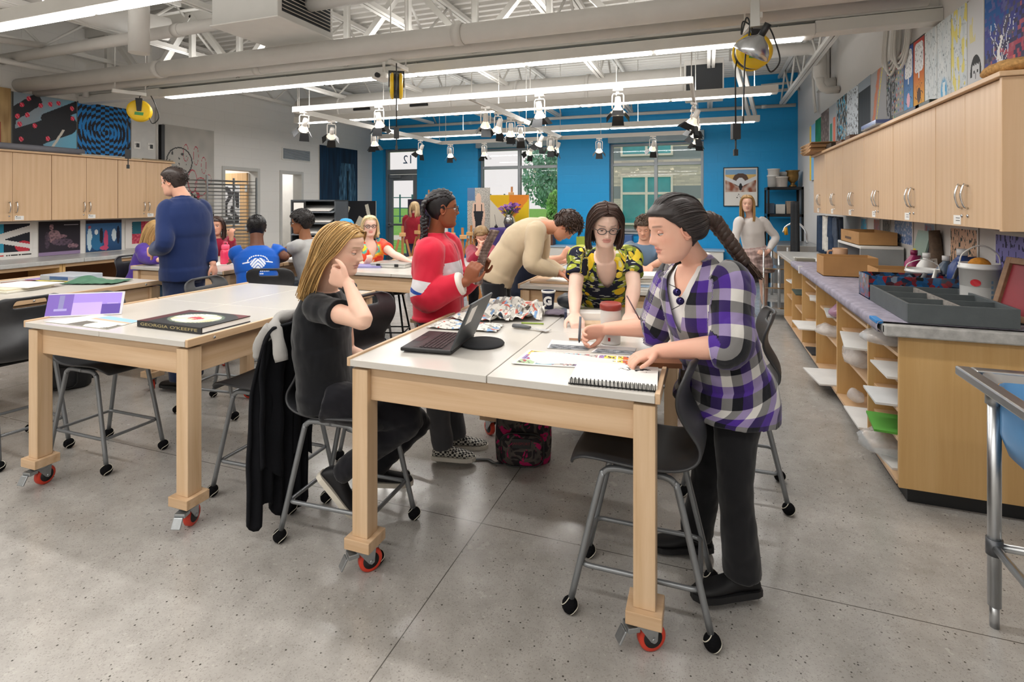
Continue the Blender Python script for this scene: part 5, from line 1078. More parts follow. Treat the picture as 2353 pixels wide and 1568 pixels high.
flat('paper_sheet', 'large white drawing sheet under the beige top\'s hands', 'paper', [(-1.25, 4.25, ZT_ + .0145), (-.85, 4.27, ZT_ + .0145), (-.85, 4.6, ZT_ + .0145), (-1.25, 4.58, ZT_ + .0145)], lambda u, v: hx('#dfddd8'), 6)
for i, c in enumerate(('#d8d5d0', '#9fb6cf', '#dedcd8', '#c4bdb2', '#e0ded9')): tag(MB().box((-.17, -.13, 0), (.17, .13, .022)).build('board_stack', M('boards_' + c.strip('#'), c, .7), loc=(-.36, 4.25, ZT_ + i * .0225), rot=(0, 0, .1 * i - .2)), ['lowest', 'second', 'third', 'fourth', 'topmost'][i] + ' board in the stack behind the lemon shirt', 'board', 'stacked boards')
# ---- jacket draped on the blonde's chair
t = thing('jacket', 'black jacket with grey lining draped over the blonde\'s chair back', 'jacket', (-1.87, 2.10, 0))
def drape(lo, w0, w1, off, seed, y0=0):
    def f(u, v):
        z = .985 - v * (.985 - lo - .05 * sin(u * 9 + seed)); w = w0 + (w1 - w0) * v; fold = .022 * sin(u * 19 + seed) * min(1, v * 2.5) + .012 * noise.noise(V(u * 6, v * 5, seed))
        k = min(1, v / .10); return (-.035 - off * min(1, v * 3) - .05 * (1 - k) ** 2 * -1 + fold, y0 + (u - .5) * w, z + .025 * (1 - k))
    return f
m = MB().grid(drape(.30, .36, .34, .05, 1), 34, 40).grid(drape(.10, .16, .20, .075, 3, -.10), 18, 40).grid(drape(.06, .15, .17, .06, 5, .09), 18, 40); m.build('jacket_body', M('black_jersey', '#16171b', .9, bump=.3, bscale=140, spec=.15), t, solid=.012)
m = MB()
m.tube(bez([(.055, -.17, .86), (.02, -.16, .97), (-.045, -.11, 1.015), (-.055, 0, 1.03), (-.045, .11, 1.015), (.02, .15, .96), (.05, .16, .86)], 6), [(.026 + .008 * sin(i * .9), .03) for i in range(37)], 12); m.tube(bez([(-.03, -.14, 1.0), (-.075, -.165, .93), (-.085, -.175, .86)], 6), [.035, .036, .034, .033, .03, .03, .028, .028, .026, .024, .02, .02, .016], 10)
m.build('grey_lining', M('grey_fleece', '#9c9a97', .95, bump=.4, bscale=200), t)
# ---- backpacks
def backpack(name, label, loc, rz, s, mat, strapm, patch=None):
    t = thing(name, label, 'backpack', loc, rz); m = MB(); R = []
    for z, w, d, y in ((.0, .14, .08, 0), (.015, .165, .10, 0), (.12, .172, .11, 0), (.25, .168, .105, .005), (.36, .15, .085, .015), (.42, .11, .06, .02), (.44, .05, .03, .02)): R.append([(x * 2 * w * s, (y + q * 2 * d) * s, z * s) for x, q in round_poly(1, 1, .38, 5)])
    m.rings(R); m.build('main_compartment', mat, t)
    m = MB(); R = []
    for k, (dy, sc) in enumerate(((-.085, 1), (-.13, .97), (-.155, .85), (-.16, .5))): R.append([(x * .25 * sc * s, dy * s, (.12 + z * .19 * sc) * s) for x, z in round_poly(1, 1, .3, 5)])
    m.rings(R); m.build('front_pocket', mat, t)
    for q in (-1, 1): MB().tube([(q * .09 * s, .10 * s, .40 * s), (q * .10 * s, .17 * s, .30 * s), (q * .12 * s, .16 * s, .12 * s), (q * .13 * s, .12 * s, .03 * s)], [(.028 * s, .007 * s)] * 4, 8).build('shoulder_strap', strapm, t)
    MB().tube(arc3([(-.04 * s, .03 * s, .43 * s), (-.03 * s, .03 * s, .48 * s), (.03 * s, .03 * s, .48 * s), (.04 * s, .03 * s, .43 * s)]), .008 * s, 8).build('grab_handle', strapm, t)
    MB().tube([(x * .258 * s, -.132 * s, (.12 + z * .195) * s) for x, z in round_poly(1, 1, .3, 6)], .004 * s, 6, True).build('zip', strapm, t)
    if patch:
        pt = MB().box((-.055 * s, -.168 * s, .145 * s), (.055 * s, -.158 * s, .20 * s)).build('logo_patch', BLACKP, t); text_obj('logo_text', patch, .022 * s, M('logo_red', '#7a2030', .6), (0, -.1688 * s, .172 * s), (radians(90), 0, 0), pt, 1, .0004)
    return t
def arc3(p): return bez(p, 5)
def camo():
    t = NT('pink_camo'); v = t.coord('Object', (1, 1, 1)); n = t.noise(v, 13, 2, .5, .6); n2 = t.noise(v, 17, 2, .5, 1.0)
    c = t.ramp(n, [(.40, srgb('#2a2629')), (.44, srgb('#4c4644')), (.55, srgb('#58514c')), (.56, srgb('#2c282b'))]); k = t.ramp(n2, [(.57, (0, 0, 0)), (.58, (1, 1, 1))]); t.col(t.mix(k, c, srgb('#a81f58'))); t.pr(.8, 0, .2); return t.m
backpack('backpack', 'pink and grey camouflage backpack on the floor under the near table', (-1.06, 3.12, 0), .25, 1.0, camo(), BLACKP, 'JANSPORT')
bk = backpack('backpack', 'black backpack slumped under the far left table', (-5.15, 3.02, 0), .6, .95, M('black_nylon', '#17181b', .7, bump=.3, bscale=60), BLACKP)
tag(MB().tube(bez([(0, 0, .008), (.1, .03, .008), (.16, .0, .012), (.25, .05, .008), (.3, .12, .01)], 8), [(.012, .004)] * 33, 8).build('loose_strap', BLACKP, loc=(-1.36, 3.0, 0)), 'loose black strap on the floor beside the pink backpack', 'strap')
# ================================================================ RIGHT COUNTER
CZ = .952
t = thing('divided_tray', 'grey wooden divided tray on the near end of the right counter', 'tray', (.985, 3.345, CZ)); GP = M('grey_painted_wood', '#4f5557', .55, var=.1, vscale=12, bump=.2); w, d, h = .47, .69, .10
for a, b in (((0, 0, 0), (w, .014, h)), ((0, d - .014, 0), (w, d, h)), ((0, .014, 0), (.014, d - .014, h)), ((w - .014, .014, 0), (w, d - .014, h))): MB().box(a, b).build('side', GP, t, bevel=.002)
MB().box((.014, .014, 0), (w - .014, d - .014, .01)).build('bottom', GP, t); MB().box((w / 2 - .006, .014, .01), (w / 2 + .006, d - .014, h - .004)).build('divider', M('worn_divider', '#8a8580', .6, var=.3, vscale=30), t)
for y in (.23, .46): MB().box((.014, y - .005, .01), (w / 2 - .006, y + .005, h - .006)).build('divider', GP, t); MB().box((w / 2 + .006, y - .005, .01), (w - .014, y + .005, h - .006)).build('divider', GP, t)
def paintbox():
    t = NT('paint_spattered_acrylic'); v = t.coord(); vo = t.n('TexVoronoi'); vo.inputs['Scale'].default_value = 34; t.l(v, vo.inputs['Vector']); c = t.ramp(vo.outputs['Color'], [(.2, srgb('#17181c')), (.38, srgb('#1d5f98')), (.5, srgb('#24262c')), (.62, srgb('#8c1f28')), (.7, srgb('#3a3c44')), (.85, srgb('#2a6a9c')), (.95, srgb('#b09a6a'))]); t.col(c); t.pr(.15, 0, .6); return t.m
PBX = paintbox(); t = thing('acrylic_box', 'clear paint-smeared acrylic box behind the grey tray', 'box', (.985, 4.06, CZ)); w, d, h = .60, .24, .155
for a, b in (((0, 0, 0), (w, .008, h)), ((0, d - .008, 0), (w, d, h)), ((0, .008, 0), (.008, d - .008, h)), ((w - .008, .008, 0), (w, d - .008, h))): MB().box(a, b).build('wall', PBX, t, bevel=.001)
MB().box((0, 0, -.001), (w, d, .006)).build('base', PBX, t)
random.seed(5)
for i in range(5): tag(MB().tube([(0, 0, 0), (random.uniform(.05, .1), random.uniform(-.03, .04), .10 + .03 * i)], .012, 8).build('paint_tube', M('tube_%d' % (i % 3), ['#b8b8b4', '#3a3c40', '#8a8d90'][i % 3], .3, .5), loc=(1.08 + i * .085, 4.17, CZ + .008)), ['leftmost', 'second', 'middle', 'fourth', 'rightmost'][i] + ' tool standing in the acrylic box', 'tool', 'tools in the acrylic box')
tag(MB().box((-.03, -.004, 0), (.03, .004, .25)).build('paint_stick', M('pale_stick', '#d9b97c', .6), loc=(1.50, 4.2, CZ + .01), rot=(.2, .35, .2)), 'pale wooden paint stick in the acrylic box', 'stick')
CARDB = M('cardboard', '#a97f4f', .8, var=.1, vscale=5); CARDI = M('cardboard_inside', '#7f5d38', .85)
def carton(label, x0, y0, w, d, h, z=CZ, rz=0, stamp=None):
    t = thing('cardboard_box', label, 'box', (x0, y0, z), rz, 'cardboard boxes on the right counter')
    for a, b in (((0, 0, 0), (w, .006, h)), ((0, d - .006, 0), (w, d, h)), ((0, .006, 0), (.006, d - .006, h)), ((w - .006, .006, 0), (w, d - .006, h))): MB().box(a, b).build('side', CARDB, t)
    MB().box((0, 0, 0), (w, d, .005)).build('bottom', CARDI, t); MB().box((.01, .01, h * .55), (w - .01, d - .01, h * .6)).build('contents', M('box_contents', '#6b4f2e', .9, var=.4, vscale=40), t)
    if stamp: MB().box((-.0008, d * .4, h * .3), (0, d * .75, h * .5)).build('stamp', M('stamp_ink', '#5a4330', .8), t)
    return t
carton('large water-stained cardboard box on the right counter', .935, 5.22, .40, .30, .165); carton('low cardboard box of brown scraps behind the acrylic box', 1.18, 4.62, .42, .28, .14); 
t = thing('counter_rack', 'white wire-topped rack at the back of the right counter', 'rack', (1.30, 5.62, CZ)); MB().box((0, 0, .21), (.33, .9, .235)).build('top_shelf', WHITE, t, bevel=.004)
for y in (0, .87): MB().box((0, y, 0), (.33, y + .03, .21)).build('side', M('rack_grey', '#8a8c8c', .5), t)
MB().box((.31, .03, 0), (.33, .87, .21)).build('back', M('rack_dark', '#5a5c5c', .6), t)
carton('printed cardboard box standing on the white rack', 1.31, 5.72, .30, .70, .12, CZ + .2355, 0, True)
def jug(label, loc, col, cap, s=1.0):
    t = thing('paint_jug', label, 'jug', loc, .4, 'plastic paint jugs'); R = []
    for z, w, d in ((0, .06, .045), (.01, .066, .05), (.13, .066, .05), (.17, .06, .045), (.205, .035, .03), (.22, .02, .02), (.235, .02, .02)): R.append([(x * 2 * w * s, y * 2 * d * s, z * s) for x, y in round_poly(1, 1, .4, 4)])
    MB().rings(R).build('jug_body', M('jug_' + col.strip('#'), col, .35), t); MB().cyl((0, 0, .228 * s), (0, 0, .262 * s), .024 * s, n=16).build('cap', M('jug_cap_' + cap.strip('#'), cap, .4), t)
    MB().tube([(.03 * s, 0, .21 * s), (.07 * s, 0, .215 * s), (.075 * s, 0, .16 * s), (.055 * s, 0, .12 * s)], .010 * s, 8).build('jug_handle', _M['jug_' + col.strip('#')], t)
jug('magenta paint jug on the right counter', (1.50, 4.95, CZ), '#8d2457', '#7a1c48'); jug('yellow-capped paint jug behind the magenta one', (1.57, 5.12, CZ), '#c0b03a', '#d8c23a'); jug('white paint jug on the right counter', (1.50, 4.70, CZ), '#d5d5d3', '#dddddd'); jug('slate blue paint jug beside the white one', (1.55, 4.50, CZ), '#4a5a6c', '#d0d0d0'); jug('tall deep blue paint jug with white cap', (1.56, 4.28, CZ), '#26407c', '#d8d8d8', 1.25)
def pail(label, loc, full):
    t = thing('white_pail', label, 'pail', loc, 0, 'white plastic pails'); t.scale = (.8, .8, .95); MB().lathe([(0, 0), (.105, 0), (.108, .004), (.12, .25), (.127, .25), (.127, .265), (.12, .265), (.124, .285), (.118, .285), (.112, .02)], 32, cap1=False).build('pail_body', M('pail_white', '#d6d6d4', .35), t)
    MB().tube(bez([(-.124, 0, .25), (-.105, -.01, .34), (0, -.02, .395), (.105, -.01, .34), (.124, 0, .25)], 8), .005, 8).build('bail_handle', WHITE, t)
    if full: MB().ball((0, 0, .27), (.07, .06, .05), 14, 8).build('contents', M('orange_rag', '#c8862a', .8, var=.3, vscale=30), t)
    return t
p1 = pail('white pail with a red oval label and print, right end of the counter', (1.515, 3.93, CZ), True)
m = MB()
for k in range(24): a = 2 * pi * k / 24
lab = MB(); 
def onp(a, z, r=.1225): return (r * (1 + (z - .13) * .045 / .12 * .4) * sin(a), -r * (1 + (z - .13) * .045 / .12 * .4) * cos(a), z)
lab.add([onp(-.55 + .26 * cos(2 * pi * k / 20), .17 + .022 * sin(2 * pi * k / 20), .1195) for k in range(20)], [tuple(range(20))]); lab.build('red_oval_label', M('label_red', '#b8202c', .5), p1)
for i in range(5): lb = MB().add([onp(.2, .185 - i * .03, .1205), onp(.95, .185 - i * .03, .1205), onp(.95, .168 - i * .03, .1205), onp(.2, .168 - i * .03, .1205)], [(0, 1, 2, 3)]); lb.build('print_line', M('print_blue', '#8fb0cc', .5), p1)
pail('white pail with an upright handle behind the acrylic box', (1.40, 4.46, CZ), False).scale = (.8, .8, .6)
t = thing('screen_frame', 'wooden screen-printing frame with a red screen at the right edge', 'frame', (1.52, 3.60, CZ), -pi / 2 - .35); w, h = .30, .34
t.rotation_euler = (-.28, 0, -pi / 2 + .25)
for a, b in (((-w / 2, 0, 0), (-w / 2 + .035, .03, h)), ((w / 2 - .035, 0, 0), (w / 2, .03, h)), ((-w / 2 + .035, 0, 0), (w / 2 - .035, .03, .035)), ((-w / 2 + .035, 0, h - .035), (w / 2 - .035, .03, h))): MB().box(a, b).build('rail', M('worn_frame_wood', '#8a6a50', .6, var=.25, vscale=20), t, bevel=.003)
MB().box((-w / 2 + .03, .018, .03), (w / 2 - .03, .022, h - .03)).build('red_screen', M('screen_red', '#8a2a34', .5, var=.1), t)
t2 = thing('mug', 'tan mug standing on a cable coil by the aprons', 'mug', (1.22, 6.02, CZ + .05)); MB().lathe([(0, 0), (.06, 0), (.064, .01), (.066, .13), (.062, .135), (.058, .02)], 24, cap1=False).build('mug_body', M('tan_ceramic', '#b99272', .4), t2); MB().tube(bez([(-.06, 0, .11), (-.1, 0, .1), (-.1, 0, .05), (-.06, 0, .03)], 6), .009, 8).build('handle', _M['tan_ceramic'], t2)
m = MB()
for k in range(4): m.tube([(.075 * cos(a) + .006 * sin(k * 3), .075 * sin(a), .008 + k * .012) for a in [i * pi / 12 for i in range(24)]], .0065, 7, True)
tag(m.build('cable_coil', M('white_cable', '#c9c2bc', .5), loc=(1.22, 6.02, CZ)), 'coil of white cable under the tan mug', 'cable')
t = thing('clear_tub', 'clear plastic tub on the counter behind the water-stained box', 'tub', (1.14, 5.62, CZ)); MB().lathe([(0, 0), (.07, 0), (.08, .12), (.084, .12), (.074, .0)], 20, cap1=False).build('tub_wall', M('clear_tub_plastic', '#c8ccd2', .2, alpha=.5), t)
tag(MB().box((0, 0, 0), (.18, .12, .04)).build('tape_box', M('olive_box', '#7a776a', .6), loc=(.90, 6.45, .94)), 'small olive box at the end of the purple cover', 'box')
flat('paper_sheet', 'white sheet on the far bare end of the right counter', 'paper', [(.93, 6.6, .941), (1.2, 6.6, .941), (1.2, 7.0, .941), (.95, 7.05, .941)], lambda u, v: hx('#d8d8d6'), 6)
# prints under the right cabinets
def f_tr(c1, c2, c3, o): return lambda u, v: hx('#d5d2ce') if u < .05 or u > .95 or v < .06 or v > .94 else hx(c3) if nz(u * 3, v, 9, o) > .22 else mixh(hx(c1), hx(c2), v + .3 * nz(u, v, 4, o))
for y0, y1, z0, z1, f, l in ((3.62, 4.08, 1.06, 1.41, f_tr('#6a62a8', '#8a86c4', '#2c2850', 1), 'violet print of thin tree trunks, rightmost under the cabinets'), (4.28, 4.72, 1.08, 1.42, f_tr('#d0a98a', '#dcb69a', '#2c3a34', 3), 'peach print with a dark tree'), (4.98, 5.2, 1.1, 1.43, f_tr('#5a7aa0', '#8fa8c0', '#c05a50', 5), 'blue and red small print under the cabinets'), (5.45, 5.95, 1.2, 1.43, f_tr('#5a78b0', '#8faad0', '#d8dce4', 7), 'blue print of reeds'), (6.05, 6.3, 1.2, 1.42, f_tr('#6a6660', '#8a867e', '#3a3a3c', 8), 'grey print under the cabinets'), (6.38, 6.6, 1.2, 1.42, f_tr('#6a7a9a', '#8a6a5a', '#b04a3a', 9), 'small dark multicoloured print'), (6.85, 7.1, 1.12, 1.42, f_tr('#1f8fb8', '#3ab0d0', '#c85a5a', 11), 'turquoise print of fish')): onright('print', l, 'print', y0, y1, z0, z1, f, 1.645, nx=64, th=.002, group='prints under the right cabinets')
tag(MB().box((0, 0, 0), (.012, .26, .42)).build('glass_sheet', M('sage_sheet', '#8fa89c', .3), loc=(1.50, 4.90, CZ), rot=(0, .22, .0)), 'tall sage green sheet leaning on the wall', 'sheet')
tag(MB().tube([(0, 0, 0), (.01, 0, .2), (0, .02, .42)], [.04, .045, .035], 10).build('bark_log', M('bark_brown', '#5a4a3c', .9, var=.3, vscale=30, bump=.6), loc=(1.60, 4.84, CZ)), 'upright piece of bark beside the sage sheet', 'log')
# aprons and jackets hanging past the cabinets
for i, (y, x, c, l, zt, zb) in enumerate(((8.02, 1.12, '#1d2024', 'black apron hanging nearest the far counter end', 1.60, .90), (7.72, 1.38, '#22344c', 'navy apron hanging under the cabinet end', 1.42, .96), (7.5, 1.40, '#c2bfb8', 'pale towel between the aprons', 1.42, 1.0), (7.3, 1.42, '#1f3048', 'dark blue apron right of the pale towel', 1.42, .96), (7.1, 1.44, '#3c4656', 'slate jacket hanging on the right wall', 1.42, .97))):
    m = MB().grid(lambda u, v: (.03 * sin(u * 14 + i) - .02, (u - .5) * (.16 + .12 * v), zt - (zt - zb) * v - .02 * (2 * u - 1) ** 2), 18, 14); tag(m.build('apron', M('apron_' + c.strip('#'), c, .9, var=.2, vscale=20), loc=(x, y, 0), solid=.03), l, 'apron', 'aprons by the far counter end')
# shelf contents: papers and bags in the cubbies
BAG = M('clear_bag', '#e4e8ec', .08, var=.1, vscale=30, alpha=.38, bump=1.0, bscale=22)
def stuffp(i, y, z, w, c, l, out=.08, th=.012): tag(MB().box((-out, -w / 2, 0), (.22, w / 2, th)).build('paper_stack', M('stack_' + c.strip('#'), c, .7, var=.06), loc=(CXF, y, z), rot=(0, 0, random.uniform(-.15, .15))), l, 'paper', 'papers in the right cubbies')
random.seed(9)
for y, z, w, c, l, out in ((3.62, .6195, .34, '#d8d8d6', 'white papers on the upper shelf of the nearest cubby', .02), (3.64, .4595, .3, '#d3d6d8', 'white board on the middle shelf of the nearest cubby', .06), (3.66, .2995, .3, '#57a03c', 'green sheet on the lower shelf of the nearest cubby', .05), (3.62, .1055, .25, '#d8d8d6', 'white paper at the bottom of the nearest cubby', 0), (4.3, .6195, .5, '#d6d6d4', 'wide white papers in the second cubby', .06), (4.25, .1055, .4, '#dcdcda', 'white sheet at the bottom of the second cubby', .02), (5.15, .1055, .45, '#dcdcda', 'white sheet sticking out at the bottom of the third cubby', .12), (5.2, .6395, .4, '#cfcfcd', 'papers on the upper shelf of the third cubby', .0), (5.98, .36, .4, '#dcdcda', 'fanned white papers in the fourth cubby', .12), (6.0, .1055, .3, '#2c3036', 'dark folder at the bottom of the fourth cubby', .0), (5.95, .6395, .3, '#dcdcda', 'white papers on the upper shelf of the fourth cubby', .0), (6.75, .5695, .4, '#3a4a44', 'dark green folders in the fifth cubby', .03), (7.4, .5995, .3, '#dcdcda', 'white papers in the farthest cubby', .0)): stuffp(0, y, z, w, c, l, out)
def bag(label, loc, s, c=None):
    m = MB().ball((0, 0, s[2] * .9), s, 18, 14); m.v = [(x * (1 + .35 * noise.noise(V(x * 14, y * 14, z * 14))), y * (1 + .3 * noise.noise(V(x * 12 + 5, y * 12, z * 12))), max(.002, z * (1 + .25 * noise.noise(V(x * 16, y * 16, 9))))) for x, y, z in m.v]; tag(m.build('plastic_bag', c or BAG, loc=loc), label, 'plastic bag', 'clear bags in the right cubbies')
bag('clear bag with a blue seal in the nearest cubby', (CXF + .03, 3.66, .7595), (.12, .12, .05)); bag('crumpled clear bag at the bottom front of the nearest cubby', (CXF + .05, 3.72, .106), (.14, .13, .07)); bag('tall clear bag in the second cubby', (CXF + .06, 4.42, .42), (.09, .16, .085)); bag('pink-tinted bag in the third cubby', (CXF + .08, 5.0, .6395), (.09, .1, .06), M('pink_bag', '#c08fae', .2, alpha=.7)); bag('shiny clear bag in the third cubby middle', (CXF + .04, 5.25, .44), (.1, .14, .05)); bag('small grey bag at the bottom of the second cubby', (CXF + .08, 4.55, .12), (.06, .06, .05))
# on top of the right cabinets
for i in range(9): tag(MB().box((-.02 - .004 * (i % 3), -.35 + .02 * (i % 4), 0), (.30, .35 - .015 * (i % 3), .011)).build('cardboard_sheet', M('sheet_card', '#a5805a', .8, var=.12, vscale=8), loc=(1.18, 7.55, 2.1915 + i * .0125), rot=(0, 0, .03 * (i % 3 - 1))), ('lowest second third fourth fifth sixth seventh eighth topmost'.split()[i]) + ' flat cardboard sheet in the stack on the right cabinets', 'cardboard', 'cardboard sheets on the right cabinets')
for y, c, l, w, h in ((6.95, '#3a3028', 'dark brown flat box next to the cardboard stack', .3, .07), (6.45, '#6a4a34', 'brown flat box on the right cabinets, middle', .26, .05), (6.1, '#5a3f2e', 'smaller brown box on the right cabinets', .2, .06)): tag(MB().box((0, 0, 0), (.24, w, h)).build('flat_box', M('fb_' + c.strip('#'), c, .6), loc=(1.32, y, 2.1915), bevel=.003), l, 'box', 'boxes on the right cabinets')
t = thing('clear_tray', 'clear acrylic tray overhanging the right cabinets', 'tray', (1.24, 4.92, 2.1915)); MB().box((0, 0, 0), (.3, .42, .012)).build('tray_base', M('acrylic_tray', '#aab4be', .1, alpha=.6), t)
for a, b in (((0, 0, .012), (.3, .006, .04)), ((0, .414, .012), (.3, .42, .04)), ((0, .006, .012), (.006, .414, .04))): MB().box(a, b).build('tray_wall', M('acrylic_edge', '#5a6a9a', .2), t)
for i, (y, c, l) in enumerate(((4.15, '#1c2a24', 'dark green case on the right cabinets'), (4.32, '#1a2440', 'navy case on the right cabinets'), (4.55, '#1c1d20', 'black case on the right cabinets'))): tag(MB().box((0, -.12, 0), (.2, .12, .035)).build('flat_case', M('fc%d' % i, c, .4), loc=(1.30, y, 2.1915), bevel=.004), l, 'case', 'cases on the right cabinets')
m = MB().ball((0, 0, .04), (.11, .16, .045), 26, 16); m.v = [(x * (1 + .08 * noise.noise(V(x * 30, y * 30, z * 30))), y, max(0, z + .008 * noise.noise(V(x * 50, y * 50, z * 50)))) for x, y, z in m.v]; tag(m.build('sponge', M('tan_sponge', '#b48a54', .95, var=.35, vscale=60, bump=1.0, bscale=120), loc=(1.40, 3.30, 2.1915)), 'large tan sponge at the near end of the right cabinets', 'sponge')
# on top of the left cabinets
t = thing('paper_roll', 'rolled grey paper lying along the left cabinet tops', 'paper roll', (-7.80, 3.55, 2.25)); MB().tube([(0, 0, 0), (0, 1.2, 0)], .042, 20).build('roll', M('roll_grey', '#75767e', .7), t); MB().lathe([(.030, 1.2), (.036, 1.203), (.03, 1.206), (.004, 1.2035)], 18, axis='y').build('roll_end', BLACKP, t)
for i, (y, w, c, l) in enumerate(((4.95, .5, '#a9a59a', 'loose grey papers on the left cabinets'), (5.3, .42, '#b5ae9e', 'cream folder on the left cabinets'), (5.72, .5, '#8a7a62', 'brown boards on the far end of the left cabinets'))): tag(MB().box((-.14, -w / 2, 0), (.15, w / 2, .02)).build('paper_stack', M('ls%d' % i, c, .7, var=.15, vscale=12), loc=(-7.86, y, 2.2065), rot=(0, 0, .08 * (i - 1)), bevel=.003), l, 'paper', 'papers on the left cabinets')
# ================================================================ BACK OF THE ROOM
t = thing('steel_shelving', 'black boltless shelving loaded with pails in the right back corner', 'shelving', (1.05, 10.95, 0)); 
for x in (0, .56):
    for y in (0, .55): MB().box((x, y, 0), (x + .035, y + .035, 1.86)).build('post', BLACKM, t)
for z in (.3, 1.32, 1.82): MB().box((0, 0, z), (.595, .585, z + .05)).build('shelf', BLACKM, t)
for i, (x, y, z, r, h, c, l) in enumerate(((1.16, 11.1, 1.871, .10, .22, '#d0cecb', 'white pail on the shelving, left'), (1.30, 11.02, 1.871, .10, .19, '#c9c2bc', 'white pail on the shelving, in front'), (1.20, 11.35, 1.871, .10, .26, '#d4d2ce', 'white pail on the shelving, behind'), (1.17, 11.1, 2.092, .105, .12, '#dad8d4', 'white tub stacked on the left pail'))):
    MB_ = MB().lathe([(0, 0), (r * .9, 0), (r, h * .9), (r * 1.06, h * .9), (r * 1.06, h), (0, h)], 22); tag(MB_.build('pail', M('pl_' + c.strip('#'), c, .45), loc=(x, y, z)), l, 'pail', 'pails on the shelving')
t = thing('bronze_urn', 'bronze urn on the top shelf in the right back corner', 'urn', (1.48, 11.05, 1.871)); MB().lathe([(0, 0), (.07, 0), (.06, .03), (.03, .05), (.04, .08), (.09, .13), (.10, .2), (.095, .27), (.125, .30), (.12, .305), (.09, .28)], 26, cap1=False).build('urn_body', M('bronze', '#7d6238', .35, .8), t)
m = MB().ball((0, 0, .05), (.15, .1, .06), 14, 10); tag(m.build('cloth_bundle', M('white_cloth_bundle', '#cfccc9', .8), loc=(1.35, 11.3, 2.06)), 'white cloth bundle behind the urn', 'cloth')
for i, (x, z, c, w, h, l) in enumerate(((1.12, 1.371, '#3a4a5c', .12, .2, 'dark bottle group on the middle shelf'), (1.28, 1.371, '#b9b6b0', .16, .18, 'grey appliance on the middle shelf'), (1.45, 1.371, '#8a7a6a', .14, .24, 'brown box on the middle shelf'), (1.15, .351, '#8a9aa0', .2, .3, 'pale bin on the low shelf'), (1.4, .351, '#6a5a4a', .2, .35, 'brown bin on the low shelf'))): tag(MB().box((-w / 2, 0, 0), (w / 2, .2, h)).build('shelf_box', M('sb%d' % i, c, .5, var=.15), loc=(x, 11.05, z), bevel=.01), l, 'box', 'boxes on the shelving')
t = thing('utility_sink', 'second steel sink below the shelving with a gooseneck faucet', 'sink', (1.0, 9.1, 0)); MB().box((0, 0, .80), (.62, 1.1, .93)).build('basin', STEEL, t, bevel=.01)
for x in (.04, .58):
    for y in (.05, 1.05): MB().cyl((x, y, 0), (x, y, .80), .02, n=12).build('leg', STEEL, t)
MB().tube(bez([(.5, .55, .93), (.48, .55, 1.12), (.35, .55, 1.26), (.2, .55, 1.2), (.15, .55, 1.1)], 8), .016, 10).build('faucet', CHROME, t); MB().cyl((.2, .55, 1.06), (.19, .55, 1.18), .028, n=12).build('spray_nozzle', M('nozzle_yellow', '#d89a1e', .4), t)
t = thing('wooden_crate', 'pale slatted crate behind the second sink', 'crate', (1.12, 10.4, .945))
for z in (0, .1, .2): MB().box((0, 0, z), (.45, .015, z + .085)).build('slat', MAPLE, t)
MB().box((0, .015, 0), (.45, .35, .28)).build('crate_body', MAPLE, t); t.location.z = .6
MB().box((-.02, -.02, -.6), (.47, .37, -.001)).build('stand', M('stand_grey', '#7a7c7e', .5), t)
# wire rack beside the far counter end
t = thing('wire_cart', 'chrome wire cart at the far end of the right counter', 'cart', (.72, 8.0, 0))
for x in (0, .35):
    for y in (0, .45): MB().cyl((x, y, 0), (x, y, .95), .012, n=10).build('post', CHROME, t)
for z in (.15, .42, .68): MB().box((0, 0, z), (.35, .45, z + .015)).build('shelf', CHROME, t)
# flower still life
t = thing('round_table', 'small round table under a purple cloth at the back', 'table', (-1.884, 5.005, -0.0)); TX = Vector((-1.884, 5.005, -0.0)); 
t.location = (-3.463, 9.2, 0.192); t.location.z = 0; MB().cyl((0, 0, 0), (0, 0, 1.10), .04, n=12).build('pedestal', BLACKM, t); MB().lathe([(0, 1.09), (.29, 1.09), (.29, 1.11), (0, 1.11)], 30).build('top', MAPLE, t)
tx, ty = t.location.x, t.location.y
m = MB(); R = []
for k in range(10):
    z = 1.116 - k * .045; R.append([((.30 + k * .006 + .02 * (k / 9) * sin(8 * a)) * cos(a), (.30 + k * .006 + .02 * (k / 9) * sin(8 * a)) * sin(a), z if k else 1.118) for a in [i * 2 * pi / 64 for i in range(64)]])
m.rings([[(p[0] * .02, p[1] * .02, 1.119) for p in R[0]]] + R, True, True, False); tag(m.build('tablecloth', M('purple_cloth', '#3f2f6e', .85, var=.15), loc=(tx, ty, 0)), 'purple cloth draped over the small round table', 'cloth')
t = thing('flower_vase', 'silver vase of purple flowers on the purple cloth', 'vase', (tx + .05, ty, 1.12)); MB().lathe([(0, 0), (.06, 0), (.07, .02), (.095, .1), (.08, .17), (.055, .21), (.065, .25), (.06, .25), (.05, .21)], 26, cap1=False).build('vase_body', M('pewter', '#8f8e8c', .25, .9), t)
random.seed(12); stems = MB(); heads = []
for i in range(44):
    a = random.random() * 2 * pi; r = random.uniform(.03, .2); z = .30 + random.uniform(0, .16) - r * .25; p = (r * cos(a), r * sin(a), z); stems.tube([(0, 0, .2), (p[0] * .5, p[1] * .5, z * .8), p], .004, 5); heads.append(p)
stems.build('stems', M('stem_green', '#4a6a3a', .8), t); hm_ = MB()
for k in range(7): a = k * 2 * pi / 7; hm_.add([(0, 0, 0), (.032 * cos(a - .4), .032 * sin(a - .4), .014), (.05 * cos(a), .05 * sin(a), .02), (.032 * cos(a + .4), .032 * sin(a + .4), .014)], [(0, 1, 2, 3)])
hmesh = hm_.mesh('flower', M('violet_petal', '#7d4a9c', .7, var=.3, vscale=40))
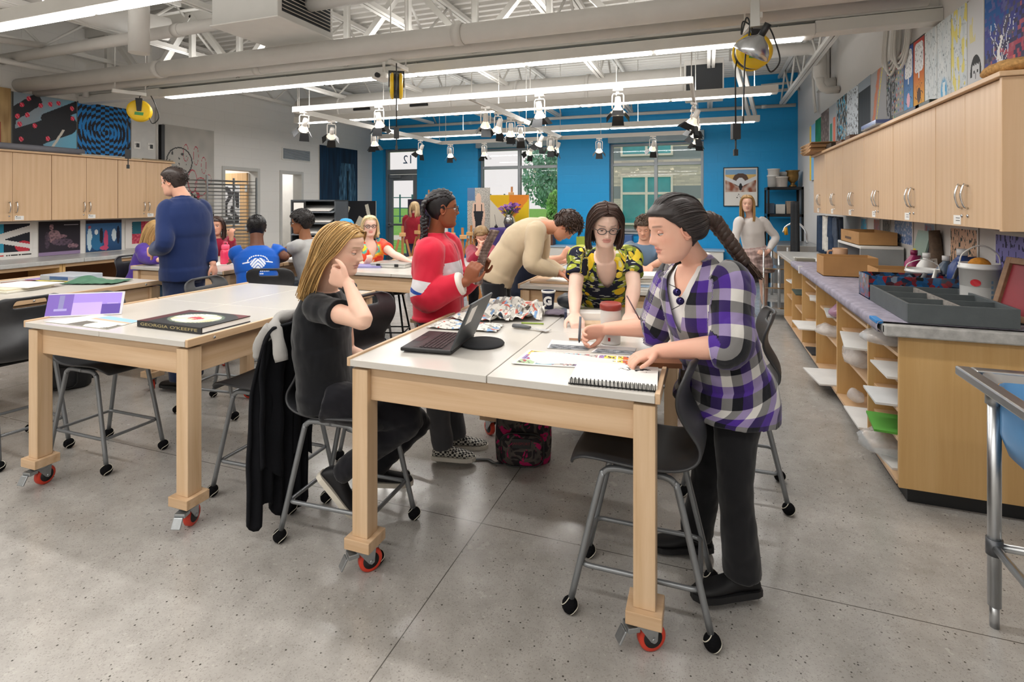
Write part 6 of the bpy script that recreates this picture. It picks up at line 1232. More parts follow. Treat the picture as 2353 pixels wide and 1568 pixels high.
for p in heads: o = bpy.data.objects.new('flower', hmesh); COL.objects.link(o); o.parent = t; o.location = p; o.rotation_euler = (random.uniform(-.9, .9), random.uniform(-.9, .9), random.random() * 6)
t = thing('ink_bottle', 'small dark bottle with a thin brush on the purple cloth', 'bottle', (tx - .19, ty - .02, 1.12)); MB().lathe([(0, 0), (.03, 0), (.03, .03), (.012, .045), (.012, .06), (0, .06)], 16).build('glass', BLACKP, t); MB().cyl((0, 0, .05), (-.03, 0, .24), .003, n=6).build('brush', BLACKP, t)
# easels
def easel(label, loc, rz, h=1.5):
    t = thing('easel', label, 'easel', loc, rz, 'wooden easels'); E = M('easel_wood', '#a8703f', .5, var=.12)
    for q in (-1, 1): MB().beam((q * .30, -.12, 0), (q * .06, 0, h), .035, .02, (0, 1, 0)).build('front_leg', E, t, bevel=.003)
    MB().beam((0, .5, 0), (0, .03, h * .92), .03, .02).build('rear_leg', E, t, bevel=.003); MB().box((-.3, -.12, h * .45), (.3, -.06, h * .45 + .025)).build('tray', E, t, bevel=.003); MB().box((-.22, -.1, h * .25), (.22, -.08, h * .25 + .03)).build('brace', E, t)
    MB().beam((0, -.03, h * .45), (0, .01, h + .22), .04, .018, (0, 1, 0)).build('mast', E, t, bevel=.003); MB().box((-.05, -.06, h + .05), (.05, .0, h + .11)).build('top_clamp', M('clamp_wood', '#cfa06a', .5), t, bevel=.004)
    for q in (-1, 1): MB().ball((q * .3, -.09, h * .45), .022, 10, 8).build('knob', M('clamp_wood', '#cfa06a', .5), t)
easel('wooden easel holding the yellow canvas', (YC[0] + .4, YC[1] + .14, 0), 0, YC[2] / .45 - .06)
easel('wooden easel holding the dark purple canvas', (-5.918, 10.75, -0.133), .05, 1.65); bpy.data.objects['easel.001'].location.z = 0
for i, (px, Y, rz, l) in enumerate(((925, 7.6, .5, 'folded wooden easel left of the red jacket'), (962, 8.3, -.4, 'wooden easel just behind the red jacket'), (1063, 7.4, .7, 'wooden easel right of the red jacket'), (1082, 8.2, -.3, 'wooden easel before the newspaper painting'), (1040, 7.9, .2, 'short wooden easel behind the jacket sleeve'))):
    k = .9397 + (px - 1176.5) / 1232 * .342; d = Y / k; xx = d * (-.342) + (px - 1176.5) / 1232 * d * .9397; easel(l, (xx, Y, 0), rz, .98)
# low cabinet and things under the windows
t = thing('radiator_cabinet', 'low white cabinet under the windows', 'cabinet', (-4.9, 11.2, 0)); MB().box((0, 0, 0), (5.2, .4, .62)).build('body', WHITE, t, bevel=.01); MB().box((-.02, -.02, .62), (5.22, .42, .65)).build('top', M('cab_top_blue', '#9fb4c8', .4), t, bevel=.006)
for i, (x, c, h, l) in enumerate(((-2.0, '#6a5a8a', .22, 'purple bin on the low window cabinet'), (-1.6, '#3a5a8c', .25, 'blue bin on the low window cabinet'), (-2.5, '#9aa83a', .2, 'lime bin on the low window cabinet'), (-1.1, '#8a6a4a', .18, 'brown basket on the low window cabinet'), (-.6, '#b8503a', .16, 'orange box on the low window cabinet'), (-3.3, '#5a3a2c', .45, 'dark brown box before the middle window'))): tag(MB().box((-.14, -.12, 0), (.14, .12, h)).build('storage_bin', M('bin%d' % i, c, .5), loc=(x, 11.4, .6505), bevel=.01), l, 'bin', 'bins under the windows')
# ---- storage doors side: drying rack, flat rack, ladder
t = thing('drying_rack', 'tall wire drying rack in front of the first storage door', 'drying rack', (-7.62, 6.05, 0)); WR = M('rack_wire', '#8f9294', .35, .7)
for x in (0, .5):
    for y in (0, .95): MB().box((x - .012, y - .012, 0), (x + .012, y + .012, 2.0)).build('post', WR, t)
for k in range(30):
    z = .25 + k * .058; m = MB().tube([(0, 0, z), (.5, 0, z), (.5, .95, z), (0, .95, z)], .004, 5, True)
    for q in range(1, 10): m.cyl((0, q * .095, z), (.5, q * .095, z), .0025, n=4)
    m.build('wire_shelf', WR, t)
t = thing('paper_rack', 'grey steel paper rack with slanting trays of sheets', 'rack', (-5.474, 5.989, 1.373), .30); t.location.z = 0; GR = M('rack_grey_steel', '#4c5258', .45, .3)
for x in (0, .62): MB().box((x, 0, 0), (x + .02, .5, 1.62)).build('side', GR, t)
MB().box((0, .48, 0), (.64, .5, 1.62)).box((0, 0, 1.6), (.64, .5, 1.62)).build('back', GR, t); sh_ = MB().obox((.33, .18, 0), (.60, .52, .008), (.18, 0, 0)).mesh('tray', M('tray_steel', '#8f979f', .4, .4)); pp = MB().obox((.33, .14, .016), (.5, .42, .012), (.18, 0, 0)).mesh('sheets', CARD)
for k in range(9):
    o = bpy.data.objects.new('tray', sh_); COL.objects.link(o); o.parent = t; o.location = (0, 0, .25 + k * .155)
    if k % 2 or k > 5: q = bpy.data.objects.new('sheets', pp); COL.objects.link(q); q.parent = o
MB().box((.02, -.012, 1.34), (.22, 0, 1.60)).build('label_holder', BLACKP, t); MB().box((.05, -.015, 1.42), (.19, -.012, 1.58)).build('label_card', CARD, t)
t = thing('step_ladder', 'aluminium step ladder inside the second storage door', 'ladder', (-8.75, 8.95, 0), -.7)
for q in (-1, 1): MB().beam((q * .25, -.3, 0), (q * .16, 0, 1.95), .05, .025).build('rail', GALV, t); MB().beam((q * .24, .35, 0), (q * .16, .02, 1.9), .04, .02).build('rear_rail', GALV, t)
for k in range(6): z = .28 + k * .3; w = .25 - .09 * z / 1.95; MB().box((-w, -.33 + .3 * z / 1.95, z), (w, -.25 + .3 * z / 1.95, z + .02)).build('step', GALV, t)
MB().box((-.18, -.06, 1.93), (.18, .08, 1.97)).build('top_cap', GALV, t)
# ================================================================ PEOPLE
SKIN = colmat('skin', rough=.5, spec=.35, sss=.12); CLOTH = colmat('dyed_cloth', rough=.85, bump=.15, bscale=500, spec=.15, sheen=.2); HAIR = colmat('hair', rough=.42, spec=.35); EYE = colmat('eye_surface', rough=.15, spec=.5); LEATH = colmat('shoe_surface', rough=.55, spec=.35)
TMP = bpy.data.scenes.new('work')
def lerp(a, b, t): return a + (b - a) * t
def soft(n): n = np.asarray(n, float); return n
def remesh(m, vox, smooth=4):
    o = bpy.data.objects.new('work', m.mesh('work', [])); TMP.collection.objects.link(o)
    md = o.modifiers.new('r', 'REMESH'); md.mode = 'VOXEL'; md.voxel_size = vox
    md = o.modifiers.new('s', 'SMOOTH'); md.factor = .5; md.iterations = smooth
    with bpy.context.temp_override(scene=TMP, view_layer=TMP.view_layers[0]): dg = bpy.context.evaluated_depsgraph_get(); dg.update()
    me = bpy.data.meshes.new_from_object(o.evaluated_get(dg)); src = o.data; bpy.data.objects.remove(o); bpy.data.meshes.remove(src)
    return me
def put(me, name, mat, parent, col=None, smooth=True):
    me.name = name; me.materials.clear(); me.materials.append(mat)
    if smooth: me.polygons.foreach_set('use_smooth', [True] * len(me.polygons))
    if col is not None:
        at = me.color_attributes.new('Col', 'FLOAT_COLOR', 'POINT'); c = np.ones((len(me.vertices), 4), np.float32); c[:, :3] = np.clip(col, 0, 1); at.data.foreach_set('color', c.ravel())
    o = bpy.data.objects.new(name, me); COL.objects.link(o); o.parent = parent; return o
def coords(me): a = np.empty(len(me.vertices) * 3, np.float32); me.vertices.foreach_get('co', a); return a.reshape(-1, 3).astype(float)
def basis(f, u):
    f = Vector(f).normalized(); u = Vector(u); u = (u - f * u.dot(f)).normalized(); l = u.cross(f); return Matrix((l, f, u)).transposed()   # columns: left(x) fwd(y) up(z)
def edge_relax(bm, it=6):
    for _ in range(it):
        mv = []
        for v in bm.verts:
            if v.is_boundary:
                nb = [e.other_vert(v).co for e in v.link_edges if e.is_boundary]
                if len(nb) == 2: mv.append((v, v.co * .4 + (nb[0] + nb[1]) * .3))
        for v, c in mv: v.co = c
# ---- limbs: closed pieces merged by voxel remesh
class Fig:
    def __init__(s): s.m = MB(); s.src = []; s.sf = []
    def ringset(s, rings, part, n=32, seam=0.0):
        """rings: (centre, side, front, a, b, v)"""
        R = []; b0 = len(s.src); js = int(round(seam / (2 * pi) * n)) % n
        for c, sd, fr, a, b, v in rings:
            ring = []
            for j in range(n):
                t = 2 * pi * j / n; cx, sx = cos(t), sin(t); e = .86
                p = c + fr * (b * math.copysign(abs(cx) ** e, cx)) + sd * (a * math.copysign(abs(sx) ** e, sx)); ring.append(p)
                ang = (t - seam - 1e-6) % (2 * pi) - (-seam - 1e-6) % (2 * pi); s.src.append((p, part, ang * (a + b) / 2, v, t / (2 * pi)))
            R.append(ring)
        s.m.rings(R); s._q(b0, len(R), n, js); return s
    def _q(s, b0, k, n, js):
        for i in range(k - 1):
            for j in range(n):
                if j != js: a = b0 + i * n; s.sf.append((a + j, a + (j + 1) % n, a + n + (j + 1) % n, a + n + j))
    def limb(s, pts, rad, part, n=18, steps=6, caps=True):
        """pts joints, rad radius (or (a,b)) at each joint"""
        P = bez(pts, steps); k = len(pts) - 1; A = []
        for i in range(k):
            for j in range(steps): A.append(tuple(np.array(rad[i], float) * (1 - j / steps) + np.array(rad[i + 1], float) * (j / steps)) if hasattr(rad[0], '__len__') else rad[i] * (1 - j / steps) + rad[i + 1] * j / steps)
        A.append(rad[-1]); b0 = len(s.m.v); c0 = len(s.src); s.m.tube(P, A, n); L = 0; tot = sum((P[i + 1] - P[i]).length for i in range(len(P) - 1))
        for i in range(len(P)):
            if i: L += (P[i] - P[i - 1]).length
            for j in range(n):
                t = 2 * pi * j / n; ra = A[i] if not hasattr(A[i], '__len__') else A[i][0]; ang = (t + pi) % (2 * pi) - pi
                s.src.append((Vector(s.m.v[b0 + i * n + j]), part, ang * ra, L, L / tot))
        s._q(c0, len(P), n, n // 2)
        if caps:
            for q, r in ((P[0], A[0]), (P[-1], A[-1])): r = min(r) if hasattr(r, '__len__') else r; s.m.ball(q, r * .98, 14, 10)
        return s
    def finish(s, vox, smooth, wrinkle=0, wscale=9, cut=None, attr=True):
        me = remesh(s.m, vox, smooth); co = coords(me); at = None
        if attr and s.src:
            bv = BVHTree.FromPolygons([q[0] for q in s.src], s.sf); S = np.array([q[1:] for q in s.src], float); at = np.empty((len(co), 4)); sf = s.sf; vv = [q[0] for q in s.src]
            W4 = np.empty((len(co), 4)); I4 = np.empty((len(co), 4), int); fn = bv.find_nearest
            for i, p in enumerate(co.tolist()):
                l, _, fi, _ = fn(p); f = sf[fi]; I4[i] = f; W4[i] = poly_3d_calc([vv[f[0]], vv[f[1]], vv[f[2]], vv[f[3]]], l)
            at = (S[I4] * W4[..., None]).sum(1); at[:, 0] = S[I4[:, 0], 0]
        if wrinkle:
            no = np.empty(len(co) * 3, np.float32); me.vertices.foreach_get('normal', no); no = no.reshape(-1, 3)
            d = np.array([noise.noise(V(p[0] * wscale, p[1] * wscale, p[2] * wscale * .8)) + .6 * (abs(noise.noise(V(p[0] * wscale * 2.3 + 7, p[1] * wscale * 2.3, p[2] * wscale * 1.3)))) for p in co])
            co = co + no * (d * wrinkle)[:, None]; me.vertices.foreach_set('co', co.astype(np.float32).ravel())
        if cut is not None:
            mask = cut(at, co); bm = bmesh.new(); bm.from_mesh(me); bm.verts.ensure_lookup_table()
            bmesh.ops.delete(bm, geom=[bm.verts[i] for i in np.nonzero(mask)[0]], context='VERTS'); bm.verts.ensure_lookup_table()
            edge_relax(bm); bm.to_mesh(me); bm.free(); co = co[~mask]; at = at[~mask]
        me.update(); return me, co, at
# ---- head
HZ = [(-.116, .046, .022, .010), (-.113, .062, .008, .026), (-.104, .074, -.008, .040), (-.088, .0785, -.028, .051), (-.066, .0795, -.046, .0585), (-.045, .082, -.062, .064), (-.02, .083, -.080, .0685), (.005, .083, -.093, .0715), (.03, .0875, -.1005, .0735), (.055, .086, -.102, .074), (.080, .073, -.092, .068), (.100, .048, -.070, .054), (.112, .018, -.040, .034), (.117, -.012, -.018, .010)]
def head_pts(nz, na, inflate=0, feats=True, nose=1.0, lip=1.0):
    Z = np.array(HZ); zs = []
    for i in range(nz): zs.append(-.116 + .233 * i / (nz - 1))
    zs = np.array(zs); s = (1 - np.cos(np.linspace(0, pi, nz))) / 2 * .35 + np.linspace(0, 1, nz) * .65; zs = -.116 + .233 * s
    f = np.interp(zs, Z[:, 0], Z[:, 1]); b = np.interp(zs, Z[:, 0], Z[:, 2]); w = np.interp(zs, Z[:, 0], Z[:, 3])
    for arr in (f, b, w):
        for _ in range(2): arr[1:-1] = arr[1:-1] * .5 + (arr[:-2] + arr[2:]) * .25
    P = np.empty((nz, na, 3)); a = np.linspace(0, 2 * pi, na, endpoint=False); a = a - .32 * np.sin(a)      # denser at the face
    for i in range(nz):
        yc = b[i] * .55 + f[i] * .45; cx, sx = np.cos(a), np.sin(a)
        e = np.where(cx > 0, .82, .95)
        x = w[i] * np.sign(sx) * np.abs(sx) ** e; y = yc + np.where(cx > 0, (f[i] - yc), (yc - b[i])) * np.sign(cx) * np.abs(cx) ** .95; P[i, :, 0] = x; P[i, :, 1] = y; P[i, :, 2] = zs[i]
    X, Y, Zz = P[..., 0], P[..., 1], P[..., 2]
    if feats:
        ft = np.clip((Y - .02) / .03, 0, 1); ax = np.abs(X)
        G = lambda x0, z0, sx, sz: np.exp(-((ax - x0) / sx) ** 2 - ((Zz - z0) / sz) ** 2)
        d = .0045 * G(.026, .024, .022, .009) - .0105 * G(.031, .004, .014, .011) + .003 * G(.045, -.022, .018, .016)
        pz = np.interp(Zz, [-.045, -.038, -.031, -.024, -.008, .010, .022], [0, .42, .95, 1, .66, .34, .1]); wd = np.interp(Zz, [-.04, -.028, 0, .02], [.0135, .0125, .0075, .009])
        d = d + .0235 * nose * pz * np.exp(-(ax / wd) ** 2) + .006 * nose * G(.0125, -.031, .006, .007)
        d = d + .0065 * lip * np.exp(-(ax / .021) ** 2) * np.exp(-((Zz + .0515) / .0055) ** 2) - .004 * np.exp(-(ax / .026) ** 2) * np.exp(-((Zz + .0575) / .0026) ** 2) + .0065 * lip * np.exp(-(ax / .018) ** 2) * np.exp(-((Zz + .064) / .0055) ** 2) - .003 * np.exp(-(ax / .02) ** 2) * np.exp(-((Zz + .076) / .006) ** 2)
        d = d + .005 * np.exp(-(ax / .022) ** 2) * np.exp(-((Zz + .094) / .013) ** 2) - .002 * np.exp(-(ax / .004) ** 2) * np.exp(-((Zz + .045) / .004) ** 2)
        P[..., 1] += d * ft
    if inflate:
        c = np.array((0, -.012, .02)); v = P - c; P = c + v * (1 + inflate / (np.linalg.norm(v, axis=2, keepdims=True) + 1e-6))
    return P
def grid_faces(nz, na):
    f = []
    for i in range(nz - 1):
        for j in range(na): f.append((i * na + j, i * na + (j + 1) % na, (i + 1) * na + (j + 1) % na, (i + 1) * na + j))
    f.append(tuple(reversed(range(na)))); f.append(tuple((nz - 1) * na + j for j in range(na))); return f
def hand(fig, wrist, d, pn, side, curl=.35, scale=1.0, spread=.10, thumb=.6, curls=None):
    """d: towards the fingers, pn: out of the palm; side +1 left hand, -1 right"""
    d = Vector(d).normalized(); pn = Vector(pn); pn = (pn - d * pn.dot(d)).normalized(); th = d.cross(pn) * side      # towards the thumb
    w = Vector(wrist); k = scale
    fig.limb([w - d * .015, w + d * .03 * k, w + d * .075 * k], [(.024 * k, .019 * k), (.036 * k, .016 * k), (.041 * k, .013 * k)], 9, 16, 4, False) if False else None
    R = []
    for t, a, b in ((-.02, .024, .019), (.0, .026, .018), (.025, .034, .018), (.055, .042, .016), (.08, .043, .013), (.092, .039, .010)): R.append((w + d * t * k, th, pn, a * k, b * k, 0))
    fig.ringset(R, 9, 18)
    for i, (off, L) in enumerate(((.031, .072), (.0105, .08), (-.0105, .074), (-.031, .058))):
        c = (curls[i] if curls else curl) ; q = w + d * .083 * k + th * off * k; dd = (d + th * (off * spread * 60 * .1)).normalized(); pts = [q - d * .01, q]; ang = 0
        for s, f in ((.45, .8), (.31, 1.1), (.24, .8)):
            ang += c * f * 1.15; pts.append(pts[-1] + (dd * cos(ang) + pn * sin(ang)) * L * s * k)
        fig.limb(pts, [.0092 * k, .0092 * k, .0086 * k, .0078 * k, .0068 * k], 9, 10, 3)
    q = w + d * .022 * k + th * .026 * k; pts = [q, q + (d * .6 + th * .75 + pn * .25 * thumb).normalized() * .036 * k]; pts.append(pts[-1] + (d * .85 + th * (.5 - .35 * thumb) + pn * .45 * thumb).normalized() * .032 * k); pts.append(pts[-1] + (d * .95 + th * (.2 - .3 * thumb) + pn * .4 * thumb).normalized() * .026 * k)
    fig.limb(pts, [.0145 * k, .0115 * k, .0100 * k, .0078 * k], 9, 10, 3)
def torso_rings(J, k=1.0, male=False, fat=1.0, infl=0, lo=-.08, hem=None, top=1.0, flare=0, n=14, t_wide=0):
    """rings from below the pelvis up the spine to the neck base"""
    P, Cc, N = J['pelvis'], J['chest'], J['neck']; lp = (J['hipL'] - J['hipR']).normalized(); lt = (J['shL'] - J['shR']).normalized()
    W = J.get('waist') or P.lerp(Cc, .45)
    tab = [(-.08, .115, .085), (0, .163, .112), (.10, .158, .108), (.24, .128, .09), (.40, .138, .102), (.60, .150, .112), (.78, .152, .100), (.90, .128, .082), (.97, .082, .066), (1.04, .058, .056)]
    if male: tab = [(-.08, .11, .09), (0, .155, .112), (.10, .155, .11), (.24, .146, .10), (.40, .155, .11), (.60, .17, .122), (.78, .178, .11), (.90, .145, .09), (.97, .09, .072), (1.04, .064, .062)]
    sp = bez([P, W, Cc, N], 12); up0 = (W - P).normalized(); upn = (N - Cc).normalized(); out = []; T = np.array(tab)
    kd = (P - (J['knL'] + J['knR']) / 2).normalized(); dn = kd if kd.dot(up0) > .6 else up0
    vs = [lo + (top - lo) * i / (n - 1) for i in range(n)]; Ls = [0]
    for i in range(1, len(sp)): Ls.append(Ls[-1] + (sp[i] - sp[i - 1]).length)
    tot = Ls[-1]
    for v in vs:
        if v <= 0: c = P + dn * v * tot; tg = up0.lerp(dn, min(1, -v * 6)).normalized()
        elif v >= 1: c = N + upn * (v - 1) * tot; tg = upn
        else:
            i = min(len(sp) - 2, max(j for j in range(len(Ls)) if Ls[j] <= v * tot)); f = (v * tot - Ls[i]) / max(1e-6, Ls[i + 1] - Ls[i]); c = sp[i].lerp(sp[i + 1], f); tg = (sp[min(i + 2, len(sp) - 1)] - sp[max(0, i - 1)]).normalized()
        q = min(1, max(0, v)); sd = lp.lerp(lt, q).normalized(); fr = sd.cross(tg).normalized(); sd = tg.cross(fr).normalized()
        a = float(np.interp(v, T[:, 0], T[:, 1])) * k * fat; b = float(np.interp(v, T[:, 0], T[:, 2])) * k * fat
        if hem is not None and v < .1: wd = t_wide * min(1, (.1 - v) * 5); a = max(a, .165 * k * fat) + flare * (.1 - v) + wd; b = max(b, .118 * k * fat) + flare * (.1 - v) + wd
        if hem is not None and .1 <= v < .5: a = lerp(a, .155 * k * fat, hem); b = lerp(b, .11 * k * fat, hem)
        i2 = infl * (1 if v < .9 else max(.25, 1 - (v - .9) * 6)); out.append((c, sd, fr, a + i2, b + i2, v * tot))
    return out
def shoe(parent, an, d, up, col, sole, k=1.0, name='shoe', high=0, mat=None):
    d = Vector(d).normalized(); up = Vector(up); up = (up - d * up.dot(d)).normalized(); sd = up.cross(d); an = Vector(an)
    heel = an - up * .075 * k - d * .055 * k; m = MB(); R = []
    prof = [(-.012, .020, .035), (.0, .032, .062), (.03, .036, .085 + high), (.07, .036, .085 + high * .6), (.11, .038, .062), (.15, .044, .05), (.19, .045, .042), (.225, .038, .036), (.245, .022, .026), (.252, .008, .014)]
    for t, w, h in prof:
        c = heel + d * t * k; ring = []
        for j in range(16):
            a = 2 * pi * j / 16; x = cos(a) * w * k; z = (sin(a) * .5 + .5) * h * k if sin(a) > 0 else .5 * h * k + sin(a) * .5 * h * k; ring.append(c + sd * x + up * (z + .012))
        R.append(ring)
    m.rings(R); me = m.mesh('shoe', LEATH); co = coords(me); cl = np.tile(np.array(col), (len(co), 1))
    o = put(me, name, mat or LEATH, parent, cl); m = MB(); md = o.modifiers.new('subdivision', 'SUBSURF'); md.levels = 1; md.render_levels = 1
    pl = []
    for t, w in ((-.016, .012), (-.012, .026), (.01, .036), (.06, .039), (.12, .043), (.17, .048), (.21, .046), (.24, .032), (.256, .012)): pl.append((t, w))
    loop = pl + [(t, -w) for t, w in reversed(pl)]; b = [heel + d * t * k + sd * w * k + up * 0 for t, w in loop]; n = len(b)
    m.add(b + [p + up * .024 * k for p in b], [tuple(reversed(range(n))), tuple(range(n, 2 * n))] + [(i, (i + 1) % n, n + (i + 1) % n, n + i) for i in range(n)], False, sole); m.build('sole', LEATH, o)
    return o
def strands(guides, n, w, col, jit=.006, cvar=.25, seed=1, end_spread=1.0, taper=.25, M4=None):
    """locks between guide polylines (head-local), each a flat tapered strip of real thickness"""
    rng = random.Random(seed); m = MB(); G = [bez(g, 4) for g in guides]; k = min(len(g) for g in G)
    for i in range(n):
        t = rng.random() * (len(G) - 1); a = int(t); f = t - a; j0 = [rng.gauss(0, 1) for _ in range(6)]; P = []
        cut = k - int(rng.random() ** 3 * k * .25)
        for s in range(cut):
            q = s / (k - 1); p = G[a][s].lerp(G[min(a + 1, len(G) - 1)][s], f); am = jit * (.35 + q * end_spread)
            p = p + Vector((j0[0] + sin(q * 5 + j0[3]) * .4, j0[1] + cos(q * 4 + j0[4]) * .4, j0[2] * .5)) * am; P.append(M4 @ p if M4 else p)
        if len(P) < 3: continue
        b = 1 + (rng.random() - .5) * 2 * cvar; c = tuple(min(1, x * b) for x in col); rr = [(w * (.55 + .45 * sin(min(1, .25 + s / cut) * pi / 2)) * (1 if s < cut * .7 else 1 - (1 - taper) * (s - cut * .7) / (cut * .3)), w * .42) for s in range(len(P))]
        m.tube(P, rr, 4, color=c)
    return m
def braid(pts, r0, r1, col, turns, M4, seed=2):
    """three interlaced ropes along a curve"""
    C = bez([M4 @ Vector(p) for p in pts], 14); m = MB(); n = len(C); rng = random.Random(seed)
    for s in range(3):
        P = []; rad = []
        for i, c in enumerate(C):
            t = i / (n - 1); tg = (C[min(i + 1, n - 1)] - C[max(0, i - 1)]).normalized(); a = tg.cross(Vector((.3, .2, 1))).normalized(); b = tg.cross(a); r = lerp(r0, r1, t); ph = t * turns * 2 * pi + s * 2 * pi / 3
            P.append(c + a * cos(ph) * r * .62 + b * sin(2 * ph) * r * .34); rad.append(r * .62 * (1 - .12 * abs(sin(ph * 1.5))))
        m.tube(P, rad, 10, color=tuple(min(1, x * (.85 + .15 * s)) for x in col))
        for q in range(4):
            off = [Vector((rng.gauss(0, 1), rng.gauss(0, 1), rng.gauss(0, 1))).normalized() for _ in range(1)][0]
            m.tube([p + off * rr * .85 for p, rr in zip(P, rad)], [rr * .22 for rr in rad], 5, color=tuple(min(1, x * (1.1 + .3 * rng.random())) for x in col))
    return m
def person(label, J, skin, hair, hv=(1, 0, 0), hu=(0, 0, 1), male=False, k=1.0, fat=1.0, vox=.008, look=0., lidd=.45, lips=None, top=None, bottom=None, shoes=None, hands=None, bare=None, hs=1.0, brow=None, hairfn=None, capt=.012, hairline=.066, cap=True, loc=None, facex=1.0, nose=1.0, arm=1.0):
    J = {a: Vector(b) for a, b in J.items()}; L0 = Vector(loc or (J['pelvis'].x, J['pelvis'].y, 0)); J = {a: b - L0 for a, b in J.items()}
    root = thing('person', label, 'person', L0); sk = np.array(srgb(skin)); hc = srgb(hair); lips = np.array(srgb(lips)) if lips else sk * np.array((.80, .58, .58)); hb = np.array(srgb(brow)) if brow else np.array(hc)
    B3 = basis(hv, hu); HM = Matrix.Translation(J['head']) @ B3.to_4x4() @ Matrix.Scale(hs, 4)
    # body
    fg = Fig(); fg.ringset(torso_rings(J, k, male, fat), 0)
    nk = .049 if not male else .058; hb0 = HM @ Vector((0, -.022, -.05)); fg.limb([J['neck'] - (J['neck'] - J['chest']).normalized() * .05, J['neck'], J['neck'].lerp(hb0, .5), hb0], [nk * 1.35 * k, nk * 1.12 * k, nk * k, nk * k], 8)
    for S in 'LR':
        sh, el, wr = J['sh' + S], J['el' + S], J['wr' + S]; q = (1.06 if male else 1.0) * k * arm
        fg.limb([sh, sh.lerp(el, .35), sh.lerp(el, .75), el, el.lerp(wr, .3), el.lerp(wr, .7), wr], [.053 * q, .049 * q, .042 * q, .039 * q, .041 * q, .032 * q, (.026 * q)], 1 if S == 'L' else 2)
        if hands and S in hands:
            h = dict(hands[S]); hand(fg, wr, h.pop('d'), h.pop('n'), 1 if S == 'L' else -1, **h)
        else: fg.m.ball(wr, .03)
        if bare and 'legs' in bare:
            hp, kn, an = J['hip' + S], J['kn' + S], J['an' + S]
            fg.limb([hp, hp.lerp(kn, .4), kn, kn.lerp(an, .3), an.lerp(kn, .1), an - (kn - an).normalized() * .03], [.085 * k, .075 * k, .054 * k, .054 * k, .034 * k, .034 * k], 3)
    me, co, _ = fg.finish(vox, 3, attr=False)
    n0 = len(co); nz, na = (84, 96) if vox < .0062 else (48, 56); HP = head_pts(nz, na, nose=nose); HP[..., 0] *= facex; hl = HP.reshape(-1, 3); M4 = np.array(HM); hw = hl @ M4[:3, :3].T + M4[:3, 3]
    hcol = np.tile(sk, (len(hl), 1)); x, y, z = hl[:, 0], hl[:, 1], hl[:, 2]; ax = np.abs(x); front = y > .035
    def mixc(mask, c): hcol[:] = hcol * (1 - mask[:, None]) + np.asarray(c) * mask[:, None]
    mixc(np.exp(-((ax - .043) / .02) ** 2 - ((z + .025) / .02) ** 2) * front * .35, sk * np.array((1.0, .72, .68)))
    mixc(np.exp(-(ax / .012) ** 2 - ((z + .028) / .012) ** 2) * front * .25, sk * np.array((1., .75, .7)))
    up = np.clip(1 - np.abs(z + .0515 + .0012 * np.cos(ax * 180)) / .0072, 0, 1) + np.clip(1 - np.abs(z + .0645) / .0085, 0, 1); mixc(np.clip(up * 1.7, 0, 1) * .62 * (ax < .0245 - np.abs(z + .0575) * .6) * front, lips)
    mixc(np.exp(-((z + .0575) / .0016) ** 2) * (ax < .027) * front * .75, lips * .45)
    mixc(np.exp(-((z - (.0285 - 2.5 * (ax - .028) ** 2 - .10 * np.maximum(0, ax - .040))) / .0033) ** 2) * np.clip((ax - .011) / .004, 0, 1) * np.clip((.052 - ax) / .006, 0, 1) * front * .72, hb * .9)
    mixc(np.exp(-((ax - .031) / .018) ** 2 - ((z - .004) / .010) ** 2) * front * .28, sk * np.array((.72, .58, .56)))
    hm = bpy.data.meshes.new('head'); hm.from_pydata([tuple(p) for p in hw], [], grid_faces(nz, na))
    em = MB()
    for s in (-1, 1):
        em.M = HM @ Matrix.Translation((s * .0715 * facex, -.010, -.006)) @ Matrix.Rotation(s * .28, 4, 'Z') @ Matrix.Rotation(-.12, 4, 'X')
        em.ball((0, 0, .004), (.0055, .0155, .027), 12, 10); em.tube([(s * .006, .017 * cos(a), .006 + .029 * sin(a)) for a in [i * pi / 8 - 1.9 for i in range(12)]], .0042, 6); em.ball((s * .003, .006, -.022), (.005, .008, .009), 8, 6)
    ear = em.mesh('ear', []); bm = bmesh.new(); bm.from_mesh(me); bm.from_mesh(hm); bm.from_mesh(ear); bm.to_mesh(me); bm.free()
    cc = np.vstack([np.tile(sk, (n0, 1)), hcol, np.tile(sk * np.array((1, .85, .82)), (len(ear.vertices), 1))])
    if hands:
        for S in hands: d = np.linalg.norm(co - np.array(J['wr' + S]), axis=1); r = np.clip((.2 - d) / .12, 0, 1)[:, None] * .22; cc[:n0] = cc[:n0] * (1 - r) + sk * np.array((1, .72, .68)) * r
    nn = np.array([noise.noise(V(p) * 22) for p in co]); cc[:n0] *= (1 + .05 * nn)[:, None]; put(me, 'body', SKIN, root, cc)
    bpy.data.meshes.remove(hm); bpy.data.meshes.remove(ear)
    # eyes
    for s in (-1, 1):
        m = MB().ball((0, 0, 0), .0122, 20, 16); e = m.mesh('eye', EYE); p = coords(e); c = np.tile(np.array((.75, .73, .70)), (len(p), 1)); g = Vector((0, cos(look), sin(look))); dd = p / .0122 @ np.array(g)
        c[dd > .86] = srgb('#4a3526'); c[dd > .955] = (.01, .01, .01); lid = lerp(.0115, -.0115, 1 - lidd); c[p[:, 2] > -lid * 0 + (.011 - .022 * lidd)] = sk * np.array((.90, .78, .76)); ln = np.abs(p[:, 2] - (.011 - .022 * lidd)) < .0016; c[ln] = (.03, .02, .02); c[p[:, 2] < -.0082] = sk
        o = put(e, 'eye', EYE, root, c); o.matrix_local = HM @ Matrix.Translation((s * .031 * facex, .0685, .004))
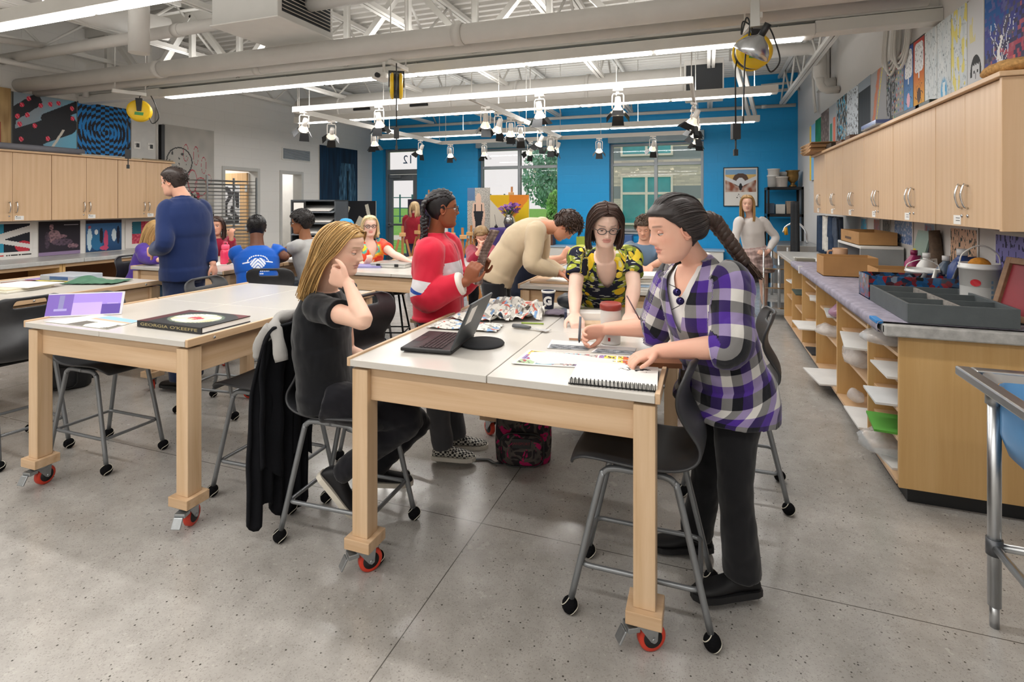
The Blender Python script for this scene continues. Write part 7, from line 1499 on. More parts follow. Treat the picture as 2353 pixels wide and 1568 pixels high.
    # clothes
    for t in (top if isinstance(top, list) else [top] if top else []):
        t = dict(t); fg = Fig(); inf = t.get('infl', .012); fine = callable(t['col']); ns, st = (32, 12) if fine else (18, 6); puff = t.get('puff', 1.0); fg.ringset(torso_rings(J, k, male, fat, inf, t.get('lo', -.05), t.get('hem', .5), t.get('neck', 1.0), t.get('flare', 0), 60 if fine else 26, t.get('wide', 0)), 0, 72 if fine else 36, t.get('seam', pi))
        for S in 'LR':
            sh, el, wr = J['sh' + S], J['el' + S], J['wr' + S]; q = (1.06 if male else 1.0) * k * arm; i = min(inf, .03) * .65 * t.get('slv', 1); sl = t.get('sleeve', .6); pt = 1 if S == 'L' else 2; a0 = sh + (J['neck'] - sh) * .3
            if sl <= 1: e = sh.lerp(el, sl); fg.limb([a0, sh, sh.lerp(el, sl * .5), e], [.053 * q + i * .8, .0585 * q + i * .9, .051 * q + i * 1.2 * puff, .049 * q + i * 1.7 * puff], pt, ns, st, False)
            else: e = el.lerp(wr, sl - 1); ff = sl - 1; fg.limb([a0, sh, sh.lerp(el, .5), el, el.lerp(e, .5), e], [.053 * q + i * .8, .0585 * q + i * .9, .05 * q + i * 1.1, .043 * q + i * 1.35, .042 * q + i * 1.3, lerp(.042, .029, ff) * q + i * t.get('cuff', 1.0)], pt, ns, st, False)
        if t.get('extra'): t['extra'](fg, J)
        if t.get('collar'):
            ch, cr = t['collar']; ud = (J['head'] - J['neck']).normalized() * .5 + (J['neck'] - J['chest']).normalized() * .5; sd = (J['shL'] - J['shR']).normalized(); fr = sd.cross(ud).normalized()
            fg.ringset([(J['neck'] + ud * (ch * z - .03) + fr * .006, sd, fr, cr * w, cr * w * 1.05, 9.0) for z, w in ((0, 1.25), (.4, 1.06), (1, 1.0))], 0, 48, 0)
        me, co, at = fg.finish(t.get('vox', vox * 1.15), t.get('smooth', 3), t.get('wr', .006), t.get('ws', 9), t.get('cut'), fine or t.get('cut') is not None)
        if t.get('shader'):
            st_attr(me, at); put(me, t['name'], t['shader'], root)
            for i, L in enumerate(t['sdf'](at, co) if t.get('sdf') else []): q = me.attributes.new('L%d' % i, 'FLOAT', 'POINT'); q.data.foreach_set('value', L.astype(np.float32))
        else: put(me, t.get('name', 'shirt'), CLOTH, root, aa(t['col'])(at, co) if callable(t['col']) else np.tile(np.array(srgb(t['col'])), (len(co), 1)))
    if bottom:
        t = dict(bottom); inf = t.get('infl', .012); fg = Fig(); fg.ringset([r for r in torso_rings(J, k, male, fat, inf, -.10, None, t.get('waist', .22), 0, 12)], 0, 32)
        for S in 'LR':
            hp, kn, an = J['hip' + S], J['kn' + S], J['an' + S]; e = t.get('to', 1.0); ft = k * t.get('fat', 1.0)
            if e >= .6: ae = kn.lerp(an, (e - .5) * 2); fg.limb([hp, hp.lerp(kn, .35), kn, kn.lerp(ae, .35), ae], [.088 * ft + inf, .080 * ft + inf, .056 * ft + inf, .054 * ft + inf, t.get('leg', .042) * k + inf], 3 if S == 'L' else 4, 20, 6, False)
            else: ae = hp.lerp(kn, e * 2); fg.limb([hp, hp.lerp(ae, .5), ae], [.09 * ft + inf, .095 * ft + inf, .10 * ft + inf * 2], 3 if S == 'L' else 4, 20, 6, False)
        me, co, at = fg.finish(t.get('vox', vox * 1.3), 3, t.get('wr', .006), t.get('ws', 11), None, callable(t['col'])); put(me, t.get('name', 'trousers'), CLOTH, root, t['col'](at, co) if callable(t['col']) else np.tile(np.array(srgb(t['col'])), (len(co), 1)) * (1 + .15 * np.array([noise.noise(V(p) * 14) for p in co]))[:, None])
    if shoes:
        for S in 'LR':
            if S in shoes['d']: shoe(root, J['an' + S], shoes['d'][S], shoes.get('up', {}).get(S, (0, 0, 1)), srgb(shoes['col']), srgb(shoes['sole']), k * shoes.get('k', 1), high=shoes.get('high', 0), mat=shoes.get('mat'))
    # hair cap
    if cap:
        cz, ca = (88, 120) if vox < .006 else (40, 56); P = head_pts(cz, ca, capt, False); P[..., 0] *= facex; q = P.reshape(-1, 3); x, y, z = q.T
        lim = np.interp(z, [-.2, -.062, -.03, 0, .03, hairline - .015, hairline + .03, .2], [-.03, -.03, -.02, .012, .035, .060, .2, .3]); keep = (y < lim) & (z > -.075); tp = np.clip((lim - y) / .03, .06, 1) * np.clip((z + .085) / .03, .1, 1); q0 = head_pts(cz, ca, 0, False); q0[..., 0] *= facex; q0 = q0.reshape(-1, 3); q = q0 + (q - q0) * (tp ** .6)[:, None] + (q - q0) / capt * .0015; m = MB(); fs = [f for f in grid_faces(cz, ca) if all(keep[i] for i in f)]
        qn = np.array([noise.noise(V(p[0] * 60, p[1] * 30, p[2] * 20)) for p in q]); used = sorted({i for f in fs for i in f}); ix = {a: b for b, a in enumerate(used)}
        me = bpy.data.meshes.new('hair'); me.from_pydata([HM @ (Vector(q[i]) * (1 + .015 * qn[i])) for i in used], [], [[ix[i] for i in f] for f in fs]); bm = bmesh.new(); bm.from_mesh(me); edge_relax(bm, 5); bm.to_mesh(me); bm.free(); put(me, 'hair', HAIR, root, np.array(hc) * (1 + .3 * qn[used])[:, None]).modifiers.new('s', 'SOLIDIFY').thickness = .006
    if hairfn:
        for nm, m in hairfn(HM, hc): m.build(nm, HAIR, root)
    root['_hm'] = [list(r) for r in HM]
    return root, J, HM
def glasses(root, HM, col, r=.019, w=.0022, round_=True):
    m = MB(); g = M('spectacle_frame_' + col.strip('#'), col, .3)
    for s in (-1, 1):
        pts = [HM @ Vector((s * .031 + cos(a) * r * 1.12, .094 + .003 * cos(a) * -s, .003 + sin(a) * r * .86)) for a in [2 * pi * i / 24 for i in range(24)]]; m.tube(pts, w, 8, True)
        m.tube([HM @ Vector(p) for p in ((s * .053, .091, .008), (s * .072, .07, .010), (s * .076, .01, .006), (s * .075, -.015, -.004))], w * .85, 6)
    m.tube([HM @ Vector(p) for p in ((-.0105, .096, .004), (0, .1, .007), (.0105, .096, .004))], w * .9, 6); o = m.build('glasses', g, root)
    l = MB()
    for s in (-1, 1): l.add([HM @ Vector((s * .031 + cos(a) * r * 1.1, .0935, .003 + sin(a) * r * .84)) for a in [2 * pi * i / 20 for i in range(20)]], [tuple(range(20))])
    l.build('lens', GLASS, o)
    return o
def aa(fn, r=.003):
    def g(at, co):
        o = 0
        for a, b in ((0, 0), (r, r), (-r, r), (r, -r), (-r, -r)): q = at.copy(); q[:, 1] += a; q[:, 2] += b; q[:, 3] += b * .8; o = o + fn(q, co) / 5
        return o
    return g
def st_attr(me, at):
    a = me.attributes.new('ST', 'FLOAT_VECTOR', 'POINT'); v = np.zeros((len(at), 3), np.float32); v[:, 0] = at[:, 1] + at[:, 0] * .31; v[:, 1] = at[:, 2]; v[:, 2] = at[:, 0]; a.data.foreach_set('vector', v.ravel())
def layered(name, base, cols):
    t = NT(name); c = (*srgb(base),)
    for i, k in enumerate(cols):
        a = t.n('Attribute', attribute_name='L%d' % i); g = t.n('Math', operation='GREATER_THAN'); t.l(a.outputs['Fac'], g.inputs[0]); g.inputs[1].default_value = 0; c = t.mix(g.outputs[0], c, srgb(k))
    t.col(c); t.pr(.8, 0, .2); t.b.inputs['Sheen Weight'].default_value = .2; t.bump(t.noise(t.coord(), 400, 2), .12, .003); return t.m
def rgb(h): return np.array(srgb(h))
CR, CF = V(.9397, .3420, 0), V(-.3420, .9397, 0)      # directions along and away across the room used for facing
def face(r, f, z=0): return (CR * r + CF * f + V(0, 0, z)).normalized()
# ---------------- woman in purple plaid shirt
PL, PW, PK = rgb('#4a2c8a'), rgb('#d0cdc8'), rgb('#15161c')
def plaid(at, co): pass
def plaid_mat(P=.043):
    t = NT('plaid_flannel'); a = t.n('Attribute', attribute_name='ST'); sp = t.n('SeparateXYZ'); t.l(a.outputs['Vector'], sp.inputs[0]); cs = []
    for k in (0, 1):
        m = t.n('Math', operation='MULTIPLY'); t.l(sp.outputs[k], m.inputs[0]); m.inputs[1].default_value = 1 / (3 * P); ad = t.n('Math', operation='ADD'); t.l(m.outputs[0], ad.inputs[0]); ad.inputs[1].default_value = 40.1 + k * .2; f = t.n('Math', operation='FRACT'); t.l(ad.outputs[0], f.inputs[0])
        r = t.n('ValToRGB'); r.color_ramp.interpolation = 'CONSTANT'; e = r.color_ramp.elements; e.new(.5)
        for el, p, c in zip(e, (0, .3333, .6667), (PW, PK, PL)): el.position = p; el.color = (*np.sqrt(c), 1)
        t.l(f.outputs[0], r.inputs[0]); cs.append(r.outputs[0])
    q = t.mix(.5, cs[0], cs[1]); t.col(t.mix(1.0, q, q, 'MULTIPLY')); t.pr(.9, 0, .15); t.b.inputs['Sheen Weight'].default_value = .25; t.bump(t.noise(t.coord(), 300, 2), .2, .003); return t.m
def lemon_mat():
    t = NT('lemon_print'); a = t.n('Attribute', attribute_name='ST'); v = a.outputs['Vector']; c = srgb('#14162a')
    for sc, stretch, rot, th, cols in ((11, (1, 2.0, 1), .7, .42, ('#6f7d28', '#a6ad3e')), (10, (2.2, 1, 1), .4, .40, ('#5c6b24', '#c0bd4c')), (18, (1, 4, 1), 1.1, .24, ('#cfd1c2', '#dcdcd0')), (9.5, (1.25, 1.1, 1), -.6, .40, ('#d8b222', '#ead14a'))):
        mp = t.n('Mapping'); mp.inputs['Scale'].default_value = stretch; mp.inputs['Rotation'].default_value = (0, 0, rot); t.l(v, mp.inputs[0]); vo = t.n('TexVoronoi'); vo.inputs['Scale'].default_value = sc; t.l(mp.outputs[0], vo.inputs['Vector'])
        l = t.n('Math', operation='LESS_THAN'); t.l(vo.outputs['Distance'], l.inputs[0]); l.inputs[1].default_value = th; cc = t.ramp(vo.outputs['Color'], [(.35, srgb(cols[0])), (.65, srgb(cols[1]))])
        if sc == 9.5: l2 = t.n('Math', operation='LESS_THAN'); t.l(vo.outputs['Distance'], l2.inputs[0]); l2.inputs[1].default_value = .27; k = t.ramp(vo.outputs['Color'], [(.6, (0, 0, 0)), (.62, (1, 1, 1))]); cc = t.mix(t.mix(1.0, l2.outputs[0], k, 'MULTIPLY'), cc, srgb('#ece4ac'))
        c = t.mix(l.outputs[0], c, cc)
    t.col(c); t.pr(.7, 0, .25); return t.m
def vcut(w, depth, top=.06):
    def f(at, co): s, t, part = at[:, 1], at[:, 2], at[:, 0]; n = np.percentile(t[(part < .5) & (t < 5)], 99.5); d = n - t; return (part < .5) & (((np.abs(s) < np.maximum(0, (1 - d / depth)) * w) & (d < depth) & (t < 5)) | ((t > 5) & (np.abs(s) < w * 1.1)))
    return f
J1 = dict(head=(-0.118, 2.192, 1.474), neck=(-0.041, 2.294, 1.337), chest=(-0.005, 2.308, 1.129), pelvis=(0.073, 2.389, 0.834), shL=(0.086, 2.202, 1.269), shR=(-0.131, 2.4, 1.255), elL=(0.079, 2.115, 1.055), wrL=(-0.181, 2.169, 0.997), elR=(-0.218, 2.454, 1.028), wrR=(-0.433, 2.439, 1.006),
  hipL=(0.121, 2.3, 0.859), hipR=(0.027, 2.468, 0.794), knL=(0.101, 2.272, 0.491), knR=(0.0, 2.512, 0.385), anL=(0.131, 2.304, 0.114), anR=(-0.046, 2.559, 0.095))
def swept(HM, hc, n, w, tie, roots, e=.012, sd=3, cv=.45):
    rng = random.Random(sd); m = MB(); c0 = Vector((0, -.008, .010)); rad = Vector((.078 + e, .100 + e, .107 + e)); T = Vector(tie) - c0; T = Vector((T.x / rad.x, T.y / rad.y, T.z / rad.z)).normalized()
    for i in range(n):
        u = rng.random() * (len(roots) - 1); k = int(u); r = Vector(roots[k]).lerp(Vector(roots[k + 1]), u - k) - c0; q = Vector((r.x / rad.x, r.y / rad.y, r.z / rad.z)).normalized(); jt = Vector((rng.gauss(0, 1), rng.gauss(0, 1), rng.gauss(0, 1))) * .025; P = []
        for s_ in range(12):
            f = s_ / 11; d = q.slerp(T, f) + jt * sin(pi * f); d.normalize(); g = (.90 + .10 * min(1, f * 5)) * (1 + .02 * jt.x / .025 * sin(pi * f)); P.append(HM @ (c0 + Vector((d.x * rad.x, d.y * rad.y, d.z * rad.z)) * g))
        b = 1 + (rng.random() - .5) * 2 * cv; m.tube(P, [w] * 11 + [w * .5], 5, color=tuple(min(1, x * b) for x in hc))
    return m
def hair1(HM, hc):
    m = swept(HM, hc, 620, .0042, (0, -.122, .02), [(-.074, -.03, -.045), (-.078, .005, .012), (-.070, .040, .040), (-.045, .066, .068), (0, .074, .080), (.045, .066, .068), (.070, .040, .040), (.078, .005, .012), (.074, -.03, -.045)])
    br = braid([(0, -.115, .018), (.005, -.150, .0), (.015, -.168, -.04), (.03, -.182, -.085), (.04, -.198, -.13), (.05, -.212, -.17)], .038, .026, srgb('#3a2b24'), 4.2, HM)
    tail = strands([[(.045, -.205, -.14), (.05 + .01 * i, -.222, -.185), (.055 + .015 * i, -.232, -.225)] for i in range(3)], 60, .004, srgb('#3d2c24'), .008, .3, 5, M4=HM)
    tie = MB(); tie.tube([HM @ Vector((0 + .022 * cos(a), -.122, .012 + .022 * sin(a))) for a in [i * pi / 8 for i in range(16)]], .007, 8, True, color=srgb('#7fa6d8'))
    return [('hair_strands', m), ('braid', br), ('braid_tail', tail), ('hair_tie', tie)]
r1, _, H1 = person('person with a long dark braid in a purple plaid shirt, standing and painting', J1, '#dfae98', '#2a2322', face(-.97, -.14, -.20), (-.15, -.05, 1), vox=.0048, fat=1.04, look=-.6, lidd=.62, lips='#c06a68', hairfn=hair1, arm=1.08, hs=1.08, hairline=.072, capt=.008,
  hands={'L': dict(d=face(-.95, -.1, -.22), n=(0, 0, -1), curl=.5, thumb=.5), 'R': dict(d=face(-.95, .05, -.25), n=face(.1, -.9, -.45), curl=.75, thumb=1.0)},
  top=[dict(name='plaid_shirt', infl=.024, lo=-.2, hem=.9, flare=.06, wide=.02, sleeve=1.22, slv=1.5, col=plaid, shader=plaid_mat(), cut=vcut(.075, .25), neck=1.02, wr=.009, ws=10, cuff=1.2, vox=.006, seam=2.4, collar=(.05, .066)), dict(name='undershirt', infl=.010, lo=0, sleeve=.3, col='#d9d6d4', cut=vcut(.05, .12), wr=.002, neck=1.0, vox=.009)],
  bottom=dict(col='#17171a', infl=.010, fat=1.0, leg=.062, vox=.008), shoes=dict(d={'L': face(-1, -.12), 'R': face(-1, .05)}, col='#141416', sole='#1d1d1f', k=1.05))
MB().tube([H1 @ V(0, 0, 0), H1 @ V(0, 0, .001)], .001, 4)
# ---------------- blonde seated in black T-shirt
J2 = dict(head=(-1.564, 2.038, 1.367), neck=(-1.686, 2.068, 1.167), chest=(-1.704, 2.072, 0.976), pelvis=(-1.698, 2.096, 0.671), shR=(-1.628, 1.94, 1.116), shL=(-1.723, 2.225, 1.082), elR=(-1.3, 1.826, 1.103), wrR=(-1.447, 1.921, 1.233), elL=(-1.711, 2.272, 0.832), wrL=(-1.481, 2.292, 0.729),
  hipR=(-1.631, 2.014, 0.681), hipL=(-1.717, 2.184, 0.618), knR=(-1.289, 2.149, 0.59), knL=(-1.42, 2.441, 0.447), anR=(-1.611, 2.074, 0.31), anL=(-1.629, 2.387, 0.185))
def hair2(HM, hc):
    gs = []
    for s in (1, -1):
        gg = [[(s * .012, .070, .098), (s * .045, .062, .092), (s * .074, .040, .045), (s * .080, .012, .0), (s * .079, -.030, -.05), (s * .075, -.06, -.13), (s * .07, -.075, -.19)],
              [(s * .012, .03, .118), (s * .05, .02, .108), (s * .086, -.01, .05), (s * .092, -.04, -.03), (s * .085, -.07, -.11), (s * .075, -.09, -.19), (s * .07, -.10, -.24)],
              [(s * .010, -.02, .125), (s * .05, -.04, .108), (s * .085, -.07, .04), (s * .088, -.09, -.05), (s * .075, -.11, -.13), (s * .065, -.12, -.20), (s * .055, -.13, -.25)],
              [(s * .004, -.06, .115), (s * .03, -.10, .08), (s * .045, -.122, .02), (s * .04, -.125, -.06), (s * .03, -.13, -.14), (s * .02, -.135, -.2), (s * .01, -.14, -.25)]]
        gs.append(strands(gg, 330, .0044, hc, .007, .5, 11 + s, 1.3, M4=HM))
    m, b = gs; n = len(m.v); m.v += b.v; m.f += [[i + n for i in f] for f in b.f]; m.mi += b.mi; m.sm += b.sm; m.c += b.c
    return [('hair_strands', m)]
r2, L2, H2 = person('person with blonde hair in a black T-shirt, seated with a hand in the hair', J2, '#e0b8a2', '#c09a62', face(.96, -.16, -.20), (.12, 0, 1), vox=.0048, look=-.6, lidd=.58, lips='#b8706e', brow='#7a5a38', hairfn=hair2, capt=.005, hairline=.082, arm=.9,
  hands={'R': dict(d=face(-.85, .25, .35), n=face(.15, .95, .2), curl=.9, thumb=.6), 'L': dict(d=face(1, 0, -.1), n=(0, 0, -1), curl=.4)},
  top=dict(name='t_shirt', infl=.016, lo=-.06, hem=.7, sleeve=.5, col='#101115', wr=.008, ws=9, vox=.0058), bottom=dict(col='#14141a', infl=.012, leg=.036, vox=.008, wr=.008, ws=13),
  shoes=dict(d={'R': face(.66, 0, -.75), 'L': face(1, .1, -.05)}, up={'R': face(.75, 0, .66)}, col='#17171a', sole='#c9c3b6', high=.02))
MB().tube([(-1.447, 1.921, 1.233)], .01) if False else None
wb = MB().tube([(L2['wrR'] + (L2['elR'] - L2['wrR']).normalized() * .02) + V(.03 * cos(a), .03 * sin(a) * .6, .012 * sin(a)) for a in [i * pi / 8 for i in range(16)]], .005, 8, True); wb.build('wrist_band', BLACKP, r2)
# ---------------- person in lemon shirt leaning on the table
def lemons(at, co): pass
J3 = dict(head=(-0.521, 2.918, 1.461), neck=(-0.559, 3.117, 1.271), chest=(-0.588, 3.277, 1.149), pelvis=(-0.649, 3.616, 0.869), shL=(-0.427, 3.25, 1.258), shR=(-0.72, 3.143, 1.253), elL=(-0.394, 3.113, 1.098), elR=(-0.707, 2.999, 1.088), wrL=(-0.398, 2.973, 0.971), wrR=(-0.674, 2.841, 0.977),
  hipL=(-0.566, 3.646, 0.857), hipR=(-0.731, 3.586, 0.857), knL=(-0.578, 3.727, 0.427), knR=(-0.748, 3.665, 0.427), anL=(-0.585, 3.767, 0.074), anR=(-0.756, 3.705, 0.074))
def hair3(HM, hc):
    gs = []
    for s in (1, -1):
        gg = [[(s * .004, .075, .100), (s * .040, .080, .082), (s * .070, .062, .040), (s * .084, .045, -.01), (s * .088, .035, -.06), (s * .086, .03, -.105), (s * .078, .03, -.135)],
              [(s * .004, .04, .118), (s * .05, .035, .105), (s * .086, .02, .045), (s * .094, .005, -.02), (s * .094, -.01, -.075), (s * .09, -.01, -.115), (s * .08, 0, -.145)],
              [(s * .004, -.02, .125), (s * .055, -.03, .105), (s * .088, -.05, .04), (s * .092, -.06, -.03), (s * .088, -.065, -.085), (s * .08, -.065, -.12), (s * .07, -.055, -.14)],
              [(s * .002, -.07, .11), (s * .03, -.11, .06), (s * .045, -.12, 0), (s * .045, -.115, -.05), (s * .04, -.1, -.09), (s * .035, -.09, -.12), (s * .03, -.08, -.14)]]
        gs.append(strands(gg, 150, .007, hc, .005, .3, 21 + s, M4=HM))
    m, b = gs; n = len(m.v); m.v += b.v; m.f += [[i + n for i in f] for f in b.f]; m.mi += b.mi; m.sm += b.sm; m.c += b.c
    return [('hair_strands', m)]
r3, _, H3 = person('person in a lemon-print shirt and round glasses leaning both hands on the table', J3, '#e8c6b4', '#3f2c24', face(-.02, -.9, -.38), (.1, -.3, 1), vox=.006, look=-.5, lidd=.5, lips='#c05a58', hairfn=hair3, facex=.95, hairline=.085, capt=.005,
  hands={'L': dict(d=face(-.2, -.9, -.25), n=(0, 0, -1), curl=.35, thumb=.3), 'R': dict(d=face(.1, -.85, -.45), n=face(0, .4, -.9), curl=.8, thumb=.6)},
  top=dict(name='lemon_shirt', infl=.022, lo=-.02, hem=.9, sleeve=.62, col=lemons, shader=lemon_mat(), cut=vcut(.055, .17), wr=.007, vox=.0062, puff=.6), bottom=dict(col='#1a1a1e', infl=.012, vox=.009))
glasses(r3, H3, '#3a3838', .0205)
def checker():
    t = NT('checkered_canvas'); c = t.n('TexChecker'); c.inputs['Scale'].default_value = 70; c.inputs[1].default_value = (*srgb('#c9c6bd'), 1); c.inputs[2].default_value = (*srgb('#1d1d1f'), 1); t.l(t.coord(), c.inputs[0]); t.col(c.outputs[0]); t.pr(.8); return t.m
# ---------------- girl in red jacket
RJ, WJ = rgb('#c41f38'), rgb('#cfccd0')
def redj(at, co): pass
def redj_sdf(at, co):
    p, s, t, v = at.T; T = p < .5; sl = p > .5; a = np.abs(s)
    w = np.where(T, np.minimum(np.minimum(.25 - a, t - .225), .37 - t), -1); w = np.maximum(w, np.where(sl, np.minimum(v - .41, .55 - v), -1))
    b = np.where(p > 1.5, .020 - np.abs((v - .48) - s * .5) - .06 * np.abs(s - .01), -1); z = np.where(T, .005 - a, -1); c = np.where(sl, v - .965, -1); return [w, b, z, c]
J4 = dict(head=(-1.533, 2.954, 1.537), neck=(-1.582, 2.957, 1.367), chest=(-1.567, 2.963, 1.192), pelvis=(-1.557, 2.966, 0.847), shR=(-1.525, 2.786, 1.284), shL=(-1.583, 3.149, 1.279), elR=(-1.53, 2.742, 1.036), wrR=(-1.29, 2.787, 1.128), elL=(-1.535, 3.166, 1.043), wrL=(-1.358, 3.103, 1.144),
  hipR=(-1.535, 2.868, 0.859), hipL=(-1.573, 3.067, 0.819), knR=(-1.535, 2.868, 0.472), knL=(-1.571, 3.089, 0.424), anR=(-1.509, 2.92, 0.098), anL=(-1.517, 3.13, 0.075))
def hair4(HM, hc):
    m = MB()
    for i in range(9):
        x = -.062 + i * .0155; q = 1 - (x / .085) ** 2
        P = bez([(x, .055 * q + .01, .094 * q ** .4), (x * 1.05, .01, .122 * q ** .5), (x * 1.05, -.06, .106 * q ** .5), (x * .9, -.105, .05), (x * .55, -.118, -.01), (x * .3, -.112, -.06)], 8)
        m.tube([HM @ p for p in P], [.0105 * (1 + .28 * sin(j * 1.9)) for j in range(len(P))], 8, color=tuple(c * (.8 + .4 * (i % 2)) for c in hc))
    b = braid([(.03, -.108, -.04), (.035, -.115, -.10), (.03, -.12, -.16), (.02, -.135, -.2)], .026, .014, hc, 3, HM); b2 = braid([(-.03, -.108, -.04), (-.035, -.115, -.10), (-.03, -.12, -.16), (-.02, -.135, -.2)], .026, .014, hc, 3, HM)
    return [('cornrows', m), ('braid', b), ('braid', b2)]
r4, _, H4 = person('person with dark braids and glasses in a red and white zip jacket, standing', J4, '#8a5236', '#1e1b1d', face(.95, .28, .05), vox=.006, look=-.2, lidd=.35, lips='#8a4a44', hairfn=hair4, capt=.004,
  hands={'R': dict(d=face(.45, -.1, .85), n=face(.2, .9, 0), curl=.6, thumb=.8), 'L': dict(d=face(.5, -.2, .8), n=face(-.2, -.9, 0), curl=.6, thumb=.8)},
  top=dict(name='zip_jacket', infl=.036, lo=.07, hem=1.0, flare=.0, sleeve=1.9, slv=1.6, col=redj, shader=layered('red_nylon', '#c41f38', ['#cfccd0', '#123f94', '#8e1426', '#d8cfc6']), sdf=redj_sdf, wr=.012, ws=8, cuff=1.0, neck=1.05, vox=.0068, extra=lambda f, J: f.limb([J['neck'] + V(-.075, .06, -.05), J['neck'] + V(-.085, -.01, -.045), J['neck'] + V(-.05, -.075, -.05)], [.03, .04, .03], 0, 14, 5)),
  bottom=dict(col='#4a4a4e', infl=.014, leg=.05, vox=.007), shoes=dict(d={'R': face(.97, -.1), 'L': face(1, .0)}, col='#b9b6ae', sole='#d8d3c8', mat=checker()))
glasses(r4, H4, '#2c2220', .0185)

# ---------------- the others
def pose(head, f, seat=None, lean=0.0, k=None, width=1.0, **ov):
    h = Vector(head); f = Vector(f); f.z = 0; f.normalize(); u = V(0, 0, 1); l = u.cross(f)
    if k is None: k = (h.z - (seat if seat is not None else 0)) / (.69 if seat is not None else 1.55)
    J = {'head': h}; J['neck'] = h - u * .175 * k - f * (.03 + lean * .08) * k; J['chest'] = J['neck'] - u * .17 * k - f * lean * .12 * k; J['pelvis'] = J['neck'] - u * .50 * k - f * lean * .42 * k
    for S, s in (('L', 1), ('R', -1)):
        J['sh' + S] = J['neck'] - u * .055 * k + l * s * .165 * k * width; J['hip' + S] = J['pelvis'] + l * s * .085 * k
        J['el' + S] = J['sh' + S] - u * .25 * k + f * .06 * k + l * s * .03; J['wr' + S] = J['el' + S] + f * .20 * k - u * .03 * k
        if seat is not None: J['kn' + S] = J['hip' + S] + f * .40 * k + l * s * .04 - u * .03; J['an' + S] = J['kn' + S] - u * .38 * k - f * .05
        else: J['kn' + S] = J['hip' + S] - u * (J['pelvis'].z - .09) * .48 + f * .02; J['an' + S] = Vector((J['hip' + S].x, J['hip' + S].y, .088)) - f * .02
    for a, b in ov.items(): J[a] = Vector(b)
    return J
def long_hair(w, n=120, L=.3, sp=1.0, back=.0, front=.03, sd=31):
    def fn(HM, hc):
        gs = []
        for s in (1, -1):
            gg = [[(s * .006, .07, .100), (s * .05, .065, .088), (s * .078, .04, .03), (s * .084, .02, -.05), (s * .085 * sp, front, -.05 - L * .4), (s * .08 * sp, front, -.05 - L * .8)],
                  [(s * .006, .0, .122), (s * .055, -.01, .106), (s * .088, -.03, .03), (s * .09, -.05, -.06), (s * .088 * sp, -.05, -.06 - L * .45), (s * .085 * sp, -.04, -.06 - L * .9)],
                  [(s * .003, -.07, .11), (s * .03, -.11, .06), (s * .05, -.12, -.02), (s * .05, -.12 - back, -.08), (s * .045, -.12 - back, -.08 - L * .45), (s * .04, -.12 - back, -.08 - L * .85)]]
            gs.append(strands(gg, n, w, hc, .006, .35, sd + s, M4=HM))
        m, b = gs; q = len(m.v); m.v += b.v; m.f += [[i + q for i in f] for f in b.f]; m.mi += b.mi; m.sm += b.sm; m.c += b.c
        return [('hair_strands', m)]
    return fn
def short_hair(w=.004, n=300, L=.03, sd=41, fluff=.008, curl=.35, sweep=(0, -.5, -.25)):
    def fn(HM, hc):
        rng = random.Random(sd); m = MB()
        for i in range(n):
            a = rng.random() * 2 * pi; e = rng.uniform(-.35, 1.5); p = Vector((.076 * cos(e) * sin(a), -.008 + .098 * cos(e) * cos(a), .032 + .092 * sin(e)))
            if p.y > .04 and p.z < .072: continue
            nr = Vector((p.x / .076, (p.y + .008) / .098, (p.z - .032) / .092)).normalized(); d = Vector(sweep) + Vector((rng.gauss(0, curl), rng.gauss(0, curl), rng.gauss(0, curl))); d = (d - nr * d.dot(nr) * .85).normalized(); b = .65 + rng.random() * .7
            m.tube([HM @ (p + nr * .003), HM @ (p + nr * fluff + d * L * .5), HM @ (p + nr * fluff * .9 + d * L)], [w, w, w * .25], 5, color=tuple(min(1, c * b) for c in hc))
        return [('hair_strands', m)]
    return fn
H5 = dict(head=(-1.06, 4.137, 1.394), neck=(-1.238, 4.157, 1.383), chest=(-1.393, 4.122, 1.301), waist=(-1.506, 4.092, 1.159), pelvis=(-1.613, 4.053, 0.964), shR=(-1.247, 3.973, 1.357), shL=(-1.31, 4.333, 1.375), elR=(-1.26, 3.905, 1.114), wrR=(-1.082, 4.033, 1.033), elL=(-1.31, 4.333, 1.066), wrL=(-1.087, 4.244, 1.0), hipR=(-1.592, 3.964, 0.949), hipL=(-1.626, 4.144, 0.933), knR=(-1.586, 3.967, 0.509), knL=(-1.619, 4.168, 0.484), anR=(-1.609, 3.969, 0.114), anL=(-1.636, 4.172, 0.111))
person('person in a beige long-sleeved top bending over the table behind', H5, '#c98f72', '#3b2b24', face(.55, 0, -.83), face(.83, 0, .55), male=True, vox=.008, fat=.98, look=-.3, lidd=.6, hairfn=short_hair(.0055, 700, .06, 5, .014, .3, (0, .5, .0)), capt=.016,
  hands={'R': dict(d=face(.9, .1, -.45), n=(0, 0, -1), curl=.5), 'L': dict(d=face(.8, -.4, -.5), n=(0, 0, -1), curl=.6)}, top=dict(name='beige_top', infl=.026, lo=-.04, hem=1.0, sleeve=1.95, col='#cbb89b', wr=.011, ws=7, vox=.008, cuff=.6), bottom=dict(col='#232327', infl=.016, vox=.009), shoes=dict(d={'R': face(1, .1), 'L': face(1, 0)}, col='#222222', sole='#cccccc'))
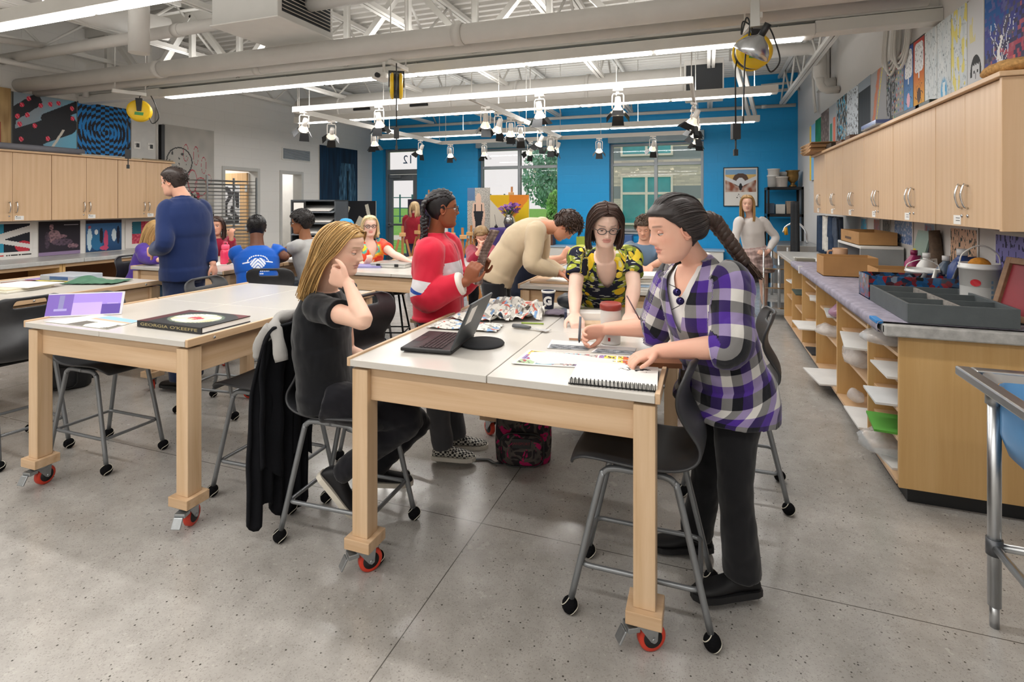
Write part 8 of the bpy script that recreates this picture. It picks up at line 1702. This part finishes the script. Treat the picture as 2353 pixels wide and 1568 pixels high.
H6 = dict(head=(-4.208, 3.257, 1.752), neck=(-4.154, 3.298, 1.617), chest=(-4.137, 3.304, 1.382), pelvis=(-4.14, 3.303, 0.971), shL=(-4.165, 3.167, 1.523), shR=(-4.102, 3.445, 1.527), elL=(-4.071, 3.073, 1.246), wrL=(-4.33, 3.17, 1.175), elR=(-4.112, 3.505, 1.237), wrR=(-4.003, 3.46, 1.055), hipL=(-4.14, 3.24, 0.968), hipR=(-4.157, 3.382, 0.949), knL=(-4.13, 3.201, 0.543), knR=(-4.19, 3.434, 0.506), anL=(-4.145, 3.259, 0.104), anR=(-4.244, 3.478, 0.063))
person('person in a navy blazer walking left, seen from behind', H6, '#d9a68e', '#2e2420', face(-.99, .0, -.10), male=True, vox=.008, lidd=.5, look=-.2, fat=1.04, hairfn=short_hair(.003, 700, .02, 8, .009, .25), capt=.009, hairline=.07,
  hands={'L': dict(d=face(-.8, .5, -.1), n=face(.4, .8, 0), curl=.5), 'R': dict(d=face(.1, .2, -1), n=face(-.9, 0, 0), curl=.45)}, top=dict(name='blazer', infl=.028, lo=-.05, hem=1.0, sleeve=1.95, col='#1a2a55', slv=.75, wr=.006, ws=6, vox=.008, collar=(.045, .068), cuff=.8), bottom=dict(col='#222c48', infl=.018, leg=.055, vox=.009), shoes=dict(d={'L': face(-1, .3), 'R': face(-.9, .4)}, col='#1a1512', sole='#1a1a1a'))
def plstripe(at, co): s, t = at[:, 1], at[:, 2]; a = (np.sin(s * 130) > .2)[:, None]; b = (np.sin(t * 75) > .5)[:, None]; return rgb('#b39a96') * (1 - .25 * a) + rgb('#d8c8c4') * .35 * b
H7 = dict(head=(0.527, 8.173, 1.568), neck=(0.571, 8.242, 1.378), chest=(0.59, 8.281, 1.199), pelvis=(0.638, 8.32, 0.827), shR=(0.413, 8.153, 1.311), shL=(0.75, 8.318, 1.31), elR=(0.373, 8.138, 1.079), wrR=(0.37, 8.063, 0.854), elL=(0.905, 8.364, 1.096), wrL=(0.796, 8.218, 0.891), hipR=(0.563, 8.293, 0.815), hipL=(0.725, 8.352, 0.815), knR=(0.559, 8.238, 0.422), knL=(0.754, 8.362, 0.414), anR=(0.563, 8.293, 0.081), anL=(0.771, 8.421, 0.09))
person('person with long fair hair in a white top and plaid shorts, by the blue wall', H7, '#e0b6a2', '#b3905f', face(-.35, -.85, -.1), vox=.012, lidd=.55, bare=['legs'], lips='#c47f78', hairline=.085, capt=.006, hairfn=long_hair(.007, 130, .26), hands={'R': dict(d=(0, 0, -1), n=face(.9, 0, 0)), 'L': dict(d=face(-.95, -.2, 0), n=face(0, .9, 0))},
  top=dict(name='white_top', infl=.012, lo=.03, hem=.3, sleeve=1.85, col='#d9d5d3', wr=.006), bottom=dict(name='plaid_shorts', col=plstripe, infl=.03, to=.27, waist=.24, wr=.01, fat=1.05), shoes=dict(d={'R': face(-.2, -1), 'L': face(0, -1)}, col='#dddddd', sole='#eeeeee'))
person('person in a red hoodie with fair hair, standing by the exit door', pose((-5.432, 9.303, 1.477), face(.15, 1), width=1.1), '#e0b6a2', '#bfa27a', face(.1, 1, -.05), vox=.012, hairfn=long_hair(.010, 90, .14), top=dict(name='hoodie', infl=.04, lo=-.1, hem=1, sleeve=1.95, col='#8e1e2c', wr=.012, collar=(.09, .085)), bottom=dict(col='#2f3a55'), shoes=dict(d={'L': face(0, 1), 'R': face(0, 1)}, col='#333333', sole='#dddddd'))
def tiedye(at, co):
    c = np.zeros((len(co), 3)); n1 = np.array([noise.noise(V(p) * 7) for p in co]); pal = [rgb('#e23a2e'), rgb('#ef8a2a'), rgb('#f3d23a'), rgb('#5fbfae'), rgb('#e8553a')]; ix = np.floor((n1 + 1) * 6.5).astype(int) % 5; return np.array(pal)[ix]
J9 = pose((-3.517, 5.052, 1.319), face(.5, -.6), .68, .1, elL=(-3.157, 4.97, 1.025), wrL=(-2.908, 4.848, 0.976), elR=(-3.627, 4.905, 0.982), wrR=(-3.391, 4.778, 0.91), knL=(-3.07, 4.735, 0.58), knR=(-3.182, 4.801, 0.562), anL=(-3.233, 4.783, 0.266), anR=(-3.369, 4.84, 0.243))
r9, _, H9 = person('person with platinum hair and glasses in a tie-dye shirt, seated', J9, '#e6bfae', '#d8c49a', face(.35, -.9, -.02), vox=.0105, lidd=.4, lips='#d0585a', hairline=.08, capt=.006, hairfn=long_hair(.007, 110, .08, 1.02), hands={'L': dict(d=face(.95, -.1, -.2), n=(0, 0, -1), curl=.3), 'R': dict(d=face(.5, -.3, .6), n=face(-.5, .5, 0), curl=.5)}, top=dict(name='tie_dye_shirt', infl=.02, lo=-.06, hem=.8, sleeve=.5, col=tiedye, cut=vcut(.06, .17)), bottom=dict(col='#4c5358'), shoes=dict(d={'L': face(.3, -.9), 'R': face(.2, -.9)}, col='#9a86a0', sole='#d8d0d8'))
glasses(r9, H9, '#1c1a1e', .02, .003)
J10 = pose((-3.949, 4.469, 1.368), face(-.95, .1), .68, .25, elL=(-3.995, 4.293, 1.089), wrL=(-4.083, 4.154, 1.047), elR=(-4.195, 4.539, 1.029), wrR=(-4.288, 4.452, 1.002))
r10, L10, H10 = person('person in a grey T-shirt wearing a backpack, seated facing left', J10, '#8a5a3c', '#1b1716', face(-.97, -.1, -.05), male=True, vox=.0105, lidd=.4, hairfn=short_hair(.005, 800, .014, 12, .030, 1.0), capt=.026, hairline=.06, hands={'L': dict(d=face(-1, 0, -.1), n=(0, 0, -1)), 'R': dict(d=face(-1, 0, -.1), n=(0, 0, -1))}, top=dict(name='grey_t_shirt', infl=.016, lo=-.06, sleeve=.6, col='#a9a9a8', wr=.006), bottom=dict(col='#2c3340'))
glasses(r10, H10, '#2a2a2c', .019)
def bluet(at, co): pass
def bluet_sdf(at, co):
    p, s, t, v = at.T; x = (v - .5) * 1.2; y = t - .33; r = np.sqrt(x * x + y * y); ax = np.abs(x); mn = np.minimum; w = mn(.055 - r, np.abs(((ax + y * .6) % .022) - .011) - .003)
    w = np.maximum(w, mn(mn(.006 - np.abs(y - .02 + ax * .1), .125 - ax), r - .06)); w = np.maximum(w, mn(mn(.006 - np.abs(r - .078), y - .02), np.sin(x * 420) * .004 + .002))
    for yy, l, f in ((-.078, .095, 430), (-.102, .04, 500)): w = np.maximum(w, mn(mn(.0065 - np.abs(y - yy), l - ax), np.sin(x * f) * .004 + .002))
    return [np.where(p < .5, w, -1)]
J11 = pose((-4.026, 3.962, 1.336), face(-.45, .85), .66, .35, width=1.05, elL=(-4.076, 3.837, 1.012), wrL=(-4.344, 4.006, 1.009), elR=(-3.773, 4.054, 1.067), wrR=(-4.019, 4.231, 0.998))
r11, L11, H11 = person('person in a bright blue printed T-shirt, seated with the back turned', J11, '#6b4330', '#141213', face(-.35, .93, -.05), male=True, vox=.010, capt=.008, hairfn=short_hair(.003, 500, .008, 15, .010, .8), hands={'L': dict(d=face(-.6, .6, .2), n=face(.3, .5, -.8)), 'R': dict(d=face(-.5, .8, 0), n=(0, 0, -1))}, top=dict(name='blue_t_shirt', infl=.022, lo=-.10, hem=1, sleeve=.62, slv=.8, col=bluet, shader=layered('blue_jersey', '#1558b8', ['#dfe6f0']), sdf=bluet_sdf, seam=0, wr=.0035, vox=.0065), bottom=dict(col='#252a3a'))
J12 = pose((-5.85, 5.107, 1.282), face(.35, -.8), .68, .1, elL=(-5.512, 5.017, 1.012), wrL=(-5.377, 4.907, 1.151), elR=(-5.902, 4.982, 0.927), wrR=(-5.627, 4.869, 0.884))
person('person with long brown hair in a maroon hoodie holding up a pencil', J12, '#cf9c84', '#3a2a24', face(.25, -.95, 0), vox=.012, lidd=.35, hairfn=long_hair(.008, 90, .2), hands={'L': dict(d=face(.1, -.3, .9), n=face(.2, .9, 0), curl=.8), 'R': dict(d=face(.3, -.6, 0), n=(0, 0, -1))}, top=dict(name='maroon_hoodie', infl=.028, lo=-.06, sleeve=1.9, col='#8d1d36', wr=.01), bottom=dict(col='#2c2f3a'))
J13 = pose((-5.683, 4.21, 1.264), face(.85, -.1), .68, .35, elR=(-5.608, 4.025, 0.997), wrR=(-5.369, 4.005, 0.98), elL=(-5.932, 4.332, 0.966), wrL=(-5.674, 4.32, 0.927))
person('person with blonde hair in a purple hoodie, half hidden by the navy blazer', J13, '#e0b8a2', '#b8935f', face(.9, .1, -.2), vox=.012, hairfn=long_hair(.008, 100, .22), hands={'R': dict(d=face(.9, 0, 0), n=(0, 0, -1)), 'L': dict(d=face(.9, 0, 0), n=(0, 0, -1))}, top=dict(name='purple_hoodie', infl=.03, lo=-.06, sleeve=1.9, col='#4f3590', wr=.01), bottom=dict(col='#46627f'))
J14 = pose((-2.568, 5.983, 1.174), face(.1, -.95), .64, .3, elL=(-2.274, 5.557, 0.927), wrL=(-2.326, 5.432, 1.058), elR=(-2.471, 5.486, 0.927), wrR=(-2.362, 5.419, 1.034))
person('person with fair hair bowed over folded hands behind the red jacket', J14, '#dfae98', '#8a6f4d', face(.05, -.85, -.5), (0, -.4, 1), vox=.012, hairfn=long_hair(.007, 70, .03), hands={'L': dict(d=face(-.2, 0, .9), n=face(-.9, 0, 0)), 'R': dict(d=face(.2, 0, .9), n=face(.9, 0, 0))}, top=dict(name='red_top', infl=.02, lo=-.06, sleeve=1.8, col='#8d1d36'), bottom=dict(col='#2c2f3a'))
J15 = pose((-0.619, 5.734, 1.312), face(-.3, -.9), .68, .25, elL=(-0.412, 5.597, 0.993), wrL=(-0.515, 5.346, 0.964), elR=(-0.72, 5.484, 0.993), wrR=(-0.614, 5.31, 0.964))
person('person with curly brown hair in a grey-blue T-shirt behind the lemon shirt', J15, '#d8a78f', '#4a3a2e', face(-.35, -.85, -.35), (0, -.2, 1), male=True, vox=.012, lidd=.6, hairfn=short_hair(.005, 600, .03, 19, .022, .9), capt=.018, hands={'L': dict(d=face(-.6, -.5, -.2), n=(0, 0, -1)), 'R': dict(d=face(.4, -.6, -.2), n=(0, 0, -1))}, top=dict(name='grey_blue_t_shirt', infl=.018, lo=-.06, sleeve=.6, col='#5d7288'), bottom=dict(col='#2c2f3a'))
J16 = pose((-1.62, 5.104, 1.259), face(.8, -.3), .66, .2, elR=(-1.458, 4.896, 1.025), wrR=(-1.27, 4.859, 1.069), elL=(-1.524, 5.192, 0.984), wrL=(-1.289, 5.065, 1.014))
person('person in dark clothes mostly hidden behind the beige top, hands showing', J16, '#d8a48c', '#2c2320', face(.8, -.5, -.2), vox=.012, hairfn=short_hair(.007, 160, .03, 23), hands={'R': dict(d=face(.6, 0, .7), n=face(0, .9, 0), curl=.7), 'L': dict(d=face(.8, 0, .3), n=face(0, -.9, 0), curl=.6)}, top=dict(name='dark_top', infl=.018, lo=-.06, sleeve=.6, col='#1d2233'), bottom=dict(col='#22242c'))
J17 = pose((-4.115, 5.42, 1.258), face(.5, -.7), .68, .1)
r17, _, H17 = person('person in a bright blue cap behind the blonde in black', J17, '#caa088', '#3a2a22', face(.6, -.75, -.2), vox=.014, top=dict(name='dark_shirt', infl=.018, lo=-.06, sleeve=.6, col='#23262e'), bottom=dict(col='#22242c'))
m = MB(); m.M = H17; m.lathe([(.088, .035), (.092, .06), (.085, .09), (.06, .118), (.02, .13), (.002, .131)], 22, (0, -.008, 0), True, True); m.grid(lambda u, v: ((u - .5) * .15, .06 + v * .075 * (1 - (2 * u - 1) ** 2 * .5), .045 - .02 * v - .02 * (2 * u - 1) ** 2), 8, 4); m.build('cap', M('blue_cap', '#2f8fc4', .7), r17, solid=.003)
for _o in list(TMP.collection.objects): bpy.data.objects.remove(_o)
bpy.data.scenes.remove(TMP)
t = thing('sunglasses', 'violet mirrored sunglasses hooked on the plaid shirt front', 'sunglasses', (-0.11, 2.179, 1.231)); m = MB()
for a, b in ((0, 0), (.012, -.034)):
    m.lathe([(.0, 0), (.012, .002), (.0155, .004), (.0155, .006), (0, .0065)], 18, (a, 0, b), axis='y')
m.build('lens', M('violet_mirror', '#241c4c', .06, .7), t); t.rotation_euler = (0, 0, .1); [MB().tube(q, .0015, 6).build('temple', BLACKM, t) for q in ([(0, .004, .017), (-.03, .006, .03)], [(.012, .004, -.05), (-.02, .006, -.07)])]
